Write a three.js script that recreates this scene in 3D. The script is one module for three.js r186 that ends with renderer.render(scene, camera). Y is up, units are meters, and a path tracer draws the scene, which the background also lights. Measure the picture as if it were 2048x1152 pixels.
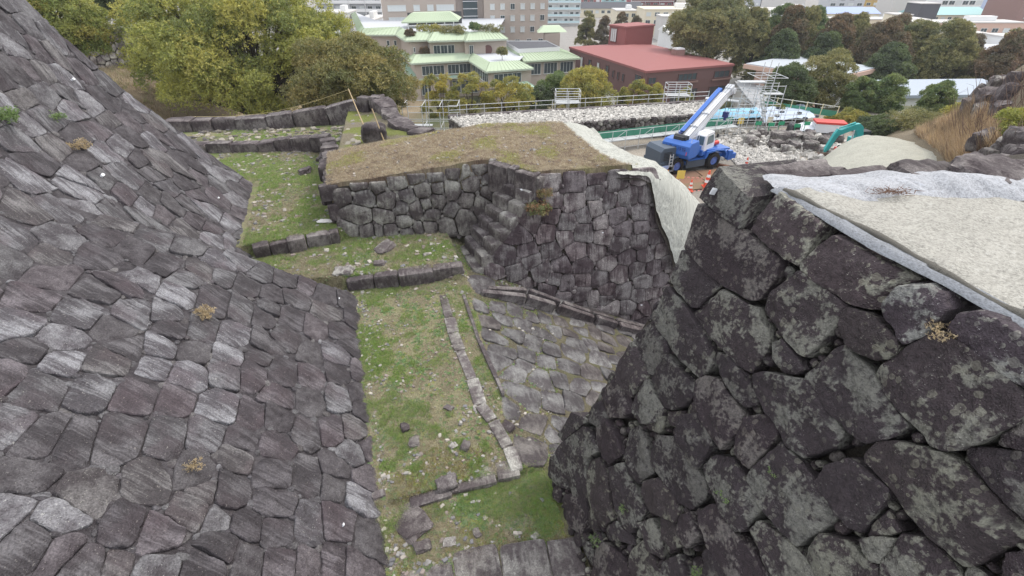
import * as THREE from 'three';
import { mergeGeometries, toCreasedNormals } from 'three/addons/utils/BufferGeometryUtils.js';

// ---------- camera, sky, sun, exposure
const scene = new THREE.Scene();
const camera = new THREE.PerspectiveCamera(60.89, 2048 / 1152, 0.1, 3000);
camera.position.set(0, 10, 0);
camera.rotation.set(-33.6 * Math.PI / 180, 0, 0);
const renderer = new THREE.WebGLRenderer({ antialias: true });
renderer.toneMapping = THREE.LinearToneMapping;
renderer.toneMappingExposure = 1.5;
renderer.shadowMap.enabled = true;

{ // thin overcast: soft grey-white cloud, a little brighter around the veiled sun
  const W = 256, H = 128, d = new Float32Array(W * H * 4);
  const sd = new THREE.Vector3(0.52, 0.8, -0.3).normalize();
  for (let j = 0; j < H; j++) for (let i = 0; i < W; i++) {
    const th = (j + 0.5) / H * Math.PI - Math.PI / 2, ph = (i + 0.5) / W * 2 * Math.PI - Math.PI;
    const y = Math.sin(th), x = Math.cos(th) * Math.cos(ph), z = Math.cos(th) * Math.sin(ph);
    const c = Math.max(0, x * sd.x + y * sd.y + z * sd.z);
    const b = y > 0 ? 0.80 + 0.30 * y + 0.5 * Math.pow(c, 6) : 0.45;
    const k = (j * W + i) * 4;
    d[k] = b * 0.97; d[k + 1] = b * 0.99; d[k + 2] = b * 1.05; d[k + 3] = 1;
  }
  const sky = new THREE.DataTexture(d, W, H, THREE.RGBAFormat, THREE.FloatType);
  sky.mapping = THREE.EquirectangularReflectionMapping;
  sky.magFilter = sky.minFilter = THREE.LinearFilter;
  sky.needsUpdate = true;
  scene.background = sky; scene.environment = sky;
}
const sun = new THREE.DirectionalLight(0xfff3e2, 1.3);
sun.position.set(52, 80, -30 - 40); sun.target.position.set(0, 0, -40);
sun.castShadow = true; sun.shadow.radius = 24;
sun.shadow.mapSize.set(2048, 2048);
Object.assign(sun.shadow.camera, { left: -90, right: 90, top: 90, bottom: -90, near: 1, far: 260 });
scene.add(sun, sun.target);

// ---------- helpers
function rng(seed) { let a = seed >>> 0; return () => { a = (a + 0x6D2B79F5) | 0; let t = Math.imul(a ^ (a >>> 15), 1 | a); t = (t + Math.imul(t ^ (t >>> 7), 61 | t)) ^ t; return ((t ^ (t >>> 14)) >>> 0) / 4294967296; }; }
const HASH = (() => { const r = rng(99), a = new Float32Array(65536); for (let i = 0; i < 65536; i++) a[i] = r(); return a; })();
const hsh = (x, y, z) => HASH[((x * 73856093) ^ (y * 19349663) ^ (z * 83492791)) & 65535];
const sm = t => t * t * (3 - 2 * t), lerp = (a, b, t) => a + (b - a) * t;
const clamp = (x, a = 0, b = 1) => Math.min(b, Math.max(a, x));
const step = (x, a, b) => sm(clamp((x - a) / (b - a)));
function vn(x, y, s = 0, px = 0, py = 0) { // value noise, tileable when px,py are set
  let i = Math.floor(x), j = Math.floor(y); const u = sm(x - i), v = sm(y - j);
  let i1 = i + 1, j1 = j + 1;
  if (px) { i = ((i % px) + px) % px; i1 = ((i1 % px) + px) % px; j = ((j % py) + py) % py; j1 = ((j1 % py) + py) % py; }
  return lerp(lerp(hsh(i, j, s), hsh(i1, j, s), u), lerp(hsh(i, j1, s), hsh(i1, j1, s), u), v);
}
function fbm(x, y, s = 0, oct = 4, px = 0, py = 0) { let a = 0, w = 0.5, n = 0; for (let o = 0; o < oct; o++) { a += w * vn(x, y, s + o * 17, px, py); n += w; w *= 0.5; x *= 2; y *= 2; px *= 2; py *= 2; } return a / n; }
function vn3(x, y, z, s = 0) { const k = Math.floor(z), w = sm(z - k); return lerp(vn(x, y, s + k * 131), vn(x, y, s + (k + 1) * 131), w); }
const used = {};
function numbered(n) { const k = used[n] = (used[n] ?? -1) + 1; return k ? n + '_' + String(k).padStart(3, '0') : n; }
function shade(o) { o.castShadow = true; o.receiveShadow = true; return o; }
function thing(name, label, category, pos = [0, 0, 0], turn = 0, group) {
  const o = new THREE.Group(); o.name = numbered(name); o.position.set(...pos); o.rotation.y = turn;
  o.userData = { label, category, kind: 'thing' }; if (group) o.userData.group = group; scene.add(o); return o;
}
function tag(o, label, category, group, kind) { if (label) o.userData.label = label; if (category) { o.userData.category = category; o.userData.kind = 'thing'; } if (group) o.userData.group = group; if (kind) o.userData.kind = kind; return o; }
function part(parent, name, geos, mat) {
  const g = Array.isArray(geos) ? (geos.length > 1 ? mergeGeometries(geos.map(norm)) : geos[0]) : geos;
  const m = shade(new THREE.Mesh(g, mat)); m.name = parent === scene ? numbered(name) : name; parent.add(m); return m;
}
function norm(g) { const n = g.index ? g.toNonIndexed() : g; for (const k of Object.keys(n.attributes)) if (!['position', 'normal', 'uv'].includes(k)) n.deleteAttribute(k);
  if (!n.attributes.uv) n.setAttribute('uv', new THREE.BufferAttribute(new Float32Array(n.attributes.position.count * 2), 2)); return n; }
function structure(name, geo, mat, label) { const m = part(scene, name, geo, mat); m.userData.kind = 'structure'; if (label) m.userData.label = label; return m; }
function box(w, h, d, x = 0, y = 0, z = 0, ry = 0, rx = 0, rz = 0) { const g = new THREE.BoxGeometry(w, h, d); if (rx) g.rotateX(rx); if (rz) g.rotateZ(rz); if (ry) g.rotateY(ry); g.translate(x, y, z); return g; }
const V = (x, y, z) => new THREE.Vector3(x, y, z);
function rod(a, b, r0, r1 = r0, seg = 6) { // tapered bar between two points
  a = a.isVector3 ? a : V(...a); b = b.isVector3 ? b : V(...b);
  const d = b.clone().sub(a), L = d.length(), g = new THREE.CylinderGeometry(r1, r0, L, seg, 1); g.translate(0, L / 2, 0);
  g.applyQuaternion(new THREE.Quaternion().setFromUnitVectors(V(0, 1, 0), d.normalize())); g.translate(a.x, a.y, a.z); return g;
}
function beam(a, b, w, h) { // rectangular bar between two points
  a = a.isVector3 ? a : V(...a); b = b.isVector3 ? b : V(...b);
  const d = b.clone().sub(a), L = d.length(), g = new THREE.BoxGeometry(w, h, L), m = new THREE.Matrix4().lookAt(a, b, V(0, 1, 0)); g.translate(0, 0, -L / 2); g.applyMatrix4(m); g.translate(a.x, a.y, a.z); return g;
}
function prism(pts, y0, y1) { // vertical prism over a plan polygon of [x,z]
  const s = new THREE.Shape(pts.map(p => new THREE.Vector2(p[0], -p[1]))), g = new THREE.ExtrudeGeometry(s, { depth: y1 - y0, bevelEnabled: false }); g.rotateX(-Math.PI / 2); g.translate(0, y0, 0); return g;
}
function extr(pts, depth, bevel = 0) { const s = new THREE.Shape(pts.map(p => new THREE.Vector2(p[0], p[1]))), g = new THREE.ExtrudeGeometry(s, { depth, bevelEnabled: bevel > 0, bevelSize: bevel, bevelThickness: bevel, bevelSegments: 2 }); g.translate(0, 0, -depth / 2); return g; }
function grid(nu, nv, fn, colour) { // sheet from fn(a,b)->[x,y,z,(u,v)]
  const P = [], U = [], I = [], C = [];
  for (let j = 0; j <= nv; j++) for (let i = 0; i <= nu; i++) { const p = fn(i / nu, j / nv); P.push(p[0], p[1], p[2]); U.push(p[3] ?? p[0], p[4] ?? p[2]); if (colour) C.push(...colour(p[0], p[1], p[2], i / nu, j / nv)); }
  for (let j = 0; j < nv; j++) for (let i = 0; i < nu; i++) { const a = j * (nu + 1) + i, b = a + 1, c = a + nu + 1, d = c + 1; I.push(a, b, d, a, d, c); }
  const g = new THREE.BufferGeometry(); g.setAttribute('position', new THREE.Float32BufferAttribute(P, 3)); g.setAttribute('uv', new THREE.Float32BufferAttribute(U, 2)); if (colour) g.setAttribute('color', new THREE.Float32BufferAttribute(C, 3)); g.setIndex(I); g.computeVertexNormals(); return g;
}
const S8 = v => Math.round(255 * (v <= 0.0031308 ? 12.92 * v : 1.055 * Math.pow(v, 1 / 2.4) - 0.055));
function texPair(S, fn) { // fn(a,b) in 0..1 -> [r,g,b linear, height 0..1]
  const c = new Uint8Array(S * S * 4), h = new Uint8Array(S * S * 4);
  for (let j = 0; j < S; j++) for (let i = 0; i < S; i++) { const q = fn(i / S, j / S), k = (j * S + i) * 4; for (let n = 0; n < 3; n++) { c[k + n] = S8(clamp(q[n])); h[k + n] = Math.round(255 * clamp(q[3])); } c[k + 3] = h[k + 3] = 255; }
  const mk = (d, srgb) => { const t = new THREE.DataTexture(d, S, S, THREE.RGBAFormat); t.wrapS = t.wrapT = THREE.RepeatWrapping; t.magFilter = THREE.LinearFilter; t.minFilter = THREE.LinearMipmapLinearFilter; t.generateMipmaps = true; if (srgb) t.colorSpace = THREE.SRGBColorSpace; t.needsUpdate = true; return t; };
  return [mk(c, true), mk(h, false)];
}
const lin = (r, g, b) => new THREE.Color().setRGB(r, g, b);
function mat(r, g, b, rough = 0.9, o = {}) { return new THREE.MeshStandardMaterial({ color: lin(r, g, b), roughness: rough, ...o }); }
const mix3 = (a, b, t) => [lerp(a[0], b[0], t), lerp(a[1], b[1], t), lerp(a[2], b[2], t)];

// ---------- surface textures (tileable; colour is the stone's own, no light in it)
const lichenSpots = (seed, n, r0, r1) => { const r = rng(seed), l = []; for (let i = 0; i < n; i++) l.push([r(), r(), lerp(r0, r1, Math.pow(r(), 2.5)), r()]); return l; };
function spotField(spots, S) { // soft-edged irregular discs, tileable
  const f = new Float32Array(S * S);
  for (const [x, y, rad, t] of spots) { const R = Math.ceil(rad * S * 1.3), cx = x * S, cy = y * S;
    for (let j = -R; j <= R; j++) for (let i = -R; i <= R; i++) { const px = ((Math.floor(cx + i) % S) + S) % S, py = ((Math.floor(cy + j) % S) + S) % S; const an = Math.atan2(j, i), w = 1 + 0.35 * (vn(an * 1.6 + 9, t * 50, 3) - 0.5), d = Math.hypot(i, j) / (rad * S * w); if (d < 1) { const v = (d > 0.72 ? 1 : 0.72) * step(1 - d, 0, 0.15); f[py * S + px] = Math.max(f[py * S + px], v * (0.55 + 0.45 * t)); } } }
  return (a, b) => f[(Math.floor(b * S) % S) * S + (Math.floor(a * S) % S)];
}
const TS = 1024;
// sloping wall: grey-mauve lava stone with rain-worn grooves running down the slope
const [leftMap, leftBump] = texPair(TS, (a, b) => {
  const low = fbm(a * 5, b * 5, 1, 4, 5, 5), wob = 0.9 * fbm(a * 5, b * 5, 5, 2, 5, 5);
  const st = fbm(a * 38 + wob, b * 3, 11, 4, 38, 3), st2 = fbm(a * 110 + wob * 2, b * 9, 21, 3, 110, 9), fine = fbm(a * 128, b * 128, 31, 3, 128, 128);
  const m = clamp((st - 0.5) * 1.1 + (low - 0.5) * 1.5 + 0.33 + (st2 - 0.5) * 0.7);
  let c = mix3([0.046, 0.041, 0.045], [0.165, 0.163, 0.168], m * m * (3 - 2 * m));
  const pu = step(fbm(a * 3, b * 3, 41, 3, 3, 3), 0.5, 0.68); c = mix3(c, [0.078, 0.062, 0.068], 0.5 * pu);
  const k = 0.4 + 1.2 * fine; c = c.map(v => v * k);
  if (fbm(a * 90, b * 90, 51, 2, 90, 90) > 0.84) c = mix3(c, [0.32, 0.31, 0.28], 0.6);
  return [...c, 0.45 * st + 0.25 * st2 + 0.3 * fine];
});
// same stone where the face is grainy and blotched instead of grooved
const [leftMap2, leftBump2] = texPair(TS, (a, b) => {
  const low = fbm(a * 4, b * 4, 401, 5, 4, 4), med = fbm(a * 22, b * 22, 405, 4, 22, 22), st = fbm(a * 20, b * 4, 411, 4, 20, 4), fine = fbm(a * 128, b * 128, 431, 3, 128, 128);
  const m = clamp((low - 0.5) * 2.0 + (med - 0.5) * 1.0 + (st - 0.5) * 0.7 + 0.36);
  let c = mix3([0.050, 0.044, 0.048], [0.150, 0.147, 0.150], m); const k = 0.4 + 1.2 * fine; c = c.map(v => v * k);
  if (fbm(a * 100, b * 100, 451, 2, 100, 100) > 0.83) c = mix3(c, [0.32, 0.32, 0.29], 0.6);
  return [...c, 0.35 * med + 0.15 * st + 0.5 * fine];
});
// rough coursed wall: dark mauve-brown, pale specks, faint downward staining
const midSpots = spotField(lichenSpots(5, 260, 0.003, 0.016), 512);
const [midMap, midBump] = texPair(TS, (a, b) => {
  const low = fbm(a * 6, b * 6, 61, 4, 6, 6), st = fbm(a * 40, b * 4, 71, 4, 40, 4), fine = fbm(a * 110, b * 110, 81, 3, 110, 110);
  const m = clamp((low - 0.5) * 2.6 + (st - 0.5) * 1.5 + 0.36);
  let c = mix3([0.062, 0.047, 0.052], [0.20, 0.185, 0.185], m);
  const k = 0.35 + 1.3 * fine; c = c.map(v => v * k);
  const s = midSpots(a, b); c = mix3(c, [0.40, 0.40, 0.37], 0.6 * s * step(low, 0.45, 0.6));
  return [...c, 0.35 * low + 0.2 * st + 0.45 * fine];
});
// near wall: blackish mauve patina over grey-olive rock, round pale lichens
const rSpots = spotField(lichenSpots(8, 330, 0.003, 0.03), 1024);
const [rightMap, rightBump] = texPair(TS, (a, b) => {
  const low = fbm(a * 4, b * 4, 91, 5, 4, 4), wx = fbm(a * 10, b * 10, 101, 4, 10, 10), fine = fbm(a * 140, b * 140, 111, 3, 140, 140), med = fbm(a * 40, b * 40, 121, 4, 40, 40);
  const m = step(low + (wx - 0.5) * 0.5 + (med - 0.5) * 0.25, 0.50, 0.64);
  let c = mix3([0.036, 0.027, 0.031], [0.138, 0.136, 0.122], m);
  const k = 0.15 + 1.7 * (0.5 * fine + 0.5 * med); c = c.map(v => v * k);
  const s = rSpots(a, b) * step(fbm(a * 5, b * 5, 125, 3, 5, 5) + 0.25 * (med - 0.5), 0.44, 0.56); c = mix3(c, [0.20, 0.196, 0.16], 0.7 * clamp(s * (0.35 + 1.2 * med)));
  if (med > 0.6 && low > 0.46) c = mix3(c, [0.17, 0.17, 0.145], 0.5);
  if (fine > 0.80 && wx > 0.52) c = mix3(c, [0.36, 0.36, 0.33], 0.6);
  return [...c, 0.25 * wx + 0.4 * med + 0.35 * fine + 0.06 * s];
});
// paler coursed wall and kerbs: grey rock with dark weathering and light blotches
const [greyMap, greyBump] = texPair(TS, (a, b) => {
  const low = fbm(a * 5, b * 5, 131, 5, 5, 5), st = fbm(a * 26, b * 5, 141, 4, 26, 5), fine = fbm(a * 120, b * 120, 151, 3, 120, 120), med = fbm(a * 30, b * 30, 155, 4, 30, 30);
  const m = clamp((low - 0.5) * 2.4 + (st - 0.5) * 1.0 + (med - 0.5) * 0.8 + 0.5);
  let c = mix3([0.075, 0.064, 0.066], [0.245, 0.24, 0.225], m);
  const k = 0.45 + 1.1 * fine; c = c.map(v => v * k);
  if (fine > 0.76 && low > 0.5) c = mix3(c, [0.5, 0.5, 0.46], 0.5);
  return [...c, 0.3 * low + 0.3 * med + 0.4 * fine];
});
// soil / dead grass detail (multiplied by patch colours)
const [soilMap, soilBump] = texPair(TS, (a, b) => {
  const fine = fbm(a * 150, b * 150, 161, 3, 150, 150), med = fbm(a * 40, b * 40, 171, 4, 40, 40), straw = fbm(a * 200 + 6 * med, b * 60, 181, 2, 200, 60), straw2 = fbm(a * 60, b * 200, 191, 2, 60, 200);
  const k = 0.08 + 1.0 * fine + 0.55 * med; let c = [0.62 * k, 0.60 * k, 0.57 * k];
  if (straw > 0.72 || straw2 > 0.74) c = mix3(c, [1, 0.97, 0.9], 0.55);
  if (fine > 0.8) c = mix3(c, [1, 1, 1], 0.6);
  return [...c, 0.5 * fine + 0.5 * med];
});
// sprayed / felted covers
const [feltMap, feltBump] = texPair(TS, (a, b) => {
  const fine = fbm(a * 170, b * 170, 201, 3, 170, 170), med = fbm(a * 24, b * 24, 211, 4, 24, 24), low = fbm(a * 4, b * 4, 221, 4, 4, 4), dr = fbm(a * 8, b * 40, 225, 3, 8, 40), gr = fbm(a * 64, b * 64, 227, 2, 64, 64);
  const k = 0.30 + 0.30 * fine + 0.55 * gr + 0.22 * med + 0.22 * (low - 0.5) + 0.12 * (dr - 0.5);
  return [k, k * 0.985, k * 0.95, 0.3 * fine + 0.4 * gr + 0.3 * med];
});
const wallMats = (map, bump, tile, scale, cols, rough = 0.88) => cols.map(c => { return new THREE.MeshStandardMaterial({ map, bumpMap: bump, bumpScale: scale, roughness: rough, color: lin(...c) }); });
const LEFT_STONES=[3.60,7.53,3.22,6.88,3.46,6.03,3.54,5.31,3.58,4.57,2.38,6.93,2.12,6.41,2.07,5.92,2.33,5.27,2.49,4.52,2.77,3.83,3.56,3.75,4.31,4.47,4.44,5.22,4.27,6.03,4.07,6.88,4.70,3.77,4.94,3.15,5.14,2.40,5.34,1.63,5.76,.87,6.02,.03,4.29,2.41,3.50,2.94,4.37,1.68,4.74,.83,5.01,.17,3.66,2.41,2.71,3.18,2.84,2.35,3.29,1.70,3.54,1.07,3.73,.41,4.46,.00,1.40,6.32,1.07,5.37,1.56,4.55,1.86,3.82,2.35,3.20,2.02,2.41,2.15,1.60,2.49,1.03,2.92,.49,3.18,.03,.78,6.32,.36,5.83,.19,5.32,.58,4.66,.48,4.27,.90,3.30,1.52,3.19,1.45,3.57,.87,2.78,1.43,2.32,.77,2.22,.22,2.75,.40,3.13,.91,1.52,1.08,.96,1.78,.47,1.97,1.04,2.30,.13,.65,.26,.29,.98,.17,1.54,.22,2.07,.08,3.29,.00,4.12,.07,4.62,-.06,5.04,1.11,3.70,.76,5.62,.19,.56,10.36,10.10,11.47,10.25,9.20,9.56,11.34,9.16,12.72,9.58,7.90,9.26,8.45,8.58,9.71,9.15,11.05,8.18,12.60,8.33,13.47,8.55,13.44,7.91,12.60,7.91,13.65,7.44,12.77,7.46,8.05,7.56,8.69,6.90,9.59,6.51,9.78,5.66,12.58,6.91,13.62,6.65,13.63,6.23,14.95,6.58,16.29,6.26,14.46,7.16,15.44,7.04,15.63,8.16,17.10,7.88,17.75,7.57,18.37,6.86,17.17,7.28,19.10,6.30,18.47,5.91,18.98,5.66,16.95,5.79,16.42,5.50,14.84,5.58,14.59,5.19,13.29,5.63,13.10,5.97,13.39,4.98,9.34,4.66,6.82,8.17,5.83,8.13,7.00,8.99,6.65,7.00,7.35,6.37,7.00,6.61,8.27,5.87,8.62,5.07,8.81,4.47,7.12,5.28,7.30,4.47,5.57,7.04,4.69,7.11,4.96,7.99,5.31,6.32,5.96,6.03,6.26,5.43,6.00,4.56,5.79,5.15,4.98,5.24,5.11,4.55,6.07,3.75,7.35,3.73,7.30,3.15,9.81,4.00,8.63,3.73,9.44,3.55,8.55,3.05,9.62,2.58,8.90,2.29,7.77,2.97,7.65,2.34,9.73,1.88,9.53,1.40,9.82,.18,8.44,1.13,7.55,1.57,6.62,2.39,6.19,2.98,7.84,.68,8.42,.04,7.06,.25,6.54,.90,6.25,1.71,5.57,3.11,5.30,3.77,4.66,5.82,4.19,7.46,7.95,5.44,18.40,13.58,18.31,14.32,17.45,13.86,16.91,13.44,16.37,13.03,17.55,12.74,19.07,12.86,18.00,12.40,15.05,12.37,14.09,12.26,15.87,12.38,16.27,12.12,18.69,11.80,13.96,11.76,15.15,11.46,16.30,11.33,19.43,11.04,16.71,10.70,17.88,10.51,15.46,10.87,16.63,9.94,18.41,9.68,18.84,9.14,16.51,9.44,15.09,10.00,14.13,10.13,13.98,10.96,12.92,11.09,12.91,11.75,11.85,10.71,12.65,10.21,14.28,9.47,15.10,9.19,15.20,8.73,11.71,9.34,12.49,9.00,17.24,8.63,16.62,7.97,18.64,8.13,19.28,7.70,14.95,8.15,14.64,7.63,15.68,7.36,-1.30,9.98,-1.76,8.53,-1.03,1.78,6.95,16.26,11.52,18.64,4.34,16.05,1.47,11.44,-1.26,4.05,4.47,11.52,15.27,13.75,2.89,11.30,9.22,17.21,6.81,14.89,.82,9.62,-1.72,13.14,16.30,18.58,8.07,13.06,11.96,19.53,6.08,13.15,-1.27,15.11,6.20,17.14,-.79,8.84,15.83,16.99,2.65,9.54,10.66,5.17,5.71,11.14,9.00,12.15,17.64,15.34,-.27,12.48,-2.59,2.98,-.32,7.15,-2.03,17.20,16.50,19.53,-2.08,18.71,9.28,19.25,1.16,15.18,9.38,15.32,16.58,15.86,15.81,14.55,-1.97,5.50,3.23,13.62,18.48,19.43,12.09,15.73,6.43,18.62,.69,16.26,.35,17.90,5.36,9.01,10.53,17.79,8.69,10.46,-2.51,15.72,4.73,10.20,-.21,11.02,8.92,13.63,7.58,10.49,8.16,18.52,13.13,17.24,15.04,17.64,.88,14.09,2.34,18.74,19.67,16.37,1.03,8.49,-2.19,6.52,-1.15,19.38,15.14,19.11,10.24,13.78,-.72,16.84,8.54,16.42,6.24,9.97,3.99,9.04,3.32,18.92,-2.58,7.51,-1.66,.44,13.91,15.98,12.77,13.64,9.97,12.35,11.49,13.39,14.05,19.19,19.41,18.42,2.61,17.66,-2.52,9.67,-2.56,14.77,4.10,14.54,9.94,7.76,11.92,5.98,12.42,18.20,2.38,14.96,2.42,8.20,17.61,17.38,5.42,16.16,11.06,6.45,-1.84,10.87,4.73,19.28,9.13,18.20,-.15,9.65,6.85,11.46,-2.07,12.17,5.51,15.04,3.37,12.63,2.17,12.25,-.85,17.92,-1.12,11.61,17.97,18.57,5.20,13.86,-2.57,3.97,13.09,15.48,12.30,14.59,17.32,4.68,19.34,14.33,-.31,18.93,.59,11.87,10.31,14.73,2.13,13.46,6.86,13.73,7.04,12.54,12.16,4.92,11.09,15.37,7.27,17.36,-1.70,14.21,11.28,12.33,18.66,15.43,18.36,4.60,-.63,15.87,8.12,11.59,-1.35,2.85,4.56,17.77,3.04,16.07,7.20,19.30,-1.20,7.63,11.27,16.72,14.02,14.62,10.51,18.88,4.62,13.04,1.21,13.11,-.71,14.11,-1.24,6.63,14.00,18.12,9.64,10.80,12.93,19.32,8.05,14.19,15.70,4.69,6.30,19.61,1.22,18.52,1.09,10.53,.12,13.43,-1.67,16.19,11.62,7.39,18.84,17.53,10.34,16.24,5.56,18.05,14.36,13.34,1.58,17.14,15.13,16.20,17.94,16.47,19.89,8.98,5.38,12.39,14.23,16.89,17.23,11.82,10.58,11.30,.03,14.78,-1.05,5.11,3.21,10.39,3.56,17.41,7.72,15.63,-2.53,1.82,2.02,16.13,19.67,19.65,12.17,12.71,19.72,12.14,1.50,19.48,.41,19.60,13.27,12.77,.04,8.24,1.66,7.60,-.81,5.94,8.11,17.64,2.52,19.64,6.09,14.45,3.26,14.48,-.93,12.95,16.71,17.50,15.00,15.28,19.56,4.57,3.82,10.97,9.65,13.11,5.58,19.19,9.12,7.65,17.01,14.67,1.80,8.81,8.53,15.10,-2.56,8.65,11.27,4.56,2.08,10.65,12.08,16.92,8.01,19.49,19.52,15.42,5.03,17.01,7.19,18.31,-1.72,17.98,10.39,8.66,7.61,8.45,-.99,10.79,17.48,19.34,-2.54,.57,11.47,14.56,4.23,13.74,19.59,9.90,-2.51,19.41,17.43,9.59,10.71,7.22,12.04,11.84,19.88,17.62,11.53,17.65,17.57,6.57,-.91,.13,-2.50,13.92,6.25,12.03,-2.56,10.49,4.72,15.32,11.10,19.65,-.67,.99,6.21,15.82,4.01,9.84,.46,7.36,-2.38,4.77,3.65,15.25,-1.67,1.27,2.90,16.88,.17,17.11,12.98,16.38,4.09,18.45,3.18,8.53,18.07,8.89,10.58,13.03,17.19,18.42,13.22,14.30,19.82,6.93];
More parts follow.
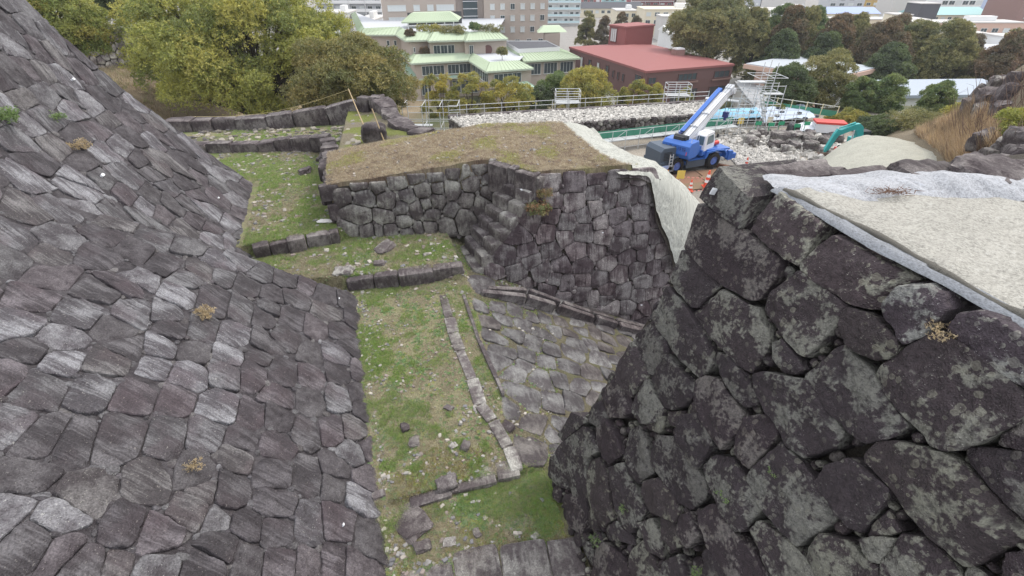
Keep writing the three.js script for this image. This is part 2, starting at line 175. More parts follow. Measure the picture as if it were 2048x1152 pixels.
const RIGHT_STONES=[[1.06,7.50,1.81,7.36,1.88,7.14,1.94,6.96,1.53,6.96,1.08,7.00],
[2.12,7.55,2.97,7.48,2.95,7.29,2.98,7.22,3.00,6.96,2.53,6.96,2.06,6.99,2.07,7.13],
[1.04,6.90,1.26,6.94,2.04,6.93,2.75,6.89,2.83,6.72,2.78,6.37,2.68,6.29,2.13,6.20,1.70,6.18,1.09,6.25],
[1.07,6.19,1.90,6.24,2.09,6.18,2.00,5.96,1.91,5.66,1.80,5.60,1.47,5.65,1.15,5.64],
[1.15,5.59,1.62,5.57,1.85,5.54,2.14,5.50,2.40,5.45,2.64,5.34,2.72,5.28,2.60,4.92,2.26,4.90,1.86,4.90,1.21,4.92,1.09,4.91],
[2.09,6.00,2.16,6.16,2.71,6.23,2.82,6.28,2.94,6.19,3.12,6.14,3.21,6.03,3.23,5.89,3.22,5.55,2.85,5.49,2.43,5.52,2.13,5.51,1.85,5.57,1.97,5.78],
[3.05,6.94,3.27,6.94,3.51,6.93,3.75,6.92,3.76,6.80,3.78,6.69,3.72,6.22,3.64,6.20,3.37,6.22,3.05,6.26,2.87,6.28,2.90,6.59],
[3.18,7.46,4.09,7.43,4.06,7.17,4.05,7.05,3.91,6.98,3.71,6.94,3.47,6.94,3.04,6.95,3.02,7.02,3.07,7.25],
[4.07,7.17,4.09,7.37,4.26,7.48,4.42,7.48,4.54,7.39,4.52,7.25,4.53,7.14,4.48,7.02,4.46,6.96,4.38,6.96,4.33,7.01,4.16,7.05,4.08,7.12],
[3.76,6.84,3.79,6.93,3.97,6.98,4.11,6.99,4.26,6.97,4.36,6.96,4.44,6.89,4.42,6.76,4.32,6.67,4.17,6.62,4.03,6.62,3.92,6.66,3.82,6.75],
[4.63,7.41,4.73,7.51,4.87,7.53,5.09,7.52,5.28,7.51,5.41,7.33,5.34,7.19,5.22,7.18,4.95,7.21,4.73,7.24,4.64,7.24,4.63,7.30],
[4.56,7.16,4.69,7.22,4.85,7.23,5.21,7.18,5.39,7.14,5.44,7.09,5.44,6.97,5.38,6.70,5.31,6.49,5.26,6.43,5.14,6.38,4.87,6.43,4.49,6.49,4.40,6.55,4.39,6.60,4.43,6.74,4.48,6.94],
[3.84,6.04,3.91,6.37,3.90,6.49,3.98,6.60,4.10,6.55,4.30,6.55,4.41,6.53,4.55,6.47,4.84,6.40,4.92,6.37,4.87,6.17,4.75,5.96,4.56,5.93,4.36,5.93,4.03,5.97],
[3.24,5.54,3.39,5.72,3.67,5.88,3.87,6.01,4.03,5.98,4.38,5.91,4.52,5.87,4.57,5.71,4.37,5.32,4.19,5.27,3.78,5.37,3.43,5.43],
[2.63,5.42,2.84,5.51,3.21,5.49,3.48,5.41,3.52,5.29,3.43,5.17,3.27,5.18,3.03,5.21,2.88,5.29,2.70,5.31],
[1.78,4.27,1.83,4.54,1.86,4.77,2.30,4.77,2.59,4.82,2.70,4.69,2.65,4.43,2.46,4.17,2.30,4.09,2.01,4.15,1.74,4.17],
[1.21,4.92,1.67,4.90,1.85,4.78,1.81,4.56,1.78,4.27,1.64,4.19,1.21,4.27,.95,4.35,1.06,4.74],
[.96,4.34,1.49,4.26,1.69,4.18,1.61,3.62,1.11,3.51,.91,3.73,.97,4.11],
[.97,3.61,1.34,3.59,1.82,3.49,1.60,3.14,1.30,2.83,.87,2.87,.87,3.17],
[2.54,4.78,2.68,5.03,2.91,5.16,3.24,5.11,3.48,5.07,3.55,4.87,3.53,4.49,3.22,4.50,2.92,4.57,2.69,4.62],
[2.70,4.29,2.91,4.53,3.22,4.50,3.37,4.44,3.39,4.22,3.39,3.96,3.18,3.91,2.87,3.95],
[3.52,5.09,3.67,5.28,3.87,5.35,3.97,5.26,3.98,5.02,3.97,4.64,3.68,4.61,3.58,4.80],
[2.56,3.71,2.76,3.89,3.13,3.92,3.39,3.93,3.60,3.93,3.69,3.73,3.63,3.37,3.38,3.26,2.96,3.25,2.66,3.22,2.55,3.41],
[1.87,3.13,2.05,3.42,2.34,3.37,2.66,3.22,2.79,3.14,2.64,2.69,2.43,2.63,2.09,2.76],
[.91,2.44,1.32,2.81,1.80,2.82,2.06,2.73,1.86,2.23,1.55,2.21,.95,2.17],
[.37,1.14,.84,2.13,1.51,2.18,1.31,1.71,1.71,1.22,1.96,.64,1.47,.73,.99,.78,.38,.84],
[1.36,1.73,1.58,2.10,1.97,2.11,2.35,1.83,2.59,1.70,2.45,1.25,2.11,1.18,1.74,1.26],
[1.93,2.22,2.19,2.66,2.49,2.57,2.77,2.61,3.03,2.54,3.07,2.21,3.00,1.88,2.72,1.81,2.40,1.91,2.13,2.08],
[2.79,2.92,2.95,3.21,3.31,3.25,3.56,3.24,3.60,3.05,3.28,2.78,3.15,2.67,2.87,2.71],
[3.44,4.03,3.49,4.34,3.68,4.50,3.97,4.53,4.36,4.46,4.37,4.29,4.38,4.00,4.30,3.89,3.94,3.92,3.63,3.97],
[4.00,4.64,4.07,5.23,4.28,5.26,4.55,5.25,4.98,5.19,4.98,4.94,4.91,4.52,4.71,4.49,4.35,4.47,4.02,4.54],
[4.63,5.48,4.75,5.74,5.16,5.80,5.20,5.67,5.23,5.24,5.13,5.19,4.83,5.22,4.64,5.26],
[4.83,6.07,4.94,6.19,5.11,6.30,5.29,6.41,5.46,6.41,5.74,6.36,5.95,6.33,5.97,6.25,5.92,5.91,5.89,5.74,5.75,5.75,5.52,5.75,5.32,5.77,5.18,5.82,4.86,5.82,4.82,5.92],
[5.33,6.55,5.45,6.67,5.63,6.80,5.80,6.82,6.06,6.46,5.95,6.36,5.64,6.42,5.43,6.46],
[5.42,6.78,5.47,7.02,5.52,7.20,5.71,6.93,5.60,6.80,5.45,6.72],
[5.28,5.25,5.25,5.40,5.26,5.61,5.43,5.55,5.36,5.37],
[5.05,4.58,5.01,4.89,5.20,5.06,5.36,5.08,5.51,5.14,5.68,4.92,5.48,4.56,5.24,4.52],
[5.52,5.16,5.45,5.53,5.58,5.67,5.74,5.69,5.90,5.65,6.07,5.44,5.82,4.97,5.57,5.08],
[5.26,5.18,5.38,5.39,5.45,5.46,5.50,5.19,5.43,5.12],
[3.79,3.53,3.82,3.75,3.98,3.91,4.31,3.87,4.59,3.95,4.90,3.92,5.08,3.82,4.79,3.36,4.16,3.38],
[4.43,4.08,4.46,4.31,4.82,4.47,5.09,4.51,5.34,4.44,5.08,3.96,4.72,3.99],
[3.58,3.17,3.67,3.37,3.99,3.33,3.97,3.02,3.89,2.98,3.66,3.03],
[3.31,2.80,3.58,3.02,3.89,2.98,3.79,2.69,3.56,2.61],
[3.07,2.27,3.22,2.59,3.54,2.58,3.73,2.32,3.48,2.13],
[3.21,1.77,3.28,2.15,3.65,2.15,3.87,2.16,4.05,1.91,3.68,1.24,3.38,1.51],
[3.77,2.32,3.92,2.77,4.07,2.73,4.41,2.58,4.11,2.03],
[4.17,3.20,4.19,3.35,4.54,3.38,4.77,3.25,4.48,2.71],
[2.48,.63,2.66,1.09,3.08,1.42,3.36,1.48,3.65,1.17,3.28,.49,2.84,.47],
[2.44,1.12,2.65,1.71,3.02,1.86,3.18,1.80,2.93,1.58,2.71,1.24],
[1.15,.45,1.43,.86,2.00,.68,2.10,.49,1.73,.21,1.36,.14],
[.26,.57,.44,.87,.99,.78,1.21,.66,.81,.32,.42,.21],
[.88,2.85,1.31,2.82,1.33,2.55,.74,2.20,.75,2.53],
[1.65,3.63,1.69,4.13,2.06,4.09,2.37,4.09,2.41,3.87,2.13,3.53,1.85,3.50],
[2.67,4.41,2.72,4.59,2.94,4.62,3.09,4.59,3.09,4.45,2.76,4.30],
[2.42,4.08,2.66,4.34,2.73,4.26,2.69,4.03,2.47,3.93],
[1.88,3.60,2.24,4.02,2.51,3.93,2.51,3.72,2.25,3.53,2.04,3.54],
[2.45,4.04,2.66,4.29,2.73,4.21,2.67,4.03],
[5.99,6.09,6.05,6.22,6.17,6.30,6.37,6.03,6.27,5.84,6.04,5.99],
[3.36,6.18,3.54,6.16,3.79,6.10,3.74,5.97,3.62,5.90,3.41,5.93,3.25,6.06],
[.76,2.13,.88,2.32,.04,1.93,-.03,1.15,.39,1.21]];
const BIG_STONES=[.55,2.77,1.52,2.83,2.51,2.87,3.34,3.03,4.19,2.76,5.17,3.02,5.55,2.24,4.65,2.21,3.31,2.45,2.44,2.16,1.67,2.24,3.86,2.04,3.29,1.82,2.88,1.59,2.13,1.33,1.53,1.69,.73,1.49,1.25,1.04,2.06,.82,2.81,.95,3.60,1.29,4.22,1.44,5.27,1.52,5.96,1.21,5.33,.96,4.55,.95,3.68,.72,5.21,.40,5.92,.55,4.32,.27,3.41,.11,2.54,.25,1.47,.31,.43,.42,.22,.96,-.31,.26,1.08,-.53,1.84,-.29,2.85,-.42,3.88,-.40,4.70,-.16,5.52,-.13,6.29,-.06,6.61,-.53,5.92,-.79,5.19,-.79,4.36,-.89,3.53,-1.03,2.82,-1.03,2.11,-1.14,1.59,-.89,.65,.04,.02,-.47,-.88,-.42,-.85,-.93,.37,-1.05,1.37,-1.25,2.78,-1.59,3.83,-1.51,4.64,-1.70,5.47,-1.31,6.29,-1.32,5.31,-1.87,5.84,-1.92,1.93,-1.72,3.25,-1.96,3.73,-2.01,2.86,-2.21,4.10,-2.41,4.81,-2.44,5.64,-2.49,4.68,-2.95,5.28,-2.86,6.01,-2.38,5.44,-3.14,3.37,-2.55,-2.11,-.81,-1.65,-.89,-1.73,-.25,-.69,-1.84,.14,-1.72,.97,-2.01,2.03,-2.48,2.82,-2.94,3.79,-3.19,6.28,-3.16,6.66,-1.79,6.71,-2.60,7.07,-1.17,-1.42,-1.49,4.77,-3.60,5.78,-3.79];
const GREY_STONES=[.33,2.40,1.22,2.21,1.77,2.65,2.56,2.76,3.34,2.96,1.11,2.65,2.14,1.93,2.89,2.04,3.59,2.28,4.06,2.87,4.89,3.01,5.26,2.88,5.87,3.12,6.58,3.15,6.21,2.66,5.51,2.52,4.72,2.34,4.16,2.37,5.32,1.86,4.60,1.41,4.09,1.86,3.63,1.73,3.23,1.57,3.80,1.29,2.70,1.10,.90,1.44,.42,.76,1.17,.65,1.92,1.33,1.99,.67,1.62,.65,3.69,.76,3.26,.66,4.37,.82,6.28,2.12,5.89,1.65,5.12,1.06,2.81,.43,2.64,1.69];
const PAVERS=[.21,-.41,.37,-1.33,1.02,-1.02,.52,-2.12,1.13,-1.77,1.64,-1.03,2.16,-.47,2.69,-.45,.93,-.30,1.53,-.34,2.36,-1.19,2.86,-.97,1.80,-2.16,.68,-2.89,1.36,-2.81,2.39,-2.27,1.98,-2.93,3.06,-2.31,2.65,-2.99,3.65,-1.64,4.18,-1.42,3.52,-.95,4.04,-.66,4.57,-.75,4.77,-1.44,5.18,-.89,5.89,-.81,4.22,-2.28,4.92,-2.11,3.38,-.35,3.91,-.18,1.10,-3.42,.90,-4.91,1.68,-4.83,2.27,-4.85,.18,-5.28,1.49,-3.94,2.29,-3.70,2.79,-3.81,3.61,-3.26,.76,-3.69,.88,-5.85,1.72,-5.78,3.73,-3.83,2.44,-5.50,1.12,-6.08,.54,-6.47,3.30,-4.60,.55,-3.31,4.40,-3.08];
const NET=[[[2.18,3.15,-24.60],[2.92,3.15,-25.60],[3.93,2.72,-26.40],[4.72,2.01,-27.20]],
 [[3.04,3.24,-21.80],[3.65,3.13,-22.60],[4.52,2.61,-24.00],[5.32,1.89,-25.00]],
 [[3.34,3.24,-19.20],[4.09,3.10,-20.60],[5.27,2.68,-22.00],[6.29,1.95,-23.00]],
 [[4.20,3.12,-18.30],[4.97,3.10,-19.60],[6.02,2.70,-21.00],[7.09,1.82,-22.00]],
 [[5.28,2.96,-18.50],[5.82,2.89,-18.90],[6.68,2.43,-20.00],[7.84,1.25,-21.00]],
 [[5.66,2.12,-18.20],[6.39,2.16,-18.60],[7.57,1.65,-19.60],[8.74,0.53,-20.50]],
 [[5.86,1.34,-18.00],[6.81,1.37,-18.40],[8.19,0.95,-19.20],[9.49,-0.28,-20.00]],
 [[6.41,0.42,-17.80],[7.38,0.51,-18.10],[8.80,0.10,-18.80],[10.07,-1.09,-19.50]],
 [[6.80,-0.60,-17.50],[7.69,-0.54,-17.60],[8.99,-0.90,-18.20],[10.35,-2.04,-19.00]]];
const COVER=[[[25.73,-5.89,-42.00],[28.15,-5.35,-44.00],[32.03,-4.42,-47.00],[35.23,-4.14,-48.50],[37.69,-4.18,-47.00],[38.43,-3.86,-43.00]],
 [[24.09,-4.38,-38.00],[26.38,-3.83,-40.00],[30.10,-3.55,-43.00],[32.39,-3.32,-44.00],[34.04,-3.22,-42.50],[34.57,-2.82,-39.00]],
 [[21.75,-2.85,-33.00],[23.87,-2.52,-34.50],[27.14,-2.40,-37.00],[29.15,-2.29,-37.50],[29.96,-2.06,-36.00],[30.47,-1.86,-34.00]],
 [[19.58,-1.96,-28.00],[21.25,-1.62,-29.00],[23.30,-1.28,-30.00],[24.66,-1.12,-30.00],[25.29,-0.91,-29.00],[25.94,-0.91,-28.00]]];
const BANK=[[[47.03,-7.58,-62.00],[47.54,-5.87,-58.00],[45.59,-2.86,-52.00],[42.25,0.56,-46.00],[40.72,3.61,-42.00],[42.27,6.55,-40.00]],
 [[39.66,-5.24,-50.00],[39.78,-3.52,-47.00],[37.23,-1.20,-42.00],[35.19,1.32,-38.00],[33.48,3.94,-34.00],[34.50,6.21,-32.00]],
 [[34.21,-3.15,-40.00],[33.18,-1.78,-37.00],[30.90,-0.06,-33.00],[28.56,1.83,-29.00],[27.10,3.69,-26.00],[27.66,5.51,-24.00]],
 [[28.11,-1.49,-31.00],[26.61,-0.16,-28.00],[24.80,1.20,-25.00],[23.10,2.44,-22.00],[22.21,3.55,-20.00],[22.27,4.93,-18.00]],
 [[22.54,0.02,-24.00],[20.75,1.27,-21.00],[18.76,2.52,-18.00],[17.81,3.35,-16.00],[17.83,3.76,-15.00],[18.92,4.18,-14.00]]];
const HA_LO=[[-56.3,-195.5],[-38.3,-136.7],[-29.0,-136.7],[-24.7,-125.6],[-19.8,-126.9],[-19.2,-124.9],[-11.2,-126.9],[-10.8,-125.6],[-0.9,-129.0]];
const HA_UP=[[-52.2,-186.9],[-37.1,-138.4],[-28.9,-141.8],[-24.2,-130.3],[-19.3,-131.2],[-18.6,-130.3],[-10.8,-131.5],[-10.2,-130.3],[-3.6,-132.7]];
const HB_LO=[[-30.8,-144.3],[-22.9,-120.2],[-10.2,-124.6],[-5.5,-110.3],[4.7,-114.3]];
const HB_UP=[[-28.8,-141.8],[-22.5,-125.0],[-9.4,-127.9],[-4.8,-114.5],[1.4,-116.8]];
const HC_LO=[[-30.7,-143.5],[-23.0,-120.9],[-14.8,-123.2],[-8.3,-124.1],[-6.3,-114.9],[-0.8,-109.6],[5.2,-112.6]];
const HC_UP=[[-28.9,-142.3],[-22.1,-123.0],[-14.6,-125.6],[-8.8,-127.5],[-5.4,-114.7],[-2.2,-113.9],[2.2,-116.3]];
const HP_LO=[[-27.6,-138.5],[-13.7,-143.0]];
const HP_UP=[[-25.5,-140.7],[-16.2,-143.7]];
const HR_LO=[[-1.4,-133.0],[2.6,-123.0],[16.5,-128.0],[14.2,-139.1]];
const HR_UP=[[-2.0,-140.2],[1.5,-125.4],[11.4,-128.8],[8.9,-140.2]];
const HS_LO=[[6.8,-146.3],[14.8,-147.7]];
const HS_UP=[[8.5,-145.5],[13.0,-146.2]];
const RED=[[28.2,-110.9],[50.1,-119.6],[15.4,-146.7]];
const REDT=[[30.0,-145.0],[26.7,-150.7],[38.7,-150.7]];

// ---------- stones
function chaikin(p, r, cut) { const o = []; for (let i = 0; i < p.length; i++) { const a = p[i], b = p[(i + 1) % p.length], k = cut * (0.5 + r()); o.push([lerp(a[0], b[0], k), lerp(a[1], b[1], k)], [lerp(a[0], b[0], 1 - k), lerp(a[1], b[1], 1 - k)]); } return o; }
function centroid(p) { let A = 0, x = 0, y = 0; for (let i = 0; i < p.length; i++) { const a = p[i], b = p[(i + 1) % p.length], c = a[0] * b[1] - b[0] * a[1]; A += c; x += (a[0] + b[0]) * c; y += (a[1] + b[1]) * c; } return [x / (3 * A), y / (3 * A), A / 2]; }
function resample(p, n) { let L = 0; const l = [0]; for (let i = 0; i < p.length; i++) { const a = p[i], b = p[(i + 1) % p.length]; L += Math.hypot(b[0] - a[0], b[1] - a[1]); l.push(L); } const o = []; let k = 0; for (let i = 0; i < n; i++) { const d = L * i / n; while (l[k + 1] < d) k++; const t = (d - l[k]) / (l[k + 1] - l[k]), a = p[k % p.length], b = p[(k + 1) % p.length]; o.push([lerp(a[0], b[0], t), lerp(a[1], b[1], t)]); } return o; }
// poly: outline in wall coordinates (metres); map(u,t,d) -> world point, d outwards
function stoneGeo(poly, map, r, o = {}) {
  const { n = 20, inset = 0.012, cut = 0.14, depth = 0.28, rough: rough0 = 0.03, bulge = 0.03, out = 0, chamfer = 0.035, tile = 2.2, rings = 3, tilt: tilt0 = 0.035, edge = 0.012, rot = 0, offv } = o; const rc = Math.cos(rot), rs = Math.sin(rot);
  if (centroid(poly)[2] < 0) poly = poly.slice().reverse();
  let p = chaikin(poly, r, cut); if (o.soft !== 0) p = chaikin(p, r, o.soft ?? 0.2); p = resample(p, n);
  const [cx, cy, A] = centroid(p), R = Math.sqrt(A / Math.PI), sz = Math.min(1, R / 0.33), rough = rough0 * sz, tilt = tilt0 * (0.4 + 0.6 * sz), sd = Math.floor(r() * 9999), tx = (r() - 0.5) * 2 * tilt, ty = (r() - 0.5) * 2 * tilt, ou = r() * 7, ov = r() * 7, off = out + (r() - 0.5) * (offv ?? rough);
  const fs = o.freq ?? 2.4, chips = []; for (let k = 0; k < (o.chips ?? 3); k++) { const a = r() * 6.283, sl = 0.15 + 0.35 * r(); chips.push([Math.cos(a) * sl, Math.sin(a) * sl, sl * R * (0.55 + 0.5 * r())]); }
  const P = [], U = [], I = [];
  const levels = [[inset, -depth, 0], [inset, -chamfer * 1.2, 0], [inset + chamfer * 0.7, -chamfer * 0.25, 1]];
  for (let k = 1; k <= rings; k++) levels.push([inset + chamfer + (R * 0.97 - chamfer) * k / (rings + 1), 0, 1]);
  const ht = (x, y, q) => chips.reduce((m, [a, b, d]) => Math.min(m, d - a * (x - cx) - b * (y - cy)), 0) + off + rough * 2.2 * (fbm(x * fs + sd, y * fs, 7, 3) - 0.5) + rough * 0.7 * (fbm(x * 11, y * 11 + sd, 9, 2) - 0.5) + tx * (x - cx) + ty * (y - cy) + bulge * (1 - q * q);
  for (const [ins, dz, face] of levels) for (let i = 0; i < n; i++) {
    let [x, y] = p[i]; const dx = x - cx, dy = y - cy, D = Math.hypot(dx, dy), e = edge * (vn(i * 0.9, sd, 3) - 0.5) * 2;
    const f = Math.max(0.04, 1 - (ins * D / R * (face && ins > chamfer * 2 ? 1 : R / D) + e) / D); x = cx + dx * f; y = cy + dy * f;
    P.push(map(x, y, (dz <= -depth ? -depth : ht(x, y, f) + dz + (face ? 0 : (vn(i * 0.7, sd, 5) - 0.5) * chamfer)))); const back = dz <= -depth ? depth / D : 0, ux = x + dx * back, uy = y + dy * back; U.push((ux * rc - uy * rs + ou) / tile, (ux * rs + uy * rc + ov) / tile);
  }
  P.push(map(cx, cy, ht(cx, cy, 0))); U.push((cx * rc - cy * rs + ou) / tile, (cx * rs + cy * rc + ov) / tile);
  const m = levels.length;
  for (let l = 0; l < m - 1; l++) for (let i = 0; i < n; i++) { const a = l * n + i, b = l * n + (i + 1) % n; I.push(a, b, b + n, a, b + n, a + n); }
  for (let i = 0; i < n; i++) I.push((m - 1) * n + i, (m - 1) * n + (i + 1) % n, m * n);
  let g = new THREE.BufferGeometry();
  g.setAttribute('position', new THREE.Float32BufferAttribute(P.flatMap(v => [v.x, v.y, v.z]), 3)); g.setAttribute('uv', new THREE.Float32BufferAttribute(U, 2)); g.setIndex(I);
  return toCreasedNormals(g, o.crease ?? 0.4);
}
function clip(poly, ax, ay, c) { // keep ax*x+ay*y<=c
  const o = []; for (let i = 0; i < poly.length; i++) { const a = poly[i], b = poly[(i + 1) % poly.length], da = ax * a[0] + ay * a[1] - c, db = ax * b[0] + ay * b[1] - c; if (da <= 0) o.push(a); if ((da < 0 && db > 0) || (da > 0 && db < 0)) { const t = da / (da - db); o.push([lerp(a[0], b[0], t), lerp(a[1], b[1], t)]); } } return o;
}
function voronoi(sites, bounds, maxR = 1.3, wt = 0, seed = 1, snap = null) { // convex weighted cells; bounds(i) -> starting polygon
  const rw = rng(seed), W = sites.map(() => wt * (rw() - 0.5));
  return sites.map((s, i) => { let p = bounds(s, i); for (let j = 0; j < sites.length && p.length; j++) { if (j === i) continue; const q = sites[j], dx = q[0] - s[0], dy = q[1] - s[1], d2 = dx * dx + dy * dy; if (d2 > 4 * maxR * maxR) continue; let nx = dx, ny = dy, c = (q[0] * q[0] + q[1] * q[1] - s[0] * s[0] - s[1] * s[1] - W[j] + W[i]) / 2; if (snap) { const L = Math.sqrt(d2), t = (c - dx * s[0] - dy * s[1]) / d2, mx = s[0] + dx * t, my = s[1] + dy * t, a = Math.atan2(dy, dx); let b = 9; for (const k of snap.axes) for (const e of [-Math.PI, 0, Math.PI]) if (Math.abs(k + e - a) < Math.abs(b)) b = k + e - a; if (Math.abs(b) < snap.within) { const f = a + b * snap.k * (1 - 0.5 * Math.abs(b) / snap.within); nx = Math.cos(f); ny = Math.sin(f); c = nx * mx + ny * my; } } p = clip(p, nx, ny, c); } return p; });
}
const pairs = a => { const o = []; for (let i = 0; i < a.length; i += 2) o.push([a[i], a[i + 1]]); return o; };
function blobPoly(x, y, r0, r, k = 1) { const n = 5 + Math.floor(r() * 3), t0 = r() * 7, o = [], st = 0.65 + r() * 0.7; for (let i = 0; i < n; i++) { const t = t0 + i / n * 6.283, q = r0 * (0.75 + 0.5 * r()); o.push([x + Math.cos(t) * q * st, y + Math.sin(t) * q / st * k]); } return o; }
// small wedge stones in the joints where cells meet
function jointPoints(cells, r, dmin) { const o = []; for (const c of cells) for (const v of c) if (o.every(q => Math.hypot(q[0] - v[0], q[1] - v[1]) > dmin)) o.push(v); return o; }
function fillers(wall, pts, map, mats, r, o, limit) {
  const list = pts.map(p => [p, (o.size ?? 0.1) * (0.55 + r() * 0.9)]).sort((a, b) => b[1] - a[1]), rest = mats.map(() => []);
  list.forEach(([p, s], i) => { const g = stoneGeo(blobPoly(p[0], p[1], s, r), map, r, { n: 9, rings: 1, depth: 0.12, rough: 0.02, bulge: 0.02, chamfer: 0.018, inset: 0, out: -0.015 - 0.045 * r(), tile: o.tile, tilt: 0.25, edge: 0.004 }); const k = Math.floor(r() * mats.length);
    if (i < limit) part(wall, 'wedge_stone', g, mats[k]); else rest[k].push(g); });
  rest.forEach((l, k) => { if (l.length) part(wall, 'small_wedge_stones', l, mats[k]).userData.kind = 'stuff'; });
}
const earth = new THREE.MeshStandardMaterial({ map: soilMap, bumpMap: soilBump, bumpScale: 0.03, color: lin(0.10, 0.088, 0.075), roughness: 1 });

// ---------- left: long sloping wall in two sections
const LA = [[0, 0], [1.5, 1.0], [3, 2.1], [4.5, 3.15], [5.6, 3.75], [6.8, 4.3], [8.1, 5.75], [9.86, 8.9], [11, 11.5], [11.8, 13.8]];
const LB = [[3.4, .4], [4.3, 1.2], [5.5, 2.55], [6.8, 4.3], [8.1, 5.75], [9.86, 8.9], [11, 11.5], [11.8, 13.8]];
function prof(P, k) { if (k < P[0][0]) return P[0][1] - (P[0][0] - k) * 0.7; for (let i = 1; i < P.length; i++) if (k <= P[i][0] || i === P.length - 1) { const t = (k - P[i - 1][0]) / (P[i][0] - P[i - 1][0]); return lerp(P[i - 1][1], P[i][1], t); } }
function hL(k, far) { const P = far ? LB : LA, e = 0.45; return (prof(P, k - e) + 2 * prof(P, k) + prof(P, k + e)) / 4; }
const KT = [[0, 0], [6.8, 8.84]]; { const q = LA.filter(p => p[0] >= 6.8); let t = 8.84; for (let i = 1; i < q.length; i++) { t += Math.hypot(q[i][0] - q[i - 1][0], q[i][1] - q[i - 1][1]); KT.push([q[i][0], t]); } }
function kOfT(t) { if (t < 0) return t / 1.3; for (let i = 1; i < KT.length; i++) if (t <= KT[i][1] || i === KT.length - 1) return lerp(KT[i - 1][0], KT[i][0], (t - KT[i - 1][1]) / (KT[i][1] - KT[i - 1][1])); }
function leftMapFn(far) { return (u, t, d) => { const k = kOfT(t), h = hL(k, far), s = (hL(k + 0.1, far) - hL(k - 0.1, far)) / 0.2, q = 1 / Math.hypot(1, s), kk = k - d * s * q, y = h + d * q;
  return V(-2.53 - 0.3013 * u - 0.9535 * kk, y, -(4.87 + 0.9535 * u - 0.3013 * kk)); }; }
{
  const r = rng(11), ca = Math.cos(0.42), sa = Math.sin(0.42), AN = 1, fw = ([x, y]) => [x * ca - y * sa, (x * sa + y * ca) * AN], bw = ([x, y]) => { const v = y / AN; return [x * ca + v * sa, -x * sa + v * ca]; }, sites = pairs(LEFT_STONES), TM = 8.84, TX = KT[KT.length - 1][1];
  const cells = voronoi(sites.map(fw), (q, i) => { const s = sites[i], far = s[0] > 10.2; let p = far ? [[8, 4.42], [19.9, 4.42], [19.9, TX], [8, TX]] : [[-2.7, -0.35], [12.4, -0.35], [12.4, TX], [-2.7, TX]];
    if (s[1] < TM - 0.2) { p = far ? clip(p, -1, 0, -10.2) : clip(p, 1, 0, 10.2); } return p.map(fw); }, 1.3, 0.06, 5, { axes: [Math.PI / 2 + 0.42, Math.PI], within: 0.75, k: 0.9 }).map(c => c.map(bw));
  const tints = [[0.86, 0.86, 0.875], [0.66, 0.63, 0.65], [1.1, 1.11, 1.14], [0.78, 0.70, 0.74], [1.42, 1.44, 1.49], [0.55, 0.51, 0.54], [0.95, 0.92, 0.9]];
  const mats = wallMats(leftMap, leftBump, 2.5, 0.045, tints, 0.78), mats2 = wallMats(leftMap2, leftBump2, 2.5, 0.035, tints, 0.82);
  for (const far of [false, true]) {
    const w = thing('castle_wall', far ? 'sloping grey stone wall behind the nearer slope on the left, beside the upper grass' : 'big gently sloping stone wall filling the lower left, beside the grass strip', 'stone wall');
    const map = leftMapFn(far), mine = [];
    const core = grid(24, 40, (a, b) => { const p = map(far ? lerp(9.6, 19.9, a) : lerp(-2.7, 10.2, a), lerp(far ? 3.6 : -1, TX, b), -0.055); return [p.x, p.y, p.z, a * 10, b * 14]; });
    part(w, 'rubble_core', core, mats2[5]);
    sites.forEach((s, i) => { if ((s[0] > 10.2) !== far || cells[i].length < 3 || Math.abs(centroid(cells[i])[2]) < 0.03) return; mine.push(cells[i]);
      const low = s[1] < 3.2 && r() < 0.75, kk = low ? [1, 3, 5, 3, 5][Math.floor(r() * 5)] : r() < 0.14 ? 4 : Math.floor(r() * mats.length);
      part(w, 'stone', stoneGeo(cells[i], map, r, { n: 34, rings: 6, depth: 0.3, rough: 0.05, bulge: 0.015, inset: 0.006, chamfer: 0.022, cut: 0.09, soft: 0.12, offv: 0.045, chips: 2, tile: 2.5, tilt: 0.055, edge: 0.012, rot: 0.42, freq: 3.2 }), (r() < 0.68 ? mats : mats2)[kk]); });
    fillers(w, jointPoints(mine, r, 0.15).filter(() => r() < 0.85), map, [mats[0], mats[2], mats2[0], mats2[6]], r, { size: 0.1, tile: 2.5 }, Math.max(0, 290 - mine.length));
    // end face at the far corner
    const u1 = far ? 19.9 : 10.2, end = grid(10, 24, (a, b) => { const t = lerp(far ? 3.6 : -1, far ? TX : 8.84, b), p = map(u1 - 0.05, t, -0.06); return [p.x - 0.9535 * a * 2.2, p.y - a * 0.3, p.z + 0.3013 * a * 2.2 + 0.02, a * 2, t]; });
    part(w, 'corner_end', end, mats[1]);
  }
}

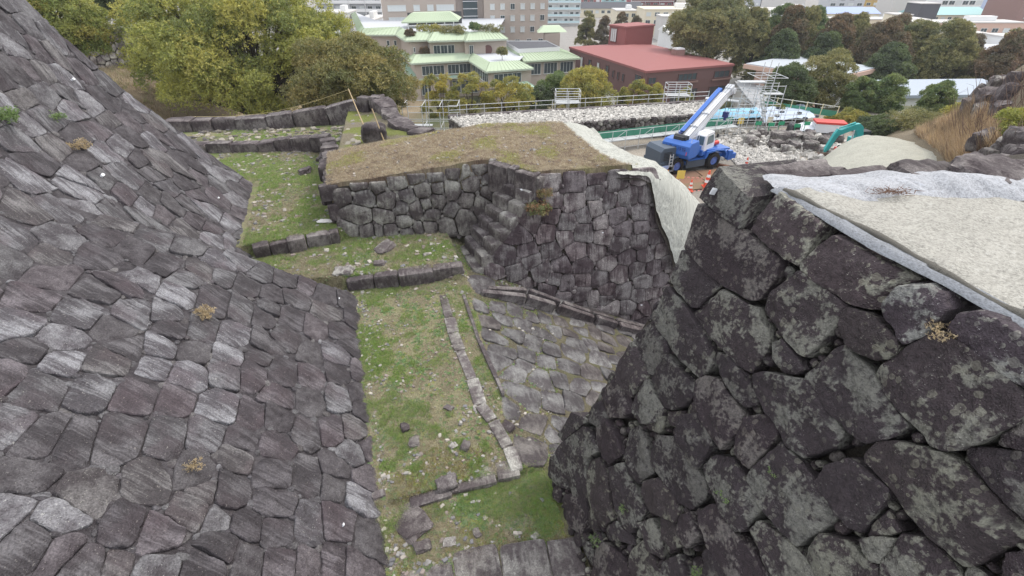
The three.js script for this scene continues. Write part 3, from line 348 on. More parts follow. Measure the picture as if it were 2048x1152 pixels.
// ---------- right: steep near wall with traced stones
const rightFn = (s, h, d) => { const k = 0.292 * h; const nx = -0.968 * 0.96, nz = 0.252 * 0.96, ny = 0.28; return V(0.67 + 0.252 * s + 0.968 * k + d * nx, h + d * ny, -(7.41 - 0.968 * s + 0.252 * k) + d * nz); };
const rightTop = (s, h, d) => { const p = rightFn(s, h, Math.max(0, d)); if (d < 0) { p.x -= 0.968 * d; p.z += 0.252 * d; } return p; }; // same face, stone runs level into the wall
const insidePoly = (p, x, y) => { let c = false; for (let i = 0, j = p.length - 1; i < p.length; j = i++) if ((p[i][1] > y) !== (p[j][1] > y) && x < (p[j][0] - p[i][0]) * (y - p[i][1]) / (p[j][1] - p[i][1]) + p[i][0]) c = !c; return c; };
const distPoly = (p, x, y) => { let m = 1e9; for (let i = 0; i < p.length; i++) { const a = p[i], b = p[(i + 1) % p.length], dx = b[0] - a[0], dy = b[1] - a[1], t = clamp(((x - a[0]) * dx + (y - a[1]) * dy) / (dx * dx + dy * dy)); m = Math.min(m, Math.hypot(x - a[0] - t * dx, y - a[1] - t * dy)); } return m; };
{
  const r = rng(23), w = thing('castle_wall', 'dark steep stone wall with round pale lichens in the lower right foreground', 'stone wall');
  const mats = wallMats(rightMap, rightBump, 1.5, 0.055, [[1, 1, 1], [0.8, 0.78, 0.8], [1.2, 1.2, 1.16], [0.9, 0.82, 0.86], [1.08, 1.08, 1.0]], 0.8);
  const pale = wallMats(rightMap, rightBump, 1.5, 0.05, [[1.7, 1.7, 1.6], [1.45, 1.48, 1.56]], 0.85);
  const polys = RIGHT_STONES.map(a => pairs(a).map(([s, h]) => s < 0.138 * h + 0.17 ? [0.138 * h - 0.02, h] : [s, h]));
  polys.forEach((p, i) => { const k = i === 1 || i === 7 ? pale[0] : i === 8 || i === 10 ? pale[1] : mats[Math.floor(r() * mats.length)];
    const tall = i < 4 || i === 7 || i === 8 || i === 10, quoin = p.some(([s, h]) => s < 0.138 * h);
    part(w, 'stone', stoneGeo(p, tall ? rightTop : rightFn, r, { n: 64, rings: 9, depth: i === 0 ? 1.3 : tall ? 0.9 : 0.4, rough: 0.05, bulge: 0.012, inset: -0.012, chamfer: 0.016, cut: 0.03, soft: 0, offv: 0.07, chips: 3, crease: 0.3, tile: 1.5, tilt: 0.05, edge: 0.008, freq: 3.6, out: i === 0 ? 0.04 : 0, ...(quoin ? { chips: 0, offv: 0.012, tilt: 0.008, edge: 0.003, rough: 0.025, cut: 0.02 } : {}) }), k); });
  part(w, 'rubble_core', grid(20, 24, (a, b) => { const h = lerp(-0.6, 7.25, b), p = rightFn(lerp(0.138 * h + 0.1, 7.5, a), h, -0.32); return [p.x, p.y, p.z, a * 7, b * 7]; }), earth);
  const pts = []; for (let k = 0; k < 6000; k++) { const h = r() * 7.1, s = 0.138 * h + 0.05 + r() * 7.2; let d = 1e9, ins = false; for (const p of polys) { if (insidePoly(p, s, h)) { ins = true; break; } d = Math.min(d, distPoly(p, s, h)); } if (ins || s < 0.138 * h + 0.3) continue; for (const q of pts) d = Math.min(d, Math.hypot(q[0] - s, q[1] - h) - q[2]); if (d > 0.035) pts.push([s, h, Math.min(d * 1.15, 0.24)]); }
  pts.sort((a, b) => b[2] - a[2]); const rest = [];
  pts.forEach(([s, h, q], i) => { const g = stoneGeo(blobPoly(s, h, q, r), rightFn, r, { n: 14, rings: 2, depth: 0.2, rough: 0.03, bulge: 0.03, chamfer: 0.02, inset: 0, out: -0.06 - 0.09 * r(), tile: 1.5, tilt: 0.25, edge: 0.006 }); if (i < 230) part(w, 'wedge_stone', g, r() < 0.2 ? pale[0] : mats[i % 5]); else rest.push(g); });
  if (rest.length) part(w, 'small_wedge_stones', rest, mats[4]).userData.kind = 'stuff';
  // far face round the corner (coursed blocks)
  const cf = (a, h, d) => { const p = rightFn(0.138 * h, h, 0); d -= 0.25; return V(p.x + 0.968 * a - 0.25 * d, p.y + 0.1 * d, p.z - 0.252 * a - 0.96 * d); };
  for (let j = 0; j < 10; j++) { let a = 0.5; while (a < 7) { const l = 0.6 + r() * 0.6; part(w, 'stone', stoneGeo([[a, j * 0.74 - 0.3], [a + l, j * 0.74 - 0.3], [a + l, j * 0.74 + 0.42], [a, j * 0.74 + 0.42]], cf, r, { n: 14, rings: 1, depth: 0.3, tile: 1.5 }), mats[Math.floor(r() * 5)]); a += l; if (j < 3) a += 0; } }
  // survey marks
  const mk = mat(0.62, 0.64, 0.66, 0.6); for (const [s, h] of [[1.2, 7.2]]) part(w, 'survey_mark', stoneGeo([[s, h - 0.07], [s + 0.05, h - 0.06], [s + 0.06, h + 0.05], [s + 0.02, h + 0.07]], rightFn, r, { n: 10, rings: 1, depth: 0.1, out: 0.125, rough: 0.002, chamfer: 0.004, bulge: 0, tilt: 0, edge: 0 }), mk);
}

// ---------- centre: coursed walls of the mound, and the steps between them
const bigFn = (s, y, d) => { const o = 0.27 * (3.1 - y) + d; return V(0.986 * s + 0.168 * o, y + 0.25 * d, -(17.75 + 0.168 * s - 0.986 * o)); };
const greyFn = (s, y, d) => { const b = 0.15 * (y - 0.5) - d; return V(-7.09 + 0.993 * s - 0.119 * b, y + 0.12 * d, -(17.95 + 0.119 * s + 0.993 * b)); };
const topBig = s => 3.25 + 0.2 * (vn(s * 2.1, 4, 9) - 0.5) - 0.03 * Math.max(0, s - 4);
const NSTEP = 8, stepAt = i => ({ s: -1.84 + i * 0.385, y: -0.1 + i * 0.47 });
{
  const r = rng(31), w = thing('castle_wall', 'tall wall of dark mauve squared stones below the earth mound in the centre', 'stone wall');
  const mats = wallMats(midMap, midBump, 2, 0.025, [[1, 1, 1], [0.85, 0.8, 0.83], [1.25, 1.22, 1.2], [0.95, 0.86, 0.88], [1.5, 1.5, 1.46], [0.78, 0.74, 0.76]]);
  const sites = pairs(BIG_STONES).filter(p => p[1] > -4.6);
  const cells = voronoi(sites, s => { let p = [[-2.6, -4.6], [8.2, -4.6], [8.2, topBig(s[0])], [-2.6, topBig(s[0])]]; if (s[0] < 1) { p = clip(p, -1.22, 1, 1.75); } return clip(p, 1, 0.33, 5.75 + 0.33 * 3.1 + (vn(s[1] * 3, 2, 8) - 0.5) * 0.5); }, 1.1, 0.05, 7, { axes: [0, Math.PI / 2], within: 0.75, k: 0.75 });
  const mine = [];
  cells.forEach(c => { if (c.length < 3 || Math.abs(centroid(c)[2]) < 0.03) return; mine.push(c); part(w, 'stone', stoneGeo(c, bigFn, r, { n: 28, rings: 4, depth: 0.35, rough: 0.055, bulge: 0.02, inset: 0.006, chamfer: 0.026, cut: 0.09, soft: 0.12, offv: 0.09, tile: 2, tilt: 0.13, edge: 0.014 }), mats[Math.floor(r() * r() * 6.0) % 6]); });
  part(w, 'earth_core', grid(20, 16, (a, b) => { const s = lerp(-2.6, 8, a), y = lerp(-4.8, Math.min(3.12, 1.22 * (s + 1.84) - 0.75), b), p = bigFn(Math.min(s, 5.6 + 0.33 * (3.1 - y)), y, -0.12); return [p.x, p.y, p.z, s, y]; }), earth);
  fillers(w, jointPoints(mine, r, 0.14).filter(p => r() < 0.85 && p[1] < topBig(p[0]) - 0.28 && p[1] < 1.22 * p[0] + 1.5), bigFn, mats, r, { size: 0.1, tile: 2 }, 190);
}
{
  const r = rng(37), w = thing('castle_wall', 'low pale grey rubble wall behind the middle grass patch, left of the steps', 'stone wall');
  const mats = wallMats(greyMap, greyBump, 2, 0.022, [[1, 1, 1], [1.2, 1.2, 1.16], [0.82, 0.78, 0.78], [1.1, 1.1, 1.08], [0.92, 0.9, 0.88]]);
  const sites = pairs(GREY_STONES), top = s => 2.62 + 0.115 * s;
  const cells = voronoi(sites, s => { const y = top(s[0]) + 0.24 * (vn(s[0] * 2.3, 1, 4) - 0.5); return [[-0.05, 0.3], [6.6, 0.3], [6.6, y], [-0.05, y]]; }, 1.1, 0.06, 8, { axes: [0, Math.PI / 2], within: 0.75, k: 0.4 }), mine = [];
  cells.forEach(c => { if (c.length < 3 || Math.abs(centroid(c)[2]) < 0.02) return; mine.push(c); part(w, 'stone', stoneGeo(c, greyFn, r, { n: 26, rings: 4, depth: 0.4, rough: 0.04, bulge: 0.05, inset: 0.018, chamfer: 0.04, cut: 0.11, tile: 2, tilt: 0.08 }), mats[Math.floor(r() * 5)]); });
  part(w, 'earth_core', grid(12, 6, (a, b) => { const s = a * 6.6, p = greyFn(s, lerp(0.2, top(s) - 0.06, b), -0.13); return [p.x, p.y, p.z, s, b * 2]; }), earth);
  fillers(w, jointPoints(mine, r, 0.12).filter(p => r() < 0.9 && p[1] < top(p[0]) - 0.28 && p[0] > 0.1), greyFn, mats, r, { size: 0.1, tile: 2 }, 120);
}
// rounded, dented block used for kerbs, steps and boulders
function rock(w, h, d, r, o = {}) {
  const { seg = 6, round = 0.35, amp = 0.08, tile = 2 } = o, g = new THREE.BoxGeometry(1, 1, 1, seg, seg, seg), p = g.attributes.position, s = r() * 99, uv = g.attributes.uv, nn = g.attributes.normal, ou = r() * 5, ov = r() * 5;
  for (let i = 0; i < p.count; i++) { let v = V(p.getX(i), p.getY(i), p.getZ(i)); const q = v.clone().multiplyScalar(2), e = 6 - 4 * round, L = Math.pow(Math.abs(q.x) ** e + Math.abs(q.y) ** e + Math.abs(q.z) ** e, 1 / e), m = Math.max(Math.abs(q.x), Math.abs(q.y), Math.abs(q.z)); v.multiplyScalar(lerp(1, m / L, 0.9));
    const n = 1 + amp * 2 * (vn3(v.x * 3 + s, v.y * 3, v.z * 3 + s, 3) - 0.5) + amp * (vn3(v.x * 7 + s, v.y * 7, v.z * 7, 5) - 0.5); v.multiplyScalar(n); v.set(v.x * w, v.y * h, v.z * d);
    const ax = Math.abs(nn.getX(i)), ay = Math.abs(nn.getY(i)); uv.setXY(i, ((ax > 0.5 ? v.z : v.x) + ou) / tile, ((ay > 0.5 ? v.z : v.y) + ov) / tile); p.setXYZ(i, v.x, v.y, v.z); }
  const m = new THREE.BufferGeometry(); m.setAttribute('position', p); m.setAttribute('uv', uv); m.setIndex(g.index); return toCreasedNormals(m, 0.45);
}
function put(g, x, y, z, ry = 0, rx = 0, rz = 0) { if (rx) g.rotateX(rx); if (rz) g.rotateZ(rz); if (ry) g.rotateY(ry); g.translate(x, y, z); return g; }
const kerbMats = wallMats(greyMap, greyBump, 2, 0.02, [[0.85, 0.8, 0.83], [0.62, 0.55, 0.58], [1.05, 1.02, 1.0], [0.72, 0.66, 0.68], [0.5, 0.45, 0.47], [1.5, 1.5, 1.47]]);
const kerbMat = r => kerbMats[Math.floor(r() * 5)];
{ // steps: long treads running away from the viewer
  const r = rng(41), st = thing('stone_steps', 'steep flight of worn dark stone steps climbing onto the mound', 'steps');
  for (let i = 0; i < NSTEP; i++) { const { s, y } = stepAt(i), a = bigFn(s + 0.3, y, 0.04), back = greyFn(4.95 + i * 0.3, 1, 0); const far = V(back.x, y, back.z), L = Math.hypot(far.x - a.x, far.z - a.z), ang = Math.atan2(far.x - a.x, far.z - a.z), cuts = [0, 0.4 + 0.2 * r(), 1];
    for (let k = 0; k < 2; k++) { const l = (cuts[k + 1] - cuts[k]) * L, c = a.clone().lerp(far, (cuts[k] + cuts[k + 1]) / 2); part(st, 'step_stone', put(rock(0.66, 0.58, l * 0.99, r, { seg: 7, round: 0.02, amp: 0.045 }), c.x + 0.1, y - 0.27 + (r() - 0.5) * 0.05, c.z, ang + (r() - 0.5) * 0.05, 0, (r() - 0.5) * 0.08), kerbMats[[0, 2, 2, 5, 0][Math.floor(r() * 5)]]); } }
}

// ---------- near ground: grass terraces and the paved ramp
const rampW = (x, f) => (x + 1.5) * 0.976 + (f - 14.5) * 0.218;
const kerb1F = x => 15.08 + (x + 5.61) * 0.155, kerb2F = x => 16.43 + (x + 10.03) * 0.4515, rowF = x => 6.62 + (x + 2.41) * 0.277;
function groundY(x, f) {
  let y = 0.06 * (fbm(x * 0.7 + 20, f * 0.7, 3, 3) - 0.5) + 0.03 * (fbm(x * 4, f * 4, 6, 2) - 0.5);
  const rightLim = -2.05 - 0.3 * (f - 16.5);
  const inMid = step(f - kerb1F(x), -0.06, 0.1) * step(rightLim - x, -0.15, 0.15);
  y += 0.5 * inMid;
  const inUp = step(f - kerb2F(x), -0.05, 0.12) * step(-6.7 - 0.25 * (f - 17.8) - x, -0.4, 0.3);
  y += inUp * (0.5 + 0.025 * Math.max(0, f - 18)) + inUp * step(f, 26.8, 27.8) * 0.15;
  y -= 0.13 * step(rowF(x) - f, -0.02, 0.14) * step(x, -3.4, -2.6);
  const w = rampW(x, f); y -= (0.05 + 0.42 * Math.max(0, w) ) * step(w, -0.05, 0.12) * step(f, 6.9, 8.6) * (1 - inMid);
  return y;
}
function patchGreen(x, f) { return fbm(x * 0.6 + 3, f * 0.6, 12, 4) * 0.5 + 0.5 * fbm(x * 3, f * 3, 14, 4) + 0.05 * step(f, 13, 17) - 0.01 * step(7.5 - f, 0, 1.5) - 0.03; }
function groundColour(x, y, z) {
  const f = -z, g = step(patchGreen(x, f), 0.38, 0.66), d = step(fbm(x * 2.2, f * 2.2 + 40, 18, 4), 0.45, 0.7), m = step(fbm(x * 1.4, f * 1.4, 22, 4), 0.6, 0.72) * step(7.2 - f, -0.5, 1);
  let c = mix3([0.37, 0.36, 0.22], [0.20, 0.29, 0.075], g); c = mix3(c, [0.22, 0.19, 0.14], 0.6 * d); const w = rampW(x, f); c = mix3(c, [0.15, 0.135, 0.095], 0.75 * step(w, 0, 0.3) * step(f, 7, 8.4)); return mix3(c, [0.19, 0.19, 0.06], m);
}
const groundMat = new THREE.MeshStandardMaterial({ map: soilMap, bumpMap: soilBump, bumpScale: 0.03, vertexColors: true, roughness: 1 });
{
  const g = grid(310, 300, (a, b) => { const x = lerp(-22, 9.5, a), f = lerp(2.6, 32.3, b); let y = groundY(x, f); return [x, y, -f, x / 1.6, f / 1.6]; }, groundColour);
  structure('grass_ground', g, groundMat);
}
// mound top
const moundFront = x => x < -0.75 ? 18.34 + 0.119 * (x + 7.09) : x < 0.8 ? lerp(19.1, 17.95, (x + 0.75) / 1.55) : 17.82 + 0.168 * x;
const MB = [[-9, 22.4], [-6.3, 23.5], [-2, 24.5], [2.6, 25.2], [4.5, 23.6], [6.5, 20.8], [7.4, 19.4]];
const moundBack = x => { for (let i = 1; i < MB.length; i++) if (x <= MB[i][0] || i === MB.length - 1) return lerp(MB[i - 1][1], MB[i][1], (x - MB[i - 1][0]) / (MB[i][0] - MB[i - 1][0])); };
const moundY = (x, f) => Math.min(2.66 + 0.118 * (x + 7.09), 3.32) + 0.14 * Math.sin(clamp((f - 18) / 7) * 3.1) + 0.12 * (fbm(x * 0.8, f * 0.8, 71, 3) - 0.5) + 0.05 * (fbm(x * 4, f * 4, 72, 2) - 0.5) - 0.12 * step(x, 4.6, 6.4);
{
  const g = grid(130, 70, (a, b) => { const x = lerp(lerp(-7.25, -8.6, b), lerp(5.2, 2.5, Math.pow(b, 0.45)), a), f = lerp(moundFront(x), moundBack(x), b); let y = moundY(x, f); if (b > 0.97) y -= 0.5; if (b === 0) y -= 1.3; if (a === 0 || a === 1) y -= 0.8; return [x, y, -f, x / 1.6, f / 1.6]; },
    (x, y, z) => { const f = -z, g = step(fbm(x * 0.7 + 9, f * 0.7, 81, 4) + 0.12 * step(Math.abs(f - moundFront(x)), 0.9, 0.1) + 0.1 * step(f, 23.3, 24.6), 0.52, 0.78), d = step(fbm(x * 3.1, f * 3.1, 83, 5), 0.4, 0.68); let c = mix3([0.42, 0.36, 0.26], [0.22, 0.16, 0.12], d); return mix3(c, [0.27, 0.29, 0.10], 0.8 * g); });
  structure('mound_top', g, groundMat);
}
{ // rubble-strewn ground behind the mound's left edge
  structure('rubble_ground', grid(70, 90, (a, b) => { const f = lerp(21.8, 31.6, b), x = lerp(lerp(-8.4, -10.4, b), lerp(-3.6, -7.2, b), a), e = step(a, 0, 0.05); return [x, 1.5 + 0.75 * e + 0.16 * (fbm(x * 1.2, f * 1.2, 91, 4) - 0.5) + 0.35 * step(a, 0.3, 0.9) - (a > 0.985 ? 1.5 : 0), -f, x / 1.6, f / 1.6]; },
    (x, y, z) => { const g = step(fbm(x * 0.8 + 5, z * 0.8, 95, 4), 0.38, 0.56); return mix3([0.29, 0.26, 0.19], [0.24, 0.28, 0.07], g); }), groundMat);
}
// ---------- kerbs
function kerbRow(name, label, pts, seed, o = {}) { // pts: [x,f,topY]
  const r = rng(seed), t = thing(name, label, o.cat ?? 'kerb'); let n = 0;
  for (let i = 1; i < pts.length; i++) { const a = pts[i - 1], b = pts[i], L = Math.hypot(b[0] - a[0], b[1] - a[1]), ang = Math.atan2(b[1] - a[1], b[0] - a[0]); let d = 0;
    while (d < L - 0.08) { let l = (o.len ?? 0.8) * (0.6 + 0.8 * r()); if (L - d - l < (o.len ?? 0.8) * 0.4) l = L - d; const q = (d + l / 2) / L, w = (o.w ?? 0.4) * (0.75 + 0.5 * r()), h = (o.h ?? 0.45) * (0.85 + 0.3 * r()), top = lerp(a[2], b[2], q) + (r() - 0.5) * (o.jy ?? 0.08), slope = Math.atan2(b[2] - a[2], L);
      if (!(o.gap && r() < o.gap)) part(t, 'kerb_stone', put(rock(l * 1.0, h, w, r, { round: (o.round ?? 0.1) - 1.3, amp: o.amp ?? 0.05, seg: 8 }), lerp(a[0], b[0], q) + (r() - 0.5) * (o.jx ?? 0.05), top - h / 2, -lerp(a[1], b[1], q) + (r() - 0.5) * (o.jx ?? 0.05), ang + (r() - 0.5) * (o.jr ?? 0.07), (r() - 0.5) * 0.1, slope + (r() - 0.5) * 0.06), o.mats ? o.mats[Math.floor(r() * o.mats.length)] : kerbMat(r));
      d += l; } }
  return t;
}
const dk = [kerbMats[1], kerbMats[3], kerbMats[4], kerbMats[1]];
kerbRow('stone_kerb', 'low dark kerb between the middle grass patch and the lower grass strip', [[-6.0, 15.0, 0.48], [-4.2, 15.3, 0.54], [-1.85, 15.95, 0.58]], 51, { len: 1.35, h: 0.6, w: 0.5, mats: [kerbMats[1], kerbMats[0], kerbMats[3]], jy: 0.05 });
kerbRow('stone_kerb', 'kerb of squared stones at the front edge of the upper left grass patch', [[-9.9, 16.45, 1.0], [-8.2, 17.3, 1.04], [-7.0, 17.75, 1.06]], 52, { len: 0.75, h: 0.65, w: 0.6, mats: [kerbMats[1], kerbMats[0], kerbMats[3]] });
kerbRow('stone_kerb', 'low wall of dark blocks along the left edge of the earth mound', [[-7.2, 18.25, 2.62], [-7.6, 19.6, 2.35], [-8.5, 22.3, 2.4], [-9.1, 24.2, 2.3], [-10.0, 26.6, 2.15]], 53, { len: 0.85, h: 0.75, w: 0.75, mats: dk, jy: 0.2, jr: 0.3 });
kerbRow('stone_kerb', 'low wall under the mound edge facing the upper left grass patch', [[-7.1, 18.1, 1.9], [-7.75, 20, 1.75], [-9.3, 24, 1.7], [-10.1, 26.5, 1.65]], 66, { len: 0.7, h: 0.75, w: 0.6, mats: dk, jy: 0.15 });
kerbRow('stone_kerb', 'row of dark stones closing the far end of the upper left grass patch', [[-10.0, 26.9, 2.2], [-12.2, 27.2, 1.95], [-14, 27.1, 1.75], [-18, 27, 1.7]], 54, { len: 1.25, h: 0.9, w: 0.7, mats: dk, jr: 0.06 });
kerbRow('stone_kerb', 'row of blocks topping the steps at the edge of the mound', [[-0.85, 19.1, 3.42], [0.2, 18.35, 3.4], [0.95, 17.85, 3.36]], 67, { len: 0.7, h: 1.2, w: 0.5, mats: [kerbMats[0], kerbMats[3]] });
kerbRow('stone_parapet', 'line of large squared parapet stones in front of the big tree', [[-21, 30.3, 2.1], [-15, 30.9, 2.2], [-11.5, 31.6, 2.55], [-9.6, 32.0, 2.95]], 55, { len: 1.75, h: 1.5, w: 0.9, amp: 0.04, mats: [kerbMats[0], kerbMats[1], kerbMats[3]], round: 0.05, jr: 0.04, cat: 'parapet' });
kerbRow('stone_parapet', 'broken line of tumbled parapet stones sloping down behind the bamboo poles', [[-9.5, 32.1, 3.1], [-8.0, 31.4, 3.15], [-6.9, 29, 2.8], [-5.7, 26.6, 2.7], [-4.2, 25.2, 2.85]], 56, { len: 1.3, h: 0.9, w: 1.0, mats: dk, jr: 0.4, jy: 0.15, round: 0.02, amp: 0.12, cat: 'parapet' });
kerbRow('stone_edging', 'broken line of pale flat edging stones down the middle of the grass strip', [[-2.5, 14.6, 0.05], [-1.9, 12.4, 0.055], [-1.15, 10.3, 0.055], [-0.85, 9.3, 0.055], [-0.5, 8.75, 0.055], [-0.1, 7.9, 0.06], [0.13, 7.25, 0.06]], 57, { len: 1.2, h: 0.3, w: 0.34, jy: 0.02, jr: 0.03, jx: 0.02, mats: [kerbMats[5], kerbMats[2], kerbMats[5]], round: 0.05, amp: 0.05 });
kerbRow('stone_edging', 'thin line of upright edging stones beside the paved ramp', [[-1.75, 14.6, 0.07], [-1.05, 12.0, 0.08], [-0.45, 10.3, 0.08], [-0.25, 9.7, 0.08]], 58, { len: 1.5, h: 0.35, w: 0.12, jy: 0.015, jr: 0.01, jx: 0.01, mats: [kerbMats[2], kerbMats[0]], amp: 0.02 });
kerbRow('stone_kerb', 'short row of flat stones crossing the grass strip near the bottom', [[-2.3, 6.55, -0.03], [-1.4, 6.9, 0.0], [0.15, 7.35, 0.02]], 59, { len: 1.0, h: 0.32, w: 0.5, jr: 0.1, jy: 0.03, amp: 0.06, round: 0.03, mats: [kerbMats[0], kerbMats[2]] });
kerbRow('stone_kerb', 'row of big smooth slabs at the bottom edge of the lower grass', [[-2.2, 4.6, -0.1], [-0.2, 5.05, -0.07], [1.45, 5.3, -0.03]], 60, { len: 1.3, h: 0.4, w: 1.0, jr: 0.03, jy: 0.03, jx: 0.02, round: 0.02, amp: 0.025, mats: [kerbMats[0], kerbMats[2]] });
{ // raised channel kerbs along the foot of the tall wall
  const rp = (x, f, dy) => [x, f, -0.1 - 0.42 * rampW(x, f) + dy];
  kerbRow('stone_channel', 'upper run of long grey drain kerbs at the foot of the tall wall', [rp(-0.95, 15.35, 0.25), rp(0.55, 15.75, 0.55), rp(3.2, 16.1, 0.35), rp(6.3, 16.6, 0.3)], 61, { len: 1.5, h: 0.4, w: 0.2, jr: 0.02, jx: 0.02, jy: 0.03, round: 0.06, amp: 0.03, mats: [kerbMats[0], kerbMats[3]] });
  kerbRow('stone_channel', 'lower run of long grey drain kerbs between tall wall and paved ramp', [rp(-1.2, 15.0, 0.2), rp(0.5, 15.35, 0.5), rp(3.3, 15.7, 0.4), rp(6.4, 16.2, 0.35)], 62, { len: 1.6, h: 0.5, w: 0.3, jr: 0.02, jx: 0.02, jy: 0.03, round: 0.06, amp: 0.03, mats: [kerbMats[0], kerbMats[1]] });
}
{ // paving stones on the ramp
  const r = rng(63), t = thing('paved_ramp', 'stepped ramp of big worn grey paving stones running down behind the dark wall', 'paving'); tag(t, null, null, null, 'structure');
  const mats = wallMats(greyMap, greyBump, 2, 0.012, [[0.66, 0.67, 0.71], [0.56, 0.565, 0.6], [0.76, 0.77, 0.81], [0.58, 0.54, 0.545]], 0.65);
  const map = (w, v, d) => { const x = -1.5 + 0.976 * w - 0.218 * v, f = 14.5 + 0.218 * w + 0.976 * v; return V(x + 0.35 * d, -0.14 - 0.42 * w * step(f, 6.9, 8.6) + 0.92 * d, -f); };
  const sites = pairs(PAVERS); for (let k = 0; k < 900; k++) { const w = 0.3 + r() * 8.5, v = -7 + r() * 8; if (rampW(0, 0) && sites.every(s => Math.hypot(s[0] - w, s[1] - v) > 0.66)) sites.push([w, v]); }
  const cells = voronoi(sites, s => { const o = []; for (let i = 0; i < 10; i++) o.push([s[0] + Math.cos(i * 0.628) * 0.85, s[1] + Math.sin(i * 0.628) * 0.95]); return clip(o, -1, 0, 0.02); }, 1, 0.05, 9, { axes: [-0.35, 1.22], within: 0.75, k: 0.8 });
  cells.forEach(c => { if (c.length > 2 && Math.abs(centroid(c)[2]) > 0.05) part(t, 'paving_stone', stoneGeo(c, map, r, { n: 22, rings: 3, depth: 0.25, rough: 0.025, bulge: 0.05, inset: -0.004, chamfer: 0.028, cut: 0.05, soft: 0.06, chips: 1, tilt: 0.12, tile: 2, out: 0.10, edge: 0.02 }), mats[Math.floor(r() * 4)]); });
}
// ---------- control-net sheets
function sheet(P, nu, nv, disp, tile = 2) { // P rows x cols, Catmull-Rom both ways, thin closed sheet
  const R = P.length, C = P[0].length, cr = (a, b, c, d, t) => 0.5 * (2 * b + (c - a) * t + (2 * a - 5 * b + 4 * c - d) * t * t + (3 * b - a - 3 * c + d) * t * t * t), at = (i, j, k) => P[clamp(i, 0, R - 1)][clamp(j, 0, C - 1)][k];
  return grid(nu, nv, (a, b) => { const x = a * (C - 1), y = b * (R - 1), j = Math.min(C - 2, Math.floor(x)), i = Math.min(R - 2, Math.floor(y)), o = []; for (let k = 0; k < 3; k++) { const q = []; for (let m = -1; m < 3; m++) q.push(cr(at(i + m, j - 1, k), at(i + m, j, k), at(i + m, j + 1, k), at(i + m, j + 2, k), x - j)); o.push(cr(q[0], q[1], q[2], q[3], y - i)); } const d = disp(a, b, o[0], o[1], o[2]); o[1] += d; o[0] += d * 0.2; return [...o, o[0] / tile, (o[2] + o[1]) / tile]; });
}
const felt = (r, g, b, s = 0.01) => new THREE.MeshStandardMaterial({ map: feltMap, bumpMap: feltBump, bumpScale: s, color: lin(r, g, b), roughness: 0.95 });
{
  const o = part(scene, 'slope_netting', sheet(NET, 60, 120, (a, b, x, y, z) => 0.09 + 0.26 * (fbm(x * 0.9, z * 0.9 + y, 31, 3) - 0.5) + 0.16 * (Math.abs(fbm(x * 2.2 + y, z * 2.2 + y * 2, 33, 3) - 0.5) * 2 - 0.3)), felt(0.47, 0.485, 0.455, 0.02)); tag(o, 'pale netting draped over the collapsed right end of the mound', 'netting');
}
{ // rubble under and beside the netting
  const g = sheet(NET.map(r => r.map(p => [p[0], p[1] - 0.22, p[2]])).map(r => [...r, [r[3][0] + 2, r[3][1] - 4, r[3][2] - 2]]), 20, 30, (a, b, x, y, z) => 0.1 * fbm(x, z, 5)); structure('mound_shoulder', g, earth);
}
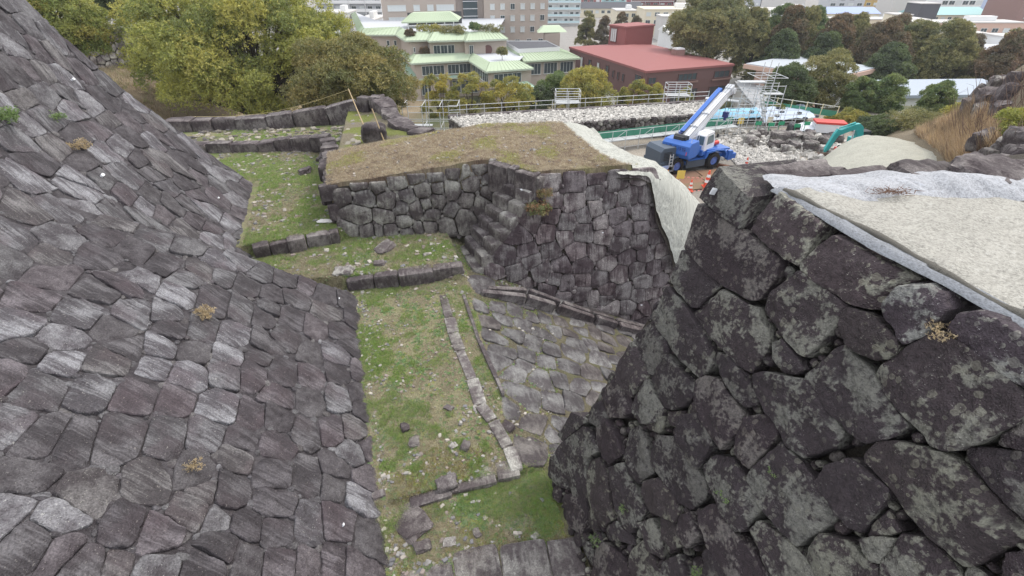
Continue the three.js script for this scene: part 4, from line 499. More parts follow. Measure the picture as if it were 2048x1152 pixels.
// ---------- top of the near right wall
{
  const topP = (s, inn, y) => { const p = rightFn(s, 7.5, 0); return V(p.x + 0.968 * inn, y, p.z - 0.252 * inn); };
  const sheetG = grid(70, 60, (a, b) => { const s = lerp(2.1, 8, a), q = Math.pow(b, 1.3), inn = 0.21 + 0.04 * Math.sin(s * 2.3) + q * 7; const p = topP(s, inn, 0); const lip = step(b, 0, 0.06); p.y = 7.5 + 0.07 * lip + 0.13 * (fbm(p.x * 1.3, p.z * 1.3, 41, 3) - 0.5) + 0.045 * (fbm(p.x * 2.2 + p.z, p.z * 7, 43, 3) - 0.5) + 0.02 * (fbm(p.x * 9, p.z * 9, 44, 2) - 0.5) - 0.02 * inn - 0.3 * step(-p.z, 5.86 + 0.12 * vn(p.x * 2, 1, 6), 6.15); return [p.x, p.y, p.z, p.x / 1.2, p.z / 1.2]; });
  tag(part(scene, 'gravel_sheet', sheetG, felt(0.42, 0.415, 0.385, 0.03)), 'beige gravel-textured cover spread over the top of the near right wall', 'cover sheet');
  const lip = []; for (let i = 0; i < 90; i++) { const f = q => { const s = lerp(2.12, 8, q), p = topP(s, 0.235 + 0.04 * Math.sin(s * 2.3) + 0.03 * (vn(s * 5, 3, 7) - 0.5), 7.555 + 0.02 * (vn(s * 4, 9, 5) - 0.5)); return p; }; const r0 = 0.025 + 0.03 * vn(i * 0.4, 3, 4); lip.push(rod(f(i / 90), f((i + 1) / 90), r0, 0.025 + 0.03 * vn((i + 1) * 0.4, 3, 4), 10)); }
  tag(part(scene, 'rolled_mat_edge', lip, felt(0.30, 0.29, 0.26, 0.03)), 'grey-brown rolled edge of the gravel-textured cover', 'mat edge');
  const strip = grid(160, 8, (a, b) => { const s = lerp(2.02, 8, a), inn = 0.07 + b * 0.17 + 0.03 * Math.sin(s * 3.1), p = topP(s, inn, 0); p.y = 7.545 + 0.03 * fbm(s * 3, b * 2, 3) - 0.05 * (1 - step(b, 0, 0.3)) + 0.012 * Math.sin(b * 19); return [p.x, p.y, p.z, s, b * 0.4]; });
  tag(part(scene, 'felt_strip', strip, felt(0.27, 0.29, 0.325, 0.006)), 'blue-grey felt strip folded along the top edge of the near right wall', 'felt');
  const band = grid(220, 40, (a, b) => { const x = lerp(3.5, 9, a), fold = fbm(x * 1.6, 3, 51, 3), f = lerp(5.8 + 0.22 * (fold - 0.5), 6.65, b) - 0.02 * x; const y = 7.5 + (0.05 + 0.17 * fold * step(x, 3.6, 4.3)) * Math.sin(Math.min(1, b * 1.3) * 2.7) + 0.15 * (fbm(x * 2.2 + b * 1.5, b * 1.6, 53, 3) - 0.5) + 0.05 * (Math.abs(fbm(x * 3 + b * 2, b * 1.2 + x * 0.5, 55, 2) - 0.5) * 2 - 0.3); return [x, y, -f, x, b]; });
  tag(part(scene, 'felt_roll', band, felt(0.44, 0.46, 0.505, 0.015)), 'crumpled white felt sheet lying along the back of the near wall top', 'felt');
  { const r = rng(73), g = []; for (let i = 0; i < 90; i++) { const a = V(4.75 + 0.35 * (r() - 0.5) + 0.3 * (r() - 0.5), 7.58 + 0.05 * r(), -5.78 + 0.14 * (r() - 0.5)); g.push(rod(a, a.clone().add(V((r() - 0.5) * 0.22, 0.05 * r(), (r() - 0.5) * 0.16)), 0.004, 0.002, 4)); } tag(part(scene, 'dry_twigs', g, mat(0.16, 0.09, 0.06, 1)), 'little heap of dry twigs caught in the fold of the white felt', 'twigs'); }
  structure('wall_top_fill', grid(30, 20, (a, b) => { const p = topP(lerp(1.4, 8, a), lerp(0.6, 8, b), 0); return [p.x, 7.36, p.z, p.x, p.z]; }), earth);
  const r = rng(71), t = thing('coping_stones', 'dark boulders lining the far edge of the near wall top behind the white felt', 'stone wall'), bm = [kerbMats[1], kerbMats[3], kerbMats[4]];
  for (const [x, y, f, w, h, d, a] of [[4.25, 7.2, 6.95, 1.2, 0.6, 0.5, 0.22], [5.0, 7.2, 6.75, 1.0, 0.62, 0.6, 0.1], [5.9, 7.24, 6.75, 0.85, 0.7, 0.6, 0.3], [6.5, 7.28, 6.5, 0.85, 0.9, 0.8, 0.5], [7.35, 7.25, 6.4, 0.9, 1.0, 0.9, 0.2], [8.3, 7.3, 6.6, 1.2, 1.0, 0.9, 0.1]]) part(t, 'boulder', put(rock(w, h, d, r, { seg: 10, round: -0.2, amp: 0.16 }), x, y, -f, a, 0.1, 0.1 * (r() - 0.5)), bm[Math.floor(r() * 3)]);
}

// ---------- terrain beyond the walls
function hillY(x, f) {
  let y = -7.15; y = lerp(y, -17.0, step(f, 69 + 0.06 * x, 82));
  const left = step(-x, 8, 22); y = lerp(y, lerp(-9, -17, step(f, 56, 82)), left);
  y = lerp(y, lerp(-0.8, -4, step(f, 70, 95)), step(-x, 30, 40) * step(f, 36, 44) * (1 - step(f, 90, 105)));
  return y + 0.5 * (fbm(x * 0.12, f * 0.12, 7, 3) - 0.5) * (f > 66 || x < -12 ? 1 : 0.15);
}
const siteMat = new THREE.MeshStandardMaterial({ map: soilMap, bumpMap: soilBump, bumpScale: 0.05, vertexColors: true, roughness: 1 });
structure('hillside', grid(200, 130, (a, b) => { const x = lerp(-130, 150, a), f = lerp(19, 125, b); return [x, hillY(x, f), -f, x / 3, f / 3]; },
  (x, y, z) => { const f = -z, g = fbm(x * 0.3, f * 0.3, 8, 4), site = step(x, -8, -4) * step(72 - f, 0, 4); let c = mix3([0.24, 0.22, 0.13], [0.12, 0.15, 0.06], step(g, 0.4, 0.6)); c = mix3(c, mix3([0.46, 0.37, 0.25], [0.30, 0.24, 0.16], step(g, 0.4, 0.6)), step(-x, 14, 24)); return mix3(c, mix3([0.62, 0.57, 0.50], [0.46, 0.44, 0.41], step(g, 0.42, 0.58)), site); }), siteMat);
structure('city_ground', grid(40, 40, (a, b) => { const x = lerp(-700, 900, a), f = lerp(70, 1500, b); return [x, -17.2, -f, x / 8, f / 8]; }), new THREE.MeshStandardMaterial({ map: feltMap, color: lin(0.32, 0.31, 0.30), roughness: 1 }));

// ---------- foliage
function sprayGeo(seed, n, leaf, spread) { // loose cluster of small bent leaves
  const r = rng(seed), P = [], N = [];
  for (let i = 0; i < n; i++) { const c = V(r() - 0.5, r() - 0.5, r() - 0.5).multiplyScalar(2 * spread), a = V(r() - 0.5, r() - 0.5, r() - 0.5).normalize(), b = V(r() - 0.5, r() - 0.5, r() - 0.5).cross(a).normalize(), l = leaf * (0.7 + 0.6 * r()), w = l * 0.55;
    const tip = c.clone().addScaledVector(a, l), m1 = c.clone().addScaledVector(b, w * 0.5), m2 = c.clone().addScaledVector(b, -w * 0.5), bt = c.clone().addScaledVector(a, -l * 0.8);
    for (const t of [[bt, m1, tip], [bt, tip, m2]]) for (const v of t) P.push(v.x, v.y, v.z); }
  const g = new THREE.BufferGeometry(); g.setAttribute('position', new THREE.Float32BufferAttribute(P, 3)); g.computeVertexNormals(); return g;
}
const SPRAY = [sprayGeo(3, 12, 0.32, 0.42), sprayGeo(4, 9, 0.36, 0.45)], NEEDLE = sprayGeo(6, 14, 0.34, 0.36);
const leafMat = new THREE.MeshPhysicalMaterial({ color: 0xffffff, roughness: 0.9, transmission: 0.4, thickness: 0, side: THREE.DoubleSide });
const barkMat = mat(0.075, 0.062, 0.05, 1), paleBark = mat(0.21, 0.19, 0.17, 1);
const PAL = { moss: [[0.30, 0.34, 0.085], [0.21, 0.27, 0.07], [0.37, 0.39, 0.10], [0.42, 0.38, 0.09]], camphor: [[0.43, 0.43, 0.09], [0.34, 0.36, 0.08], [0.22, 0.26, 0.065], [0.49, 0.46, 0.11]], olive: [[0.29, 0.26, 0.08], [0.21, 0.205, 0.065], [0.34, 0.285, 0.09], [0.17, 0.185, 0.055]], dark: [[0.10, 0.145, 0.05], [0.13, 0.175, 0.055], [0.075, 0.11, 0.045]], gold: [[0.40, 0.37, 0.075], [0.32, 0.31, 0.07], [0.23, 0.25, 0.065], [0.44, 0.37, 0.07]], brown: [[0.20, 0.145, 0.075], [0.165, 0.13, 0.07], [0.25, 0.165, 0.085], [0.14, 0.13, 0.06]], green: [[0.13, 0.20, 0.07], [0.18, 0.25, 0.085], [0.22, 0.27, 0.085]], mixed: [[0.25, 0.245, 0.09], [0.29, 0.27, 0.10], [0.18, 0.20, 0.08], [0.33, 0.31, 0.12]], straw: [[0.595, 0.438, 0.245], [0.490, 0.350, 0.193], [0.385, 0.263, 0.158]] };
function sprays(parent, name, list, geo, seed) { // list: [x,y,z,size,[rgb]]
  const r = rng(seed), m = new THREE.InstancedMesh(geo, leafMat, list.length), M = new THREE.Matrix4(), q = new THREE.Quaternion(), e = new THREE.Euler(), c = new THREE.Color();
  list.forEach(([x, y, z, s, k], i) => { e.set(r() * 6.3, r() * 6.3, r() * 6.3); q.setFromEuler(e); M.compose(V(x, y, z), q, V(s, s * 0.85, s)); m.setMatrixAt(i, M); const v = 0.75 + 0.5 * r(); c.setRGB(k[0] * v, k[1] * v, k[2] * v); m.setColorAt(i, c); });
  m.name = name; m.userData.kind = 'stuff'; shade(m); parent.add(m); return m;
}
function tree(name, label, o, group) {
  const { x, f, top, bot, rx, pal = 'camphor', seed, base = -17, size = 0.5, n = 4000, shape = 'round', rz = rx, clumps = 40, holes = 0.2 } = o, r = rng(seed), t = thing(name, label, 'tree', [x, base, -f], 0, group);
  const cols = PAL[pal], H = top - base, B = bot - base, cy = (H + B) / 2, ry = (H - B) / 2, list = [], limbs = [];
  const lx = (r() - 0.5) * 0.5 * rx, sq = [0.75 + 0.5 * r(), 0.75 + 0.5 * r(), r() * 6]; const tr = o.trunk ?? Math.max(0.18, rx * 0.07); limbs.push(rod([0, -0.5, 0], [0.15 * rx * (r() - 0.5), B + ry * 0.4, 0.1 * rx * (r() - 0.5)], tr * 1.25, tr * 0.7, 8));
  const C = [];
  for (let i = 0; i < clumps; i++) { let px, py, pz, cr;
    if (shape === 'cone') { const v = Math.pow(r(), 0.8), a = r() * 6.283, rad = Math.pow(1 - v, 0.7) * 0.74 + 0.1; px = Math.cos(a) * rad * rx; pz = Math.sin(a) * rad * rz; const lump = 0.7 + 0.6 * vn(a * 1.3 + seed, v * 5, seed); px = px * lump * sq[0] + lx * v; pz *= lump; py = B + v * (H - B) * 0.94; cr = rx * lerp(0.36, 0.22, v) * (0.6 + 0.7 * r()); }
    else { const gy = 1 - 1.75 * (i + r()) / clumps, a = i * 2.39996 + r() * 0.7, q = Math.sqrt(Math.max(0, 1 - gy * gy)), rad = 0.54 + 0.36 * r(); px = Math.cos(a) * q * rad * rx; pz = Math.sin(a) * q * rad * rz; py = cy + gy * rad * ry; cr = (o.cr ?? 0.34) * rx * (0.7 + 0.6 * r()); }
    C.push([px, py, pz, cr]); if (i % (o.limbEvery ?? 2) === 0) limbs.push(rod([0, Math.min(py * 0.8, B + ry * (0.1 + 0.5 * r())), 0], [px * 0.85, py - cr * 0.25, pz * 0.85], tr * 0.45, tr * 0.1, 5)); }
  const per = n / C.length;
  for (const [px, py, pz, cr] of C) { const k0 = cols[Math.floor(r() * cols.length)]; for (let i = 0; i < per; i++) { const a = r() * 6.283, gy = -0.55 + 1.55 * Math.sqrt(r()), q = Math.sqrt(Math.max(0, 1 - Math.min(1, gy * gy))), rad = cr * (0.55 + 0.5 * Math.sqrt(r())); if (vn3((px + q * rad * Math.cos(a)) * 1.2 / size * 0.5, (py + gy * rad) * 1.2 / size * 0.5, (pz + q * rad * Math.sin(a)) * 0.6 / size, seed) < holes) continue;
      list.push([px + Math.cos(a) * q * rad, py + gy * rad * (o.flat ?? 0.72), pz + Math.sin(a) * q * rad, size * (0.7 + 0.6 * r()), r() < 0.7 ? k0 : cols[Math.floor(r() * cols.length)]]); } }
  part(t, 'trunk', limbs, o.pale ? paleBark : barkMat); sprays(t, 'crown', list, shape === 'cone' ? NEEDLE : SPRAY[seed % 2], seed + 1); return t;
}
tree('camphor_tree', 'huge spreading yellow-green camphor tree behind the parapet stones', { x: -26, f: 53, top: 9.8, bot: -5, rx: 11.6, rz: 9, base: -9.5, seed: 101, n: 52000, clumps: 150, size: 0.38, cr: 0.165, holes: 0.34, trunk: 0.7, limbEvery: 2, flat: 0.8 });
tree('oak_tree', 'dense olive-brown evergreen tree right of the huge camphor', { x: -14.4, f: 47, top: 4.9, bot: -4, rx: 5.4, base: -9, seed: 103, pal: 'olive', n: 20000, clumps: 70, size: 0.36, cr: 0.26, holes: 0.25 });
tree('broadleaf_tree', 'green leafy tree standing above the big slope at the upper left', { x: -39.8, f: 49, top: 9, bot: 1.6, rx: 3.6, base: -3, seed: 105, pal: 'moss', n: 12000, clumps: 50, size: 0.36, cr: 0.3 });
tree('broadleaf_tree', 'yellowish tree cut off by the top left corner', { x: -45, f: 48, top: 11, bot: 3, rx: 3.6, base: -2, seed: 106, pal: 'gold', n: 7000, clumps: 36, size: 0.36, cr: 0.3 });
tree('broadleaf_tree', 'dark green tree on top of the far pale stone wall', { x: -47.5, f: 68, top: 9.5, bot: 2.8, rx: 5.5, base: 1, seed: 107, pal: 'dark', n: 9000, clumps: 40, size: 0.42, cr: 0.32 });
tree('broadleaf_tree', 'thin twiggy golden tree beside the left scaffolding', { x: -9.9, f: 71, top: -2.2, bot: -9.5, rx: 2.9, base: -16, seed: 110, pal: 'gold', n: 2300, clumps: 20, size: 0.4, holes: 0.42, cr: 0.26, limbEvery: 1 });
tree('broadleaf_tree', 'tall thin yellow tree in front of the green-roofed hotel entrance', { x: -5.6, f: 70, top: -1.7, bot: -9, rx: 2.8, base: -16, seed: 111, pal: 'gold', n: 2000, clumps: 18, size: 0.4, holes: 0.45, cr: 0.26, limbEvery: 1 });
tree('broadleaf_tree', 'spreading golden tree in front of the lowest green roof', { x: -0.6, f: 71, top: -2.9, bot: -9.6, rx: 3.9, base: -16, seed: 112, pal: 'gold', n: 3000, clumps: 26, size: 0.4, holes: 0.4, cr: 0.26, limbEvery: 1 });
tree('broadleaf_tree', 'small dark green tree between golden trees below the hotel', { x: 3.6, f: 76, top: -5, bot: -10, rx: 2.2, base: -16, seed: 113, pal: 'dark', n: 2200, clumps: 20, size: 0.42 });
tree('broadleaf_tree', 'round dark green tree beside the hotel right wing', { x: 6.7, f: 79, top: -3.4, bot: -9.5, rx: 2.5, base: -16, seed: 114, pal: 'green', n: 2600, clumps: 24, size: 0.42 });
tree('broadleaf_tree', 'rounded golden-green tree left of the red-roofed building', { x: 10.6, f: 75, top: -2.7, bot: -9.8, rx: 4.0, base: -16, seed: 115, pal: 'gold', n: 6500, clumps: 44, size: 0.42, holes: 0.2 });
[[17.0, 79, -5.9, 1.0, 'slim yellow tree nearest the left corner of the red building'], [19.9, 81, -4.8, 1.7, 'bright yellow tree against the corner of the red building'], [22.7, 81, -5.4, 1.4, 'small yellow tree against the red building front'], [27.5, 82, -6.2, 1.2, 'orange-tinged small tree behind the crane boom']].forEach(([x, f, top, rx, l], i) => tree('young_tree', l, { x, f, top, bot: -9.8, rx, base: -16.5, seed: 120 + i, pal: 'gold', n: 1500, clumps: 16, size: 0.38 }, 'young yellow trees along the red building'));
tree('broadleaf_tree', 'very large grey-green tree standing behind the red building', { x: 49.5, f: 136, top: 4.2, bot: -13, rx: 10.6, seed: 130, pal: 'mixed', n: 17000, clumps: 90, size: 0.75, cr: 0.26, holes: 0.2 });
[[60.5, 131, 0.6, 4.2, 'mixed', 'mixed green tree first in the row right of the large grey-green tree'], [66.5, 129, 1.2, 4.6, 'brown', 'tall rust-brown conifer, leftmost brown one of the row'], [73.5, 135, 0.2, 4.3, 'mixed', 'olive tree between two rust-brown conifers'], [78, 130, -0.6, 4.8, 'brown', 'broad rust-brown conifer in the middle of the row'], [84, 119, -0.6, 5.2, 'brown', 'nearest full brown conifer with its trunk showing'], [88, 138, -1.0, 3.8, 'mixed', 'olive-topped tree behind the brown conifers'], [97, 134, -1.2, 4.2, 'brown', 'narrow dark brown conifer in front of the long school'], [94, 113, -0.6, 5.4, 'mixed', 'leaning olive-brown conifer right of the row'], [100, 106, -2.0, 4.0, 'brown', 'low dull brown conifer near the right end of the row'], [116, 119, -2.6, 2.2, 'brown', 'slim brown conifer beside the palm at the right edge'], [70, 142, 0.6, 4.6, 'green', 'green crown peeking out behind the leftmost brown conifer'], [82, 146, -0.4, 4.6, 'green', 'green crown behind the middle of the brown row'], [90, 126, -2.4, 4.4, 'dark', 'dark green tree low between the brown conifers'], [74, 122, -4, 4.2, 'dark', 'dark low tree under the broad brown conifer'], [101, 118, -3.6, 4.4, 'brown', 'dull brown tree behind the low right conifer'], [64, 124, -3.2, 4.2, 'dark', 'dark low tree behind the flat-roofed hall'], [80, 110, -4.5, 4.0, 'dark', 'dark shrubby tree right of the flat-roofed hall'], [95, 124, -1.8, 5.0, 'mixed', 'olive tree filling the gap before the white hall'], [106, 126, -2.2, 4.8, 'mixed', 'olive tree left of the fan palm'], [108, 112, -4.2, 4.2, 'brown', 'low brown tree near the fan palm']].forEach(([x, f, top, rx, pal, l], i) => tree('conifer_tree', l, { x: x - 2, f, top: top + 0.6, bot: -14.5, rx: rx * 1.35, pal, seed: 140 + i, n: 9000, clumps: 80, size: 0.62, shape: 'cone', holes: 0.22, flat: 0.9 }, 'row of tall trees behind the site'));
[[25.5, 190, -3.3, 4, 'mixed', 'dark cedar just left of the red tower'], [31.5, 188, -5, 3.4, 'brown', 'second small cedar behind the red roof'], [36.5, 187, -3.6, 3, 'brown', 'brown cedar behind the red tower'], [42, 187, -5, 3, 'brown', 'brown cedar right behind the red tower top']].forEach(([x, f, top, rx, pal, l], i) => tree('cedar_tree', l, { x, f, top, bot: -15, rx, pal, seed: 160 + i, n: 2200, clumps: 36, size: 0.85, shape: 'cone' }, 'cedars behind the red building'));
[[38.6, 72, -1.4, 3.0, 'dark', 'dark green tree beside the scaffold tower'], [45, 75, -0.4, 3.6, 'mixed', 'light green rounded tree in front of the flat-roofed hall'], [47.4, 70, -2.4, 1.9, 'green', 'small blue-green pine left of the pale low roof'], [51, 70, -2.4, 2.3, 'green', 'second small pine in front of the pale low roof'], [52.5, 63, -1.2, 2.0, 'green', 'young pine above the dry bank']].forEach(([x, f, top, rx, pal, l], i) => tree('garden_tree', l, { x, f, top, bot: -9.2, rx, pal, seed: 170 + i, base: -12, n: i < 2 ? 7000 : 3600, clumps: 40, size: 0.42, holes: 0.28 }));
{ // shrubs along the edge of the site
  const r = rng(181); [[43, 64, -5.8, 2.4, 'gold', 'golden clipped shrub behind the blue sheets'], [48, 58, -4.6, 3.6, 'mixed', 'olive shrubbery at the top of the dry bank'], [44, 60, -5.6, 2.6, 'dark', 'dark low shrub beside the pale roof'], [52, 56, -3.2, 3.2, 'gold', 'golden shrub above the dry grass'], [48.5, 47, -0.2, 2.6, 'gold', 'yellow-green shrub near the right edge above the fallen stones'], [36, 69, -6.2, 1.8, 'gold', 'small orange shrub by the green fence']].forEach(([x, f, top, rx, pal, l], i) => tree('shrub', l, { x, f, top, bot: top - 2.6, rx, pal, seed: 190 + i, base: top - 3.4, n: 2600, clumps: 26, size: 0.34, trunk: 0.08 }).userData.category = 'shrub');
  tree('shrub', 'bright green bush growing from the stones at the right edge', { x: 25.9, f: 24.5, top: 4.3, bot: 2.4, rx: 1.35, pal: 'camphor', seed: 199, base: 2.2, n: 4500, clumps: 26, size: 0.2, trunk: 0.05 }).userData.category = 'shrub';
}
{ // bare trees
  for (const [x, f, b, h, w, l, sd] of [[62, 118, -17, 9, 6, 'bare grey tree below the brown conifers', 1], [88, 104, -17, 7, 6, 'bare pale tree in front of the brown conifers', 2], [34, 74, -12, 6, 3.5, 'leafless tree beside the scaffold stair tower', 3], [33, 183, -17, 11, 7, 'bare grey tree left of the red tower', 4], [-3, 74, -16, 8, 4, 'leafless grey tree among the golden trees', 5]]) {
    const r = rng(300 + sd), t = thing('bare_tree', l, 'tree', [x, b, -f]), g = []; const grow = (p, d, L, q, lv) => { const e = p.clone().addScaledVector(d, L); g.push(rod(p, e, q, q * 0.65, 5)); if (lv > 0) for (let k = 0; k < 3; k++) grow(e, d.clone().add(V((r() - 0.5) * 1.6, 0.1 + (r() - 0.4) * 0.7, (r() - 0.5) * 1.6)).normalize(), L * (0.6 + 0.2 * r()), q * 0.6, lv - 1); };
    grow(V(0, 0, 0), V(0, 1, 0), h * 0.32, 0.16 * h / 8, 5); part(t, 'branches', g, paleBark);
  }
  const pt = thing('palm_tree', 'fan palm beside the brown tower block at the upper right edge', 'tree', [113, -17, -122]), g = [], r = rng(310); part(pt, 'trunk', rod([0, 0, 0], [0, 13, 0], 0.45, 0.3, 8), paleBark);
  for (let i = 0; i < 60; i++) { const a = r() * 6.28, e = -0.7 + 1.7 * r(), L = 2 + r(); const b = V(Math.cos(a) * Math.cos(e), Math.sin(e), Math.sin(a) * Math.cos(e)); const q = new THREE.ConeGeometry(0.4, L, 4); q.scale(1, 1, 0.15); q.rotateX(Math.PI); q.translate(0, L / 2, 0); q.applyQuaternion(new THREE.Quaternion().setFromUnitVectors(V(0, 1, 0), b)); q.translate(0, 13.2, 0); g.push(q); } part(pt, 'fronds', g, mat(0.16, 0.15, 0.06, 0.9));
}

// ---------- gravel platform across the work site
const white = mat(0.72, 0.70, 0.66, 0.9), galv = mat(0.58, 0.60, 0.61, 0.5, { metalness: 0.15 }), deckMat = mat(0.45, 0.47, 0.48, 0.6), greenNet = mat(0.06, 0.24, 0.16, 0.9, { side: THREE.DoubleSide });
const platL = 22, pfN = (a) => [lerp(-5, 23.5, a), lerp(53.2, 59.3, a)], pfF = a => [lerp(-7.4, 25.5, a), lerp(58.4, 66.0, a)];
{
  const r = rng(201), w = thing('castle_wall', 'low stone wall below the white gravel terrace behind the crane', 'stone wall'), mats = wallMats(greyMap, greyBump, 2, 0.03, [[0.9, 0.85, 0.85], [1.15, 1.1, 1.05], [0.65, 0.58, 0.6], [1.3, 1.28, 1.2], [0.5, 0.45, 0.47]]);
  const fn = (s, y, d) => { const dx = 0.978, df = 0.209; return V(-5 + dx * s + df * d, y, -(53.2 + df * s - dx * d)); }, L = Math.hypot(28.5, 6.1), sites = [];
  for (let k = 0; k < 4000 && sites.length < 240; k++) { const s = [r() * L, -7.3 + 2.4 * r()]; if (sites.every(q => Math.hypot((q[0] - s[0]) * 0.85, (q[1] - s[1]) * 1.15) > 0.5)) sites.push(s); }
  voronoi(sites, s => [[0, -7.4], [L, -7.4], [L, -4.9 + 0.2 * r()], [0, -4.9]], 1, 0.05, 3).forEach(c => { if (c.length > 2 && Math.abs(centroid(c)[2]) > 0.02) part(w, 'stone', stoneGeo(c, fn, r, { n: 12, rings: 1, depth: 0.3, rough: 0.1, bulge: 0.08, inset: 0.02, chamfer: 0.05, cut: 0.14, tilt: 0.2 }), mats[Math.floor(r() * 5)]); });
  part(w, 'earth_core', grid(8, 2, (a, b) => { const p = fn(a * L, lerp(-7.5, -4.95, b), -0.12); return [p.x, p.y, p.z, a * 20, b * 2]; }), earth);
  const lw = thing('castle_wall', 'short stone end wall at the left of the gravel terrace', 'stone wall'), lf = (s, y, d) => V(-5 - 0.42 * s - 0.9 * d, y, -(53.2 + 0.907 * s - 0.42 * d)), ls = [];
  for (let k = 0; k < 900 && ls.length < 60; k++) { const s = [r() * 5.7, -9 + 4 * r()]; if (ls.every(q => Math.hypot(q[0] - s[0], q[1] - s[1]) > 0.55)) ls.push(s); }
  voronoi(ls, s => [[0, -9], [5.7, -9], [5.7, -4.9], [0, -4.9]], 1).forEach(c => { if (c.length > 2) part(lw, 'stone', stoneGeo(c, lf, r, { n: 12, rings: 1, depth: 0.3, rough: 0.06, bulge: 0.06 }), mats[Math.floor(r() * 5)]); });
  part(lw, 'earth_core', grid(4, 2, (a, b) => { const p = lf(a * 5.7, lerp(-9, -4.95, b), -0.12); return [p.x, p.y, p.z, a, b]; }), earth);
  structure('terrace_bed', grid(40, 12, (a, b) => { const n = pfN(a), q = pfF(a), y = -5 + 0.1 * fbm(a * 30, b * 9, 3); return [lerp(n[0], q[0], b), y, -lerp(n[1], q[1], b), a * 20, b * 6]; }), mat(0.5, 0.48, 0.45, 1));
  kerbRow('stone_coping', 'pale coping stones along the far edge of the gravel terrace', [[...pfF(0), -4.75], [...pfF(0.5), -4.75], [...pfF(1), -4.75]], 207, { len: 1.6, h: 0.6, w: 0.7, mats: [kerbMats[2], kerbMats[0]], jr: 0.05, cat: 'coping' });
  const geo = rock(1, 0.7, 0.85, rng(9), { seg: 2, round: 0.6, amp: 0.25 }); geo.deleteAttribute('uv');
  function gravel(name, label, n, fnP, s0, s1, seed) { const r = rng(seed), m = new THREE.InstancedMesh(geo, new THREE.MeshStandardMaterial({ color: 0xffffff, roughness: 0.95 }), n), M = new THREE.Matrix4(), q = new THREE.Quaternion(), c = new THREE.Color(); for (let i = 0; i < n; i++) { const p = fnP(r), s = lerp(s0, s1, Math.pow(r(), 2)); q.setFromEuler(new THREE.Euler(r() * 6, r() * 6, r() * 6)); M.compose(p, q, V(s, s, s)); m.setMatrixAt(i, M); const v = 0.30 + 0.36 * r() - (r() < 0.16 ? 0.2 : 0); c.setRGB(v, v * 0.965, v * 0.90); m.setColorAt(i, c); } m.name = numbered(name); m.userData = { label, kind: 'stuff' }; shade(m); scene.add(m); }
  gravel('white_gravel', 'white cobble gravel covering the terrace behind the crane', 9500, r => { const a = r(), b = 0.03 + 0.9 * r(), n = pfN(a), q = pfF(a); return V(lerp(n[0], q[0], b), -4.95 + 0.06 * r(), -lerp(n[1], q[1], b)); }, 0.14, 0.38, 5);
  gravel('white_gravel', 'heap of pale gravel in front of the laid-out stones', 6500, r => { const a = Math.sqrt(r()), b = r(), A = [23.6, 55.5], B = [30.6, 49.3], C = [22.6, 47.6]; const x = lerp(A[0], lerp(C[0], B[0], b), a), f = lerp(A[1], lerp(C[1], B[1], b), a); return V(x, -7.08 + 0.3 * Math.sin(a * 3.1) * Math.sin(b * 3.1) + 0.05 * r(), -f); }, 0.1, 0.28, 6);
  gravel('site_rubble', 'grey stones and rubble strewn over the work site around the boulders', 1700, r => V(lerp(20.5, 38.5, r()), -7.1, -lerp(49.5, 60.5, r())), 0.12, 0.7, 8);
  gravel('pale_gravel', 'loose gravel on the near side of the rusty beam', 2200, r => V(lerp(21.5, 27.5, r()), -7.06 + 0.05 * r(), -lerp(44, 46.6, r()) - 0.3), 0.08, 0.22, 7);
}
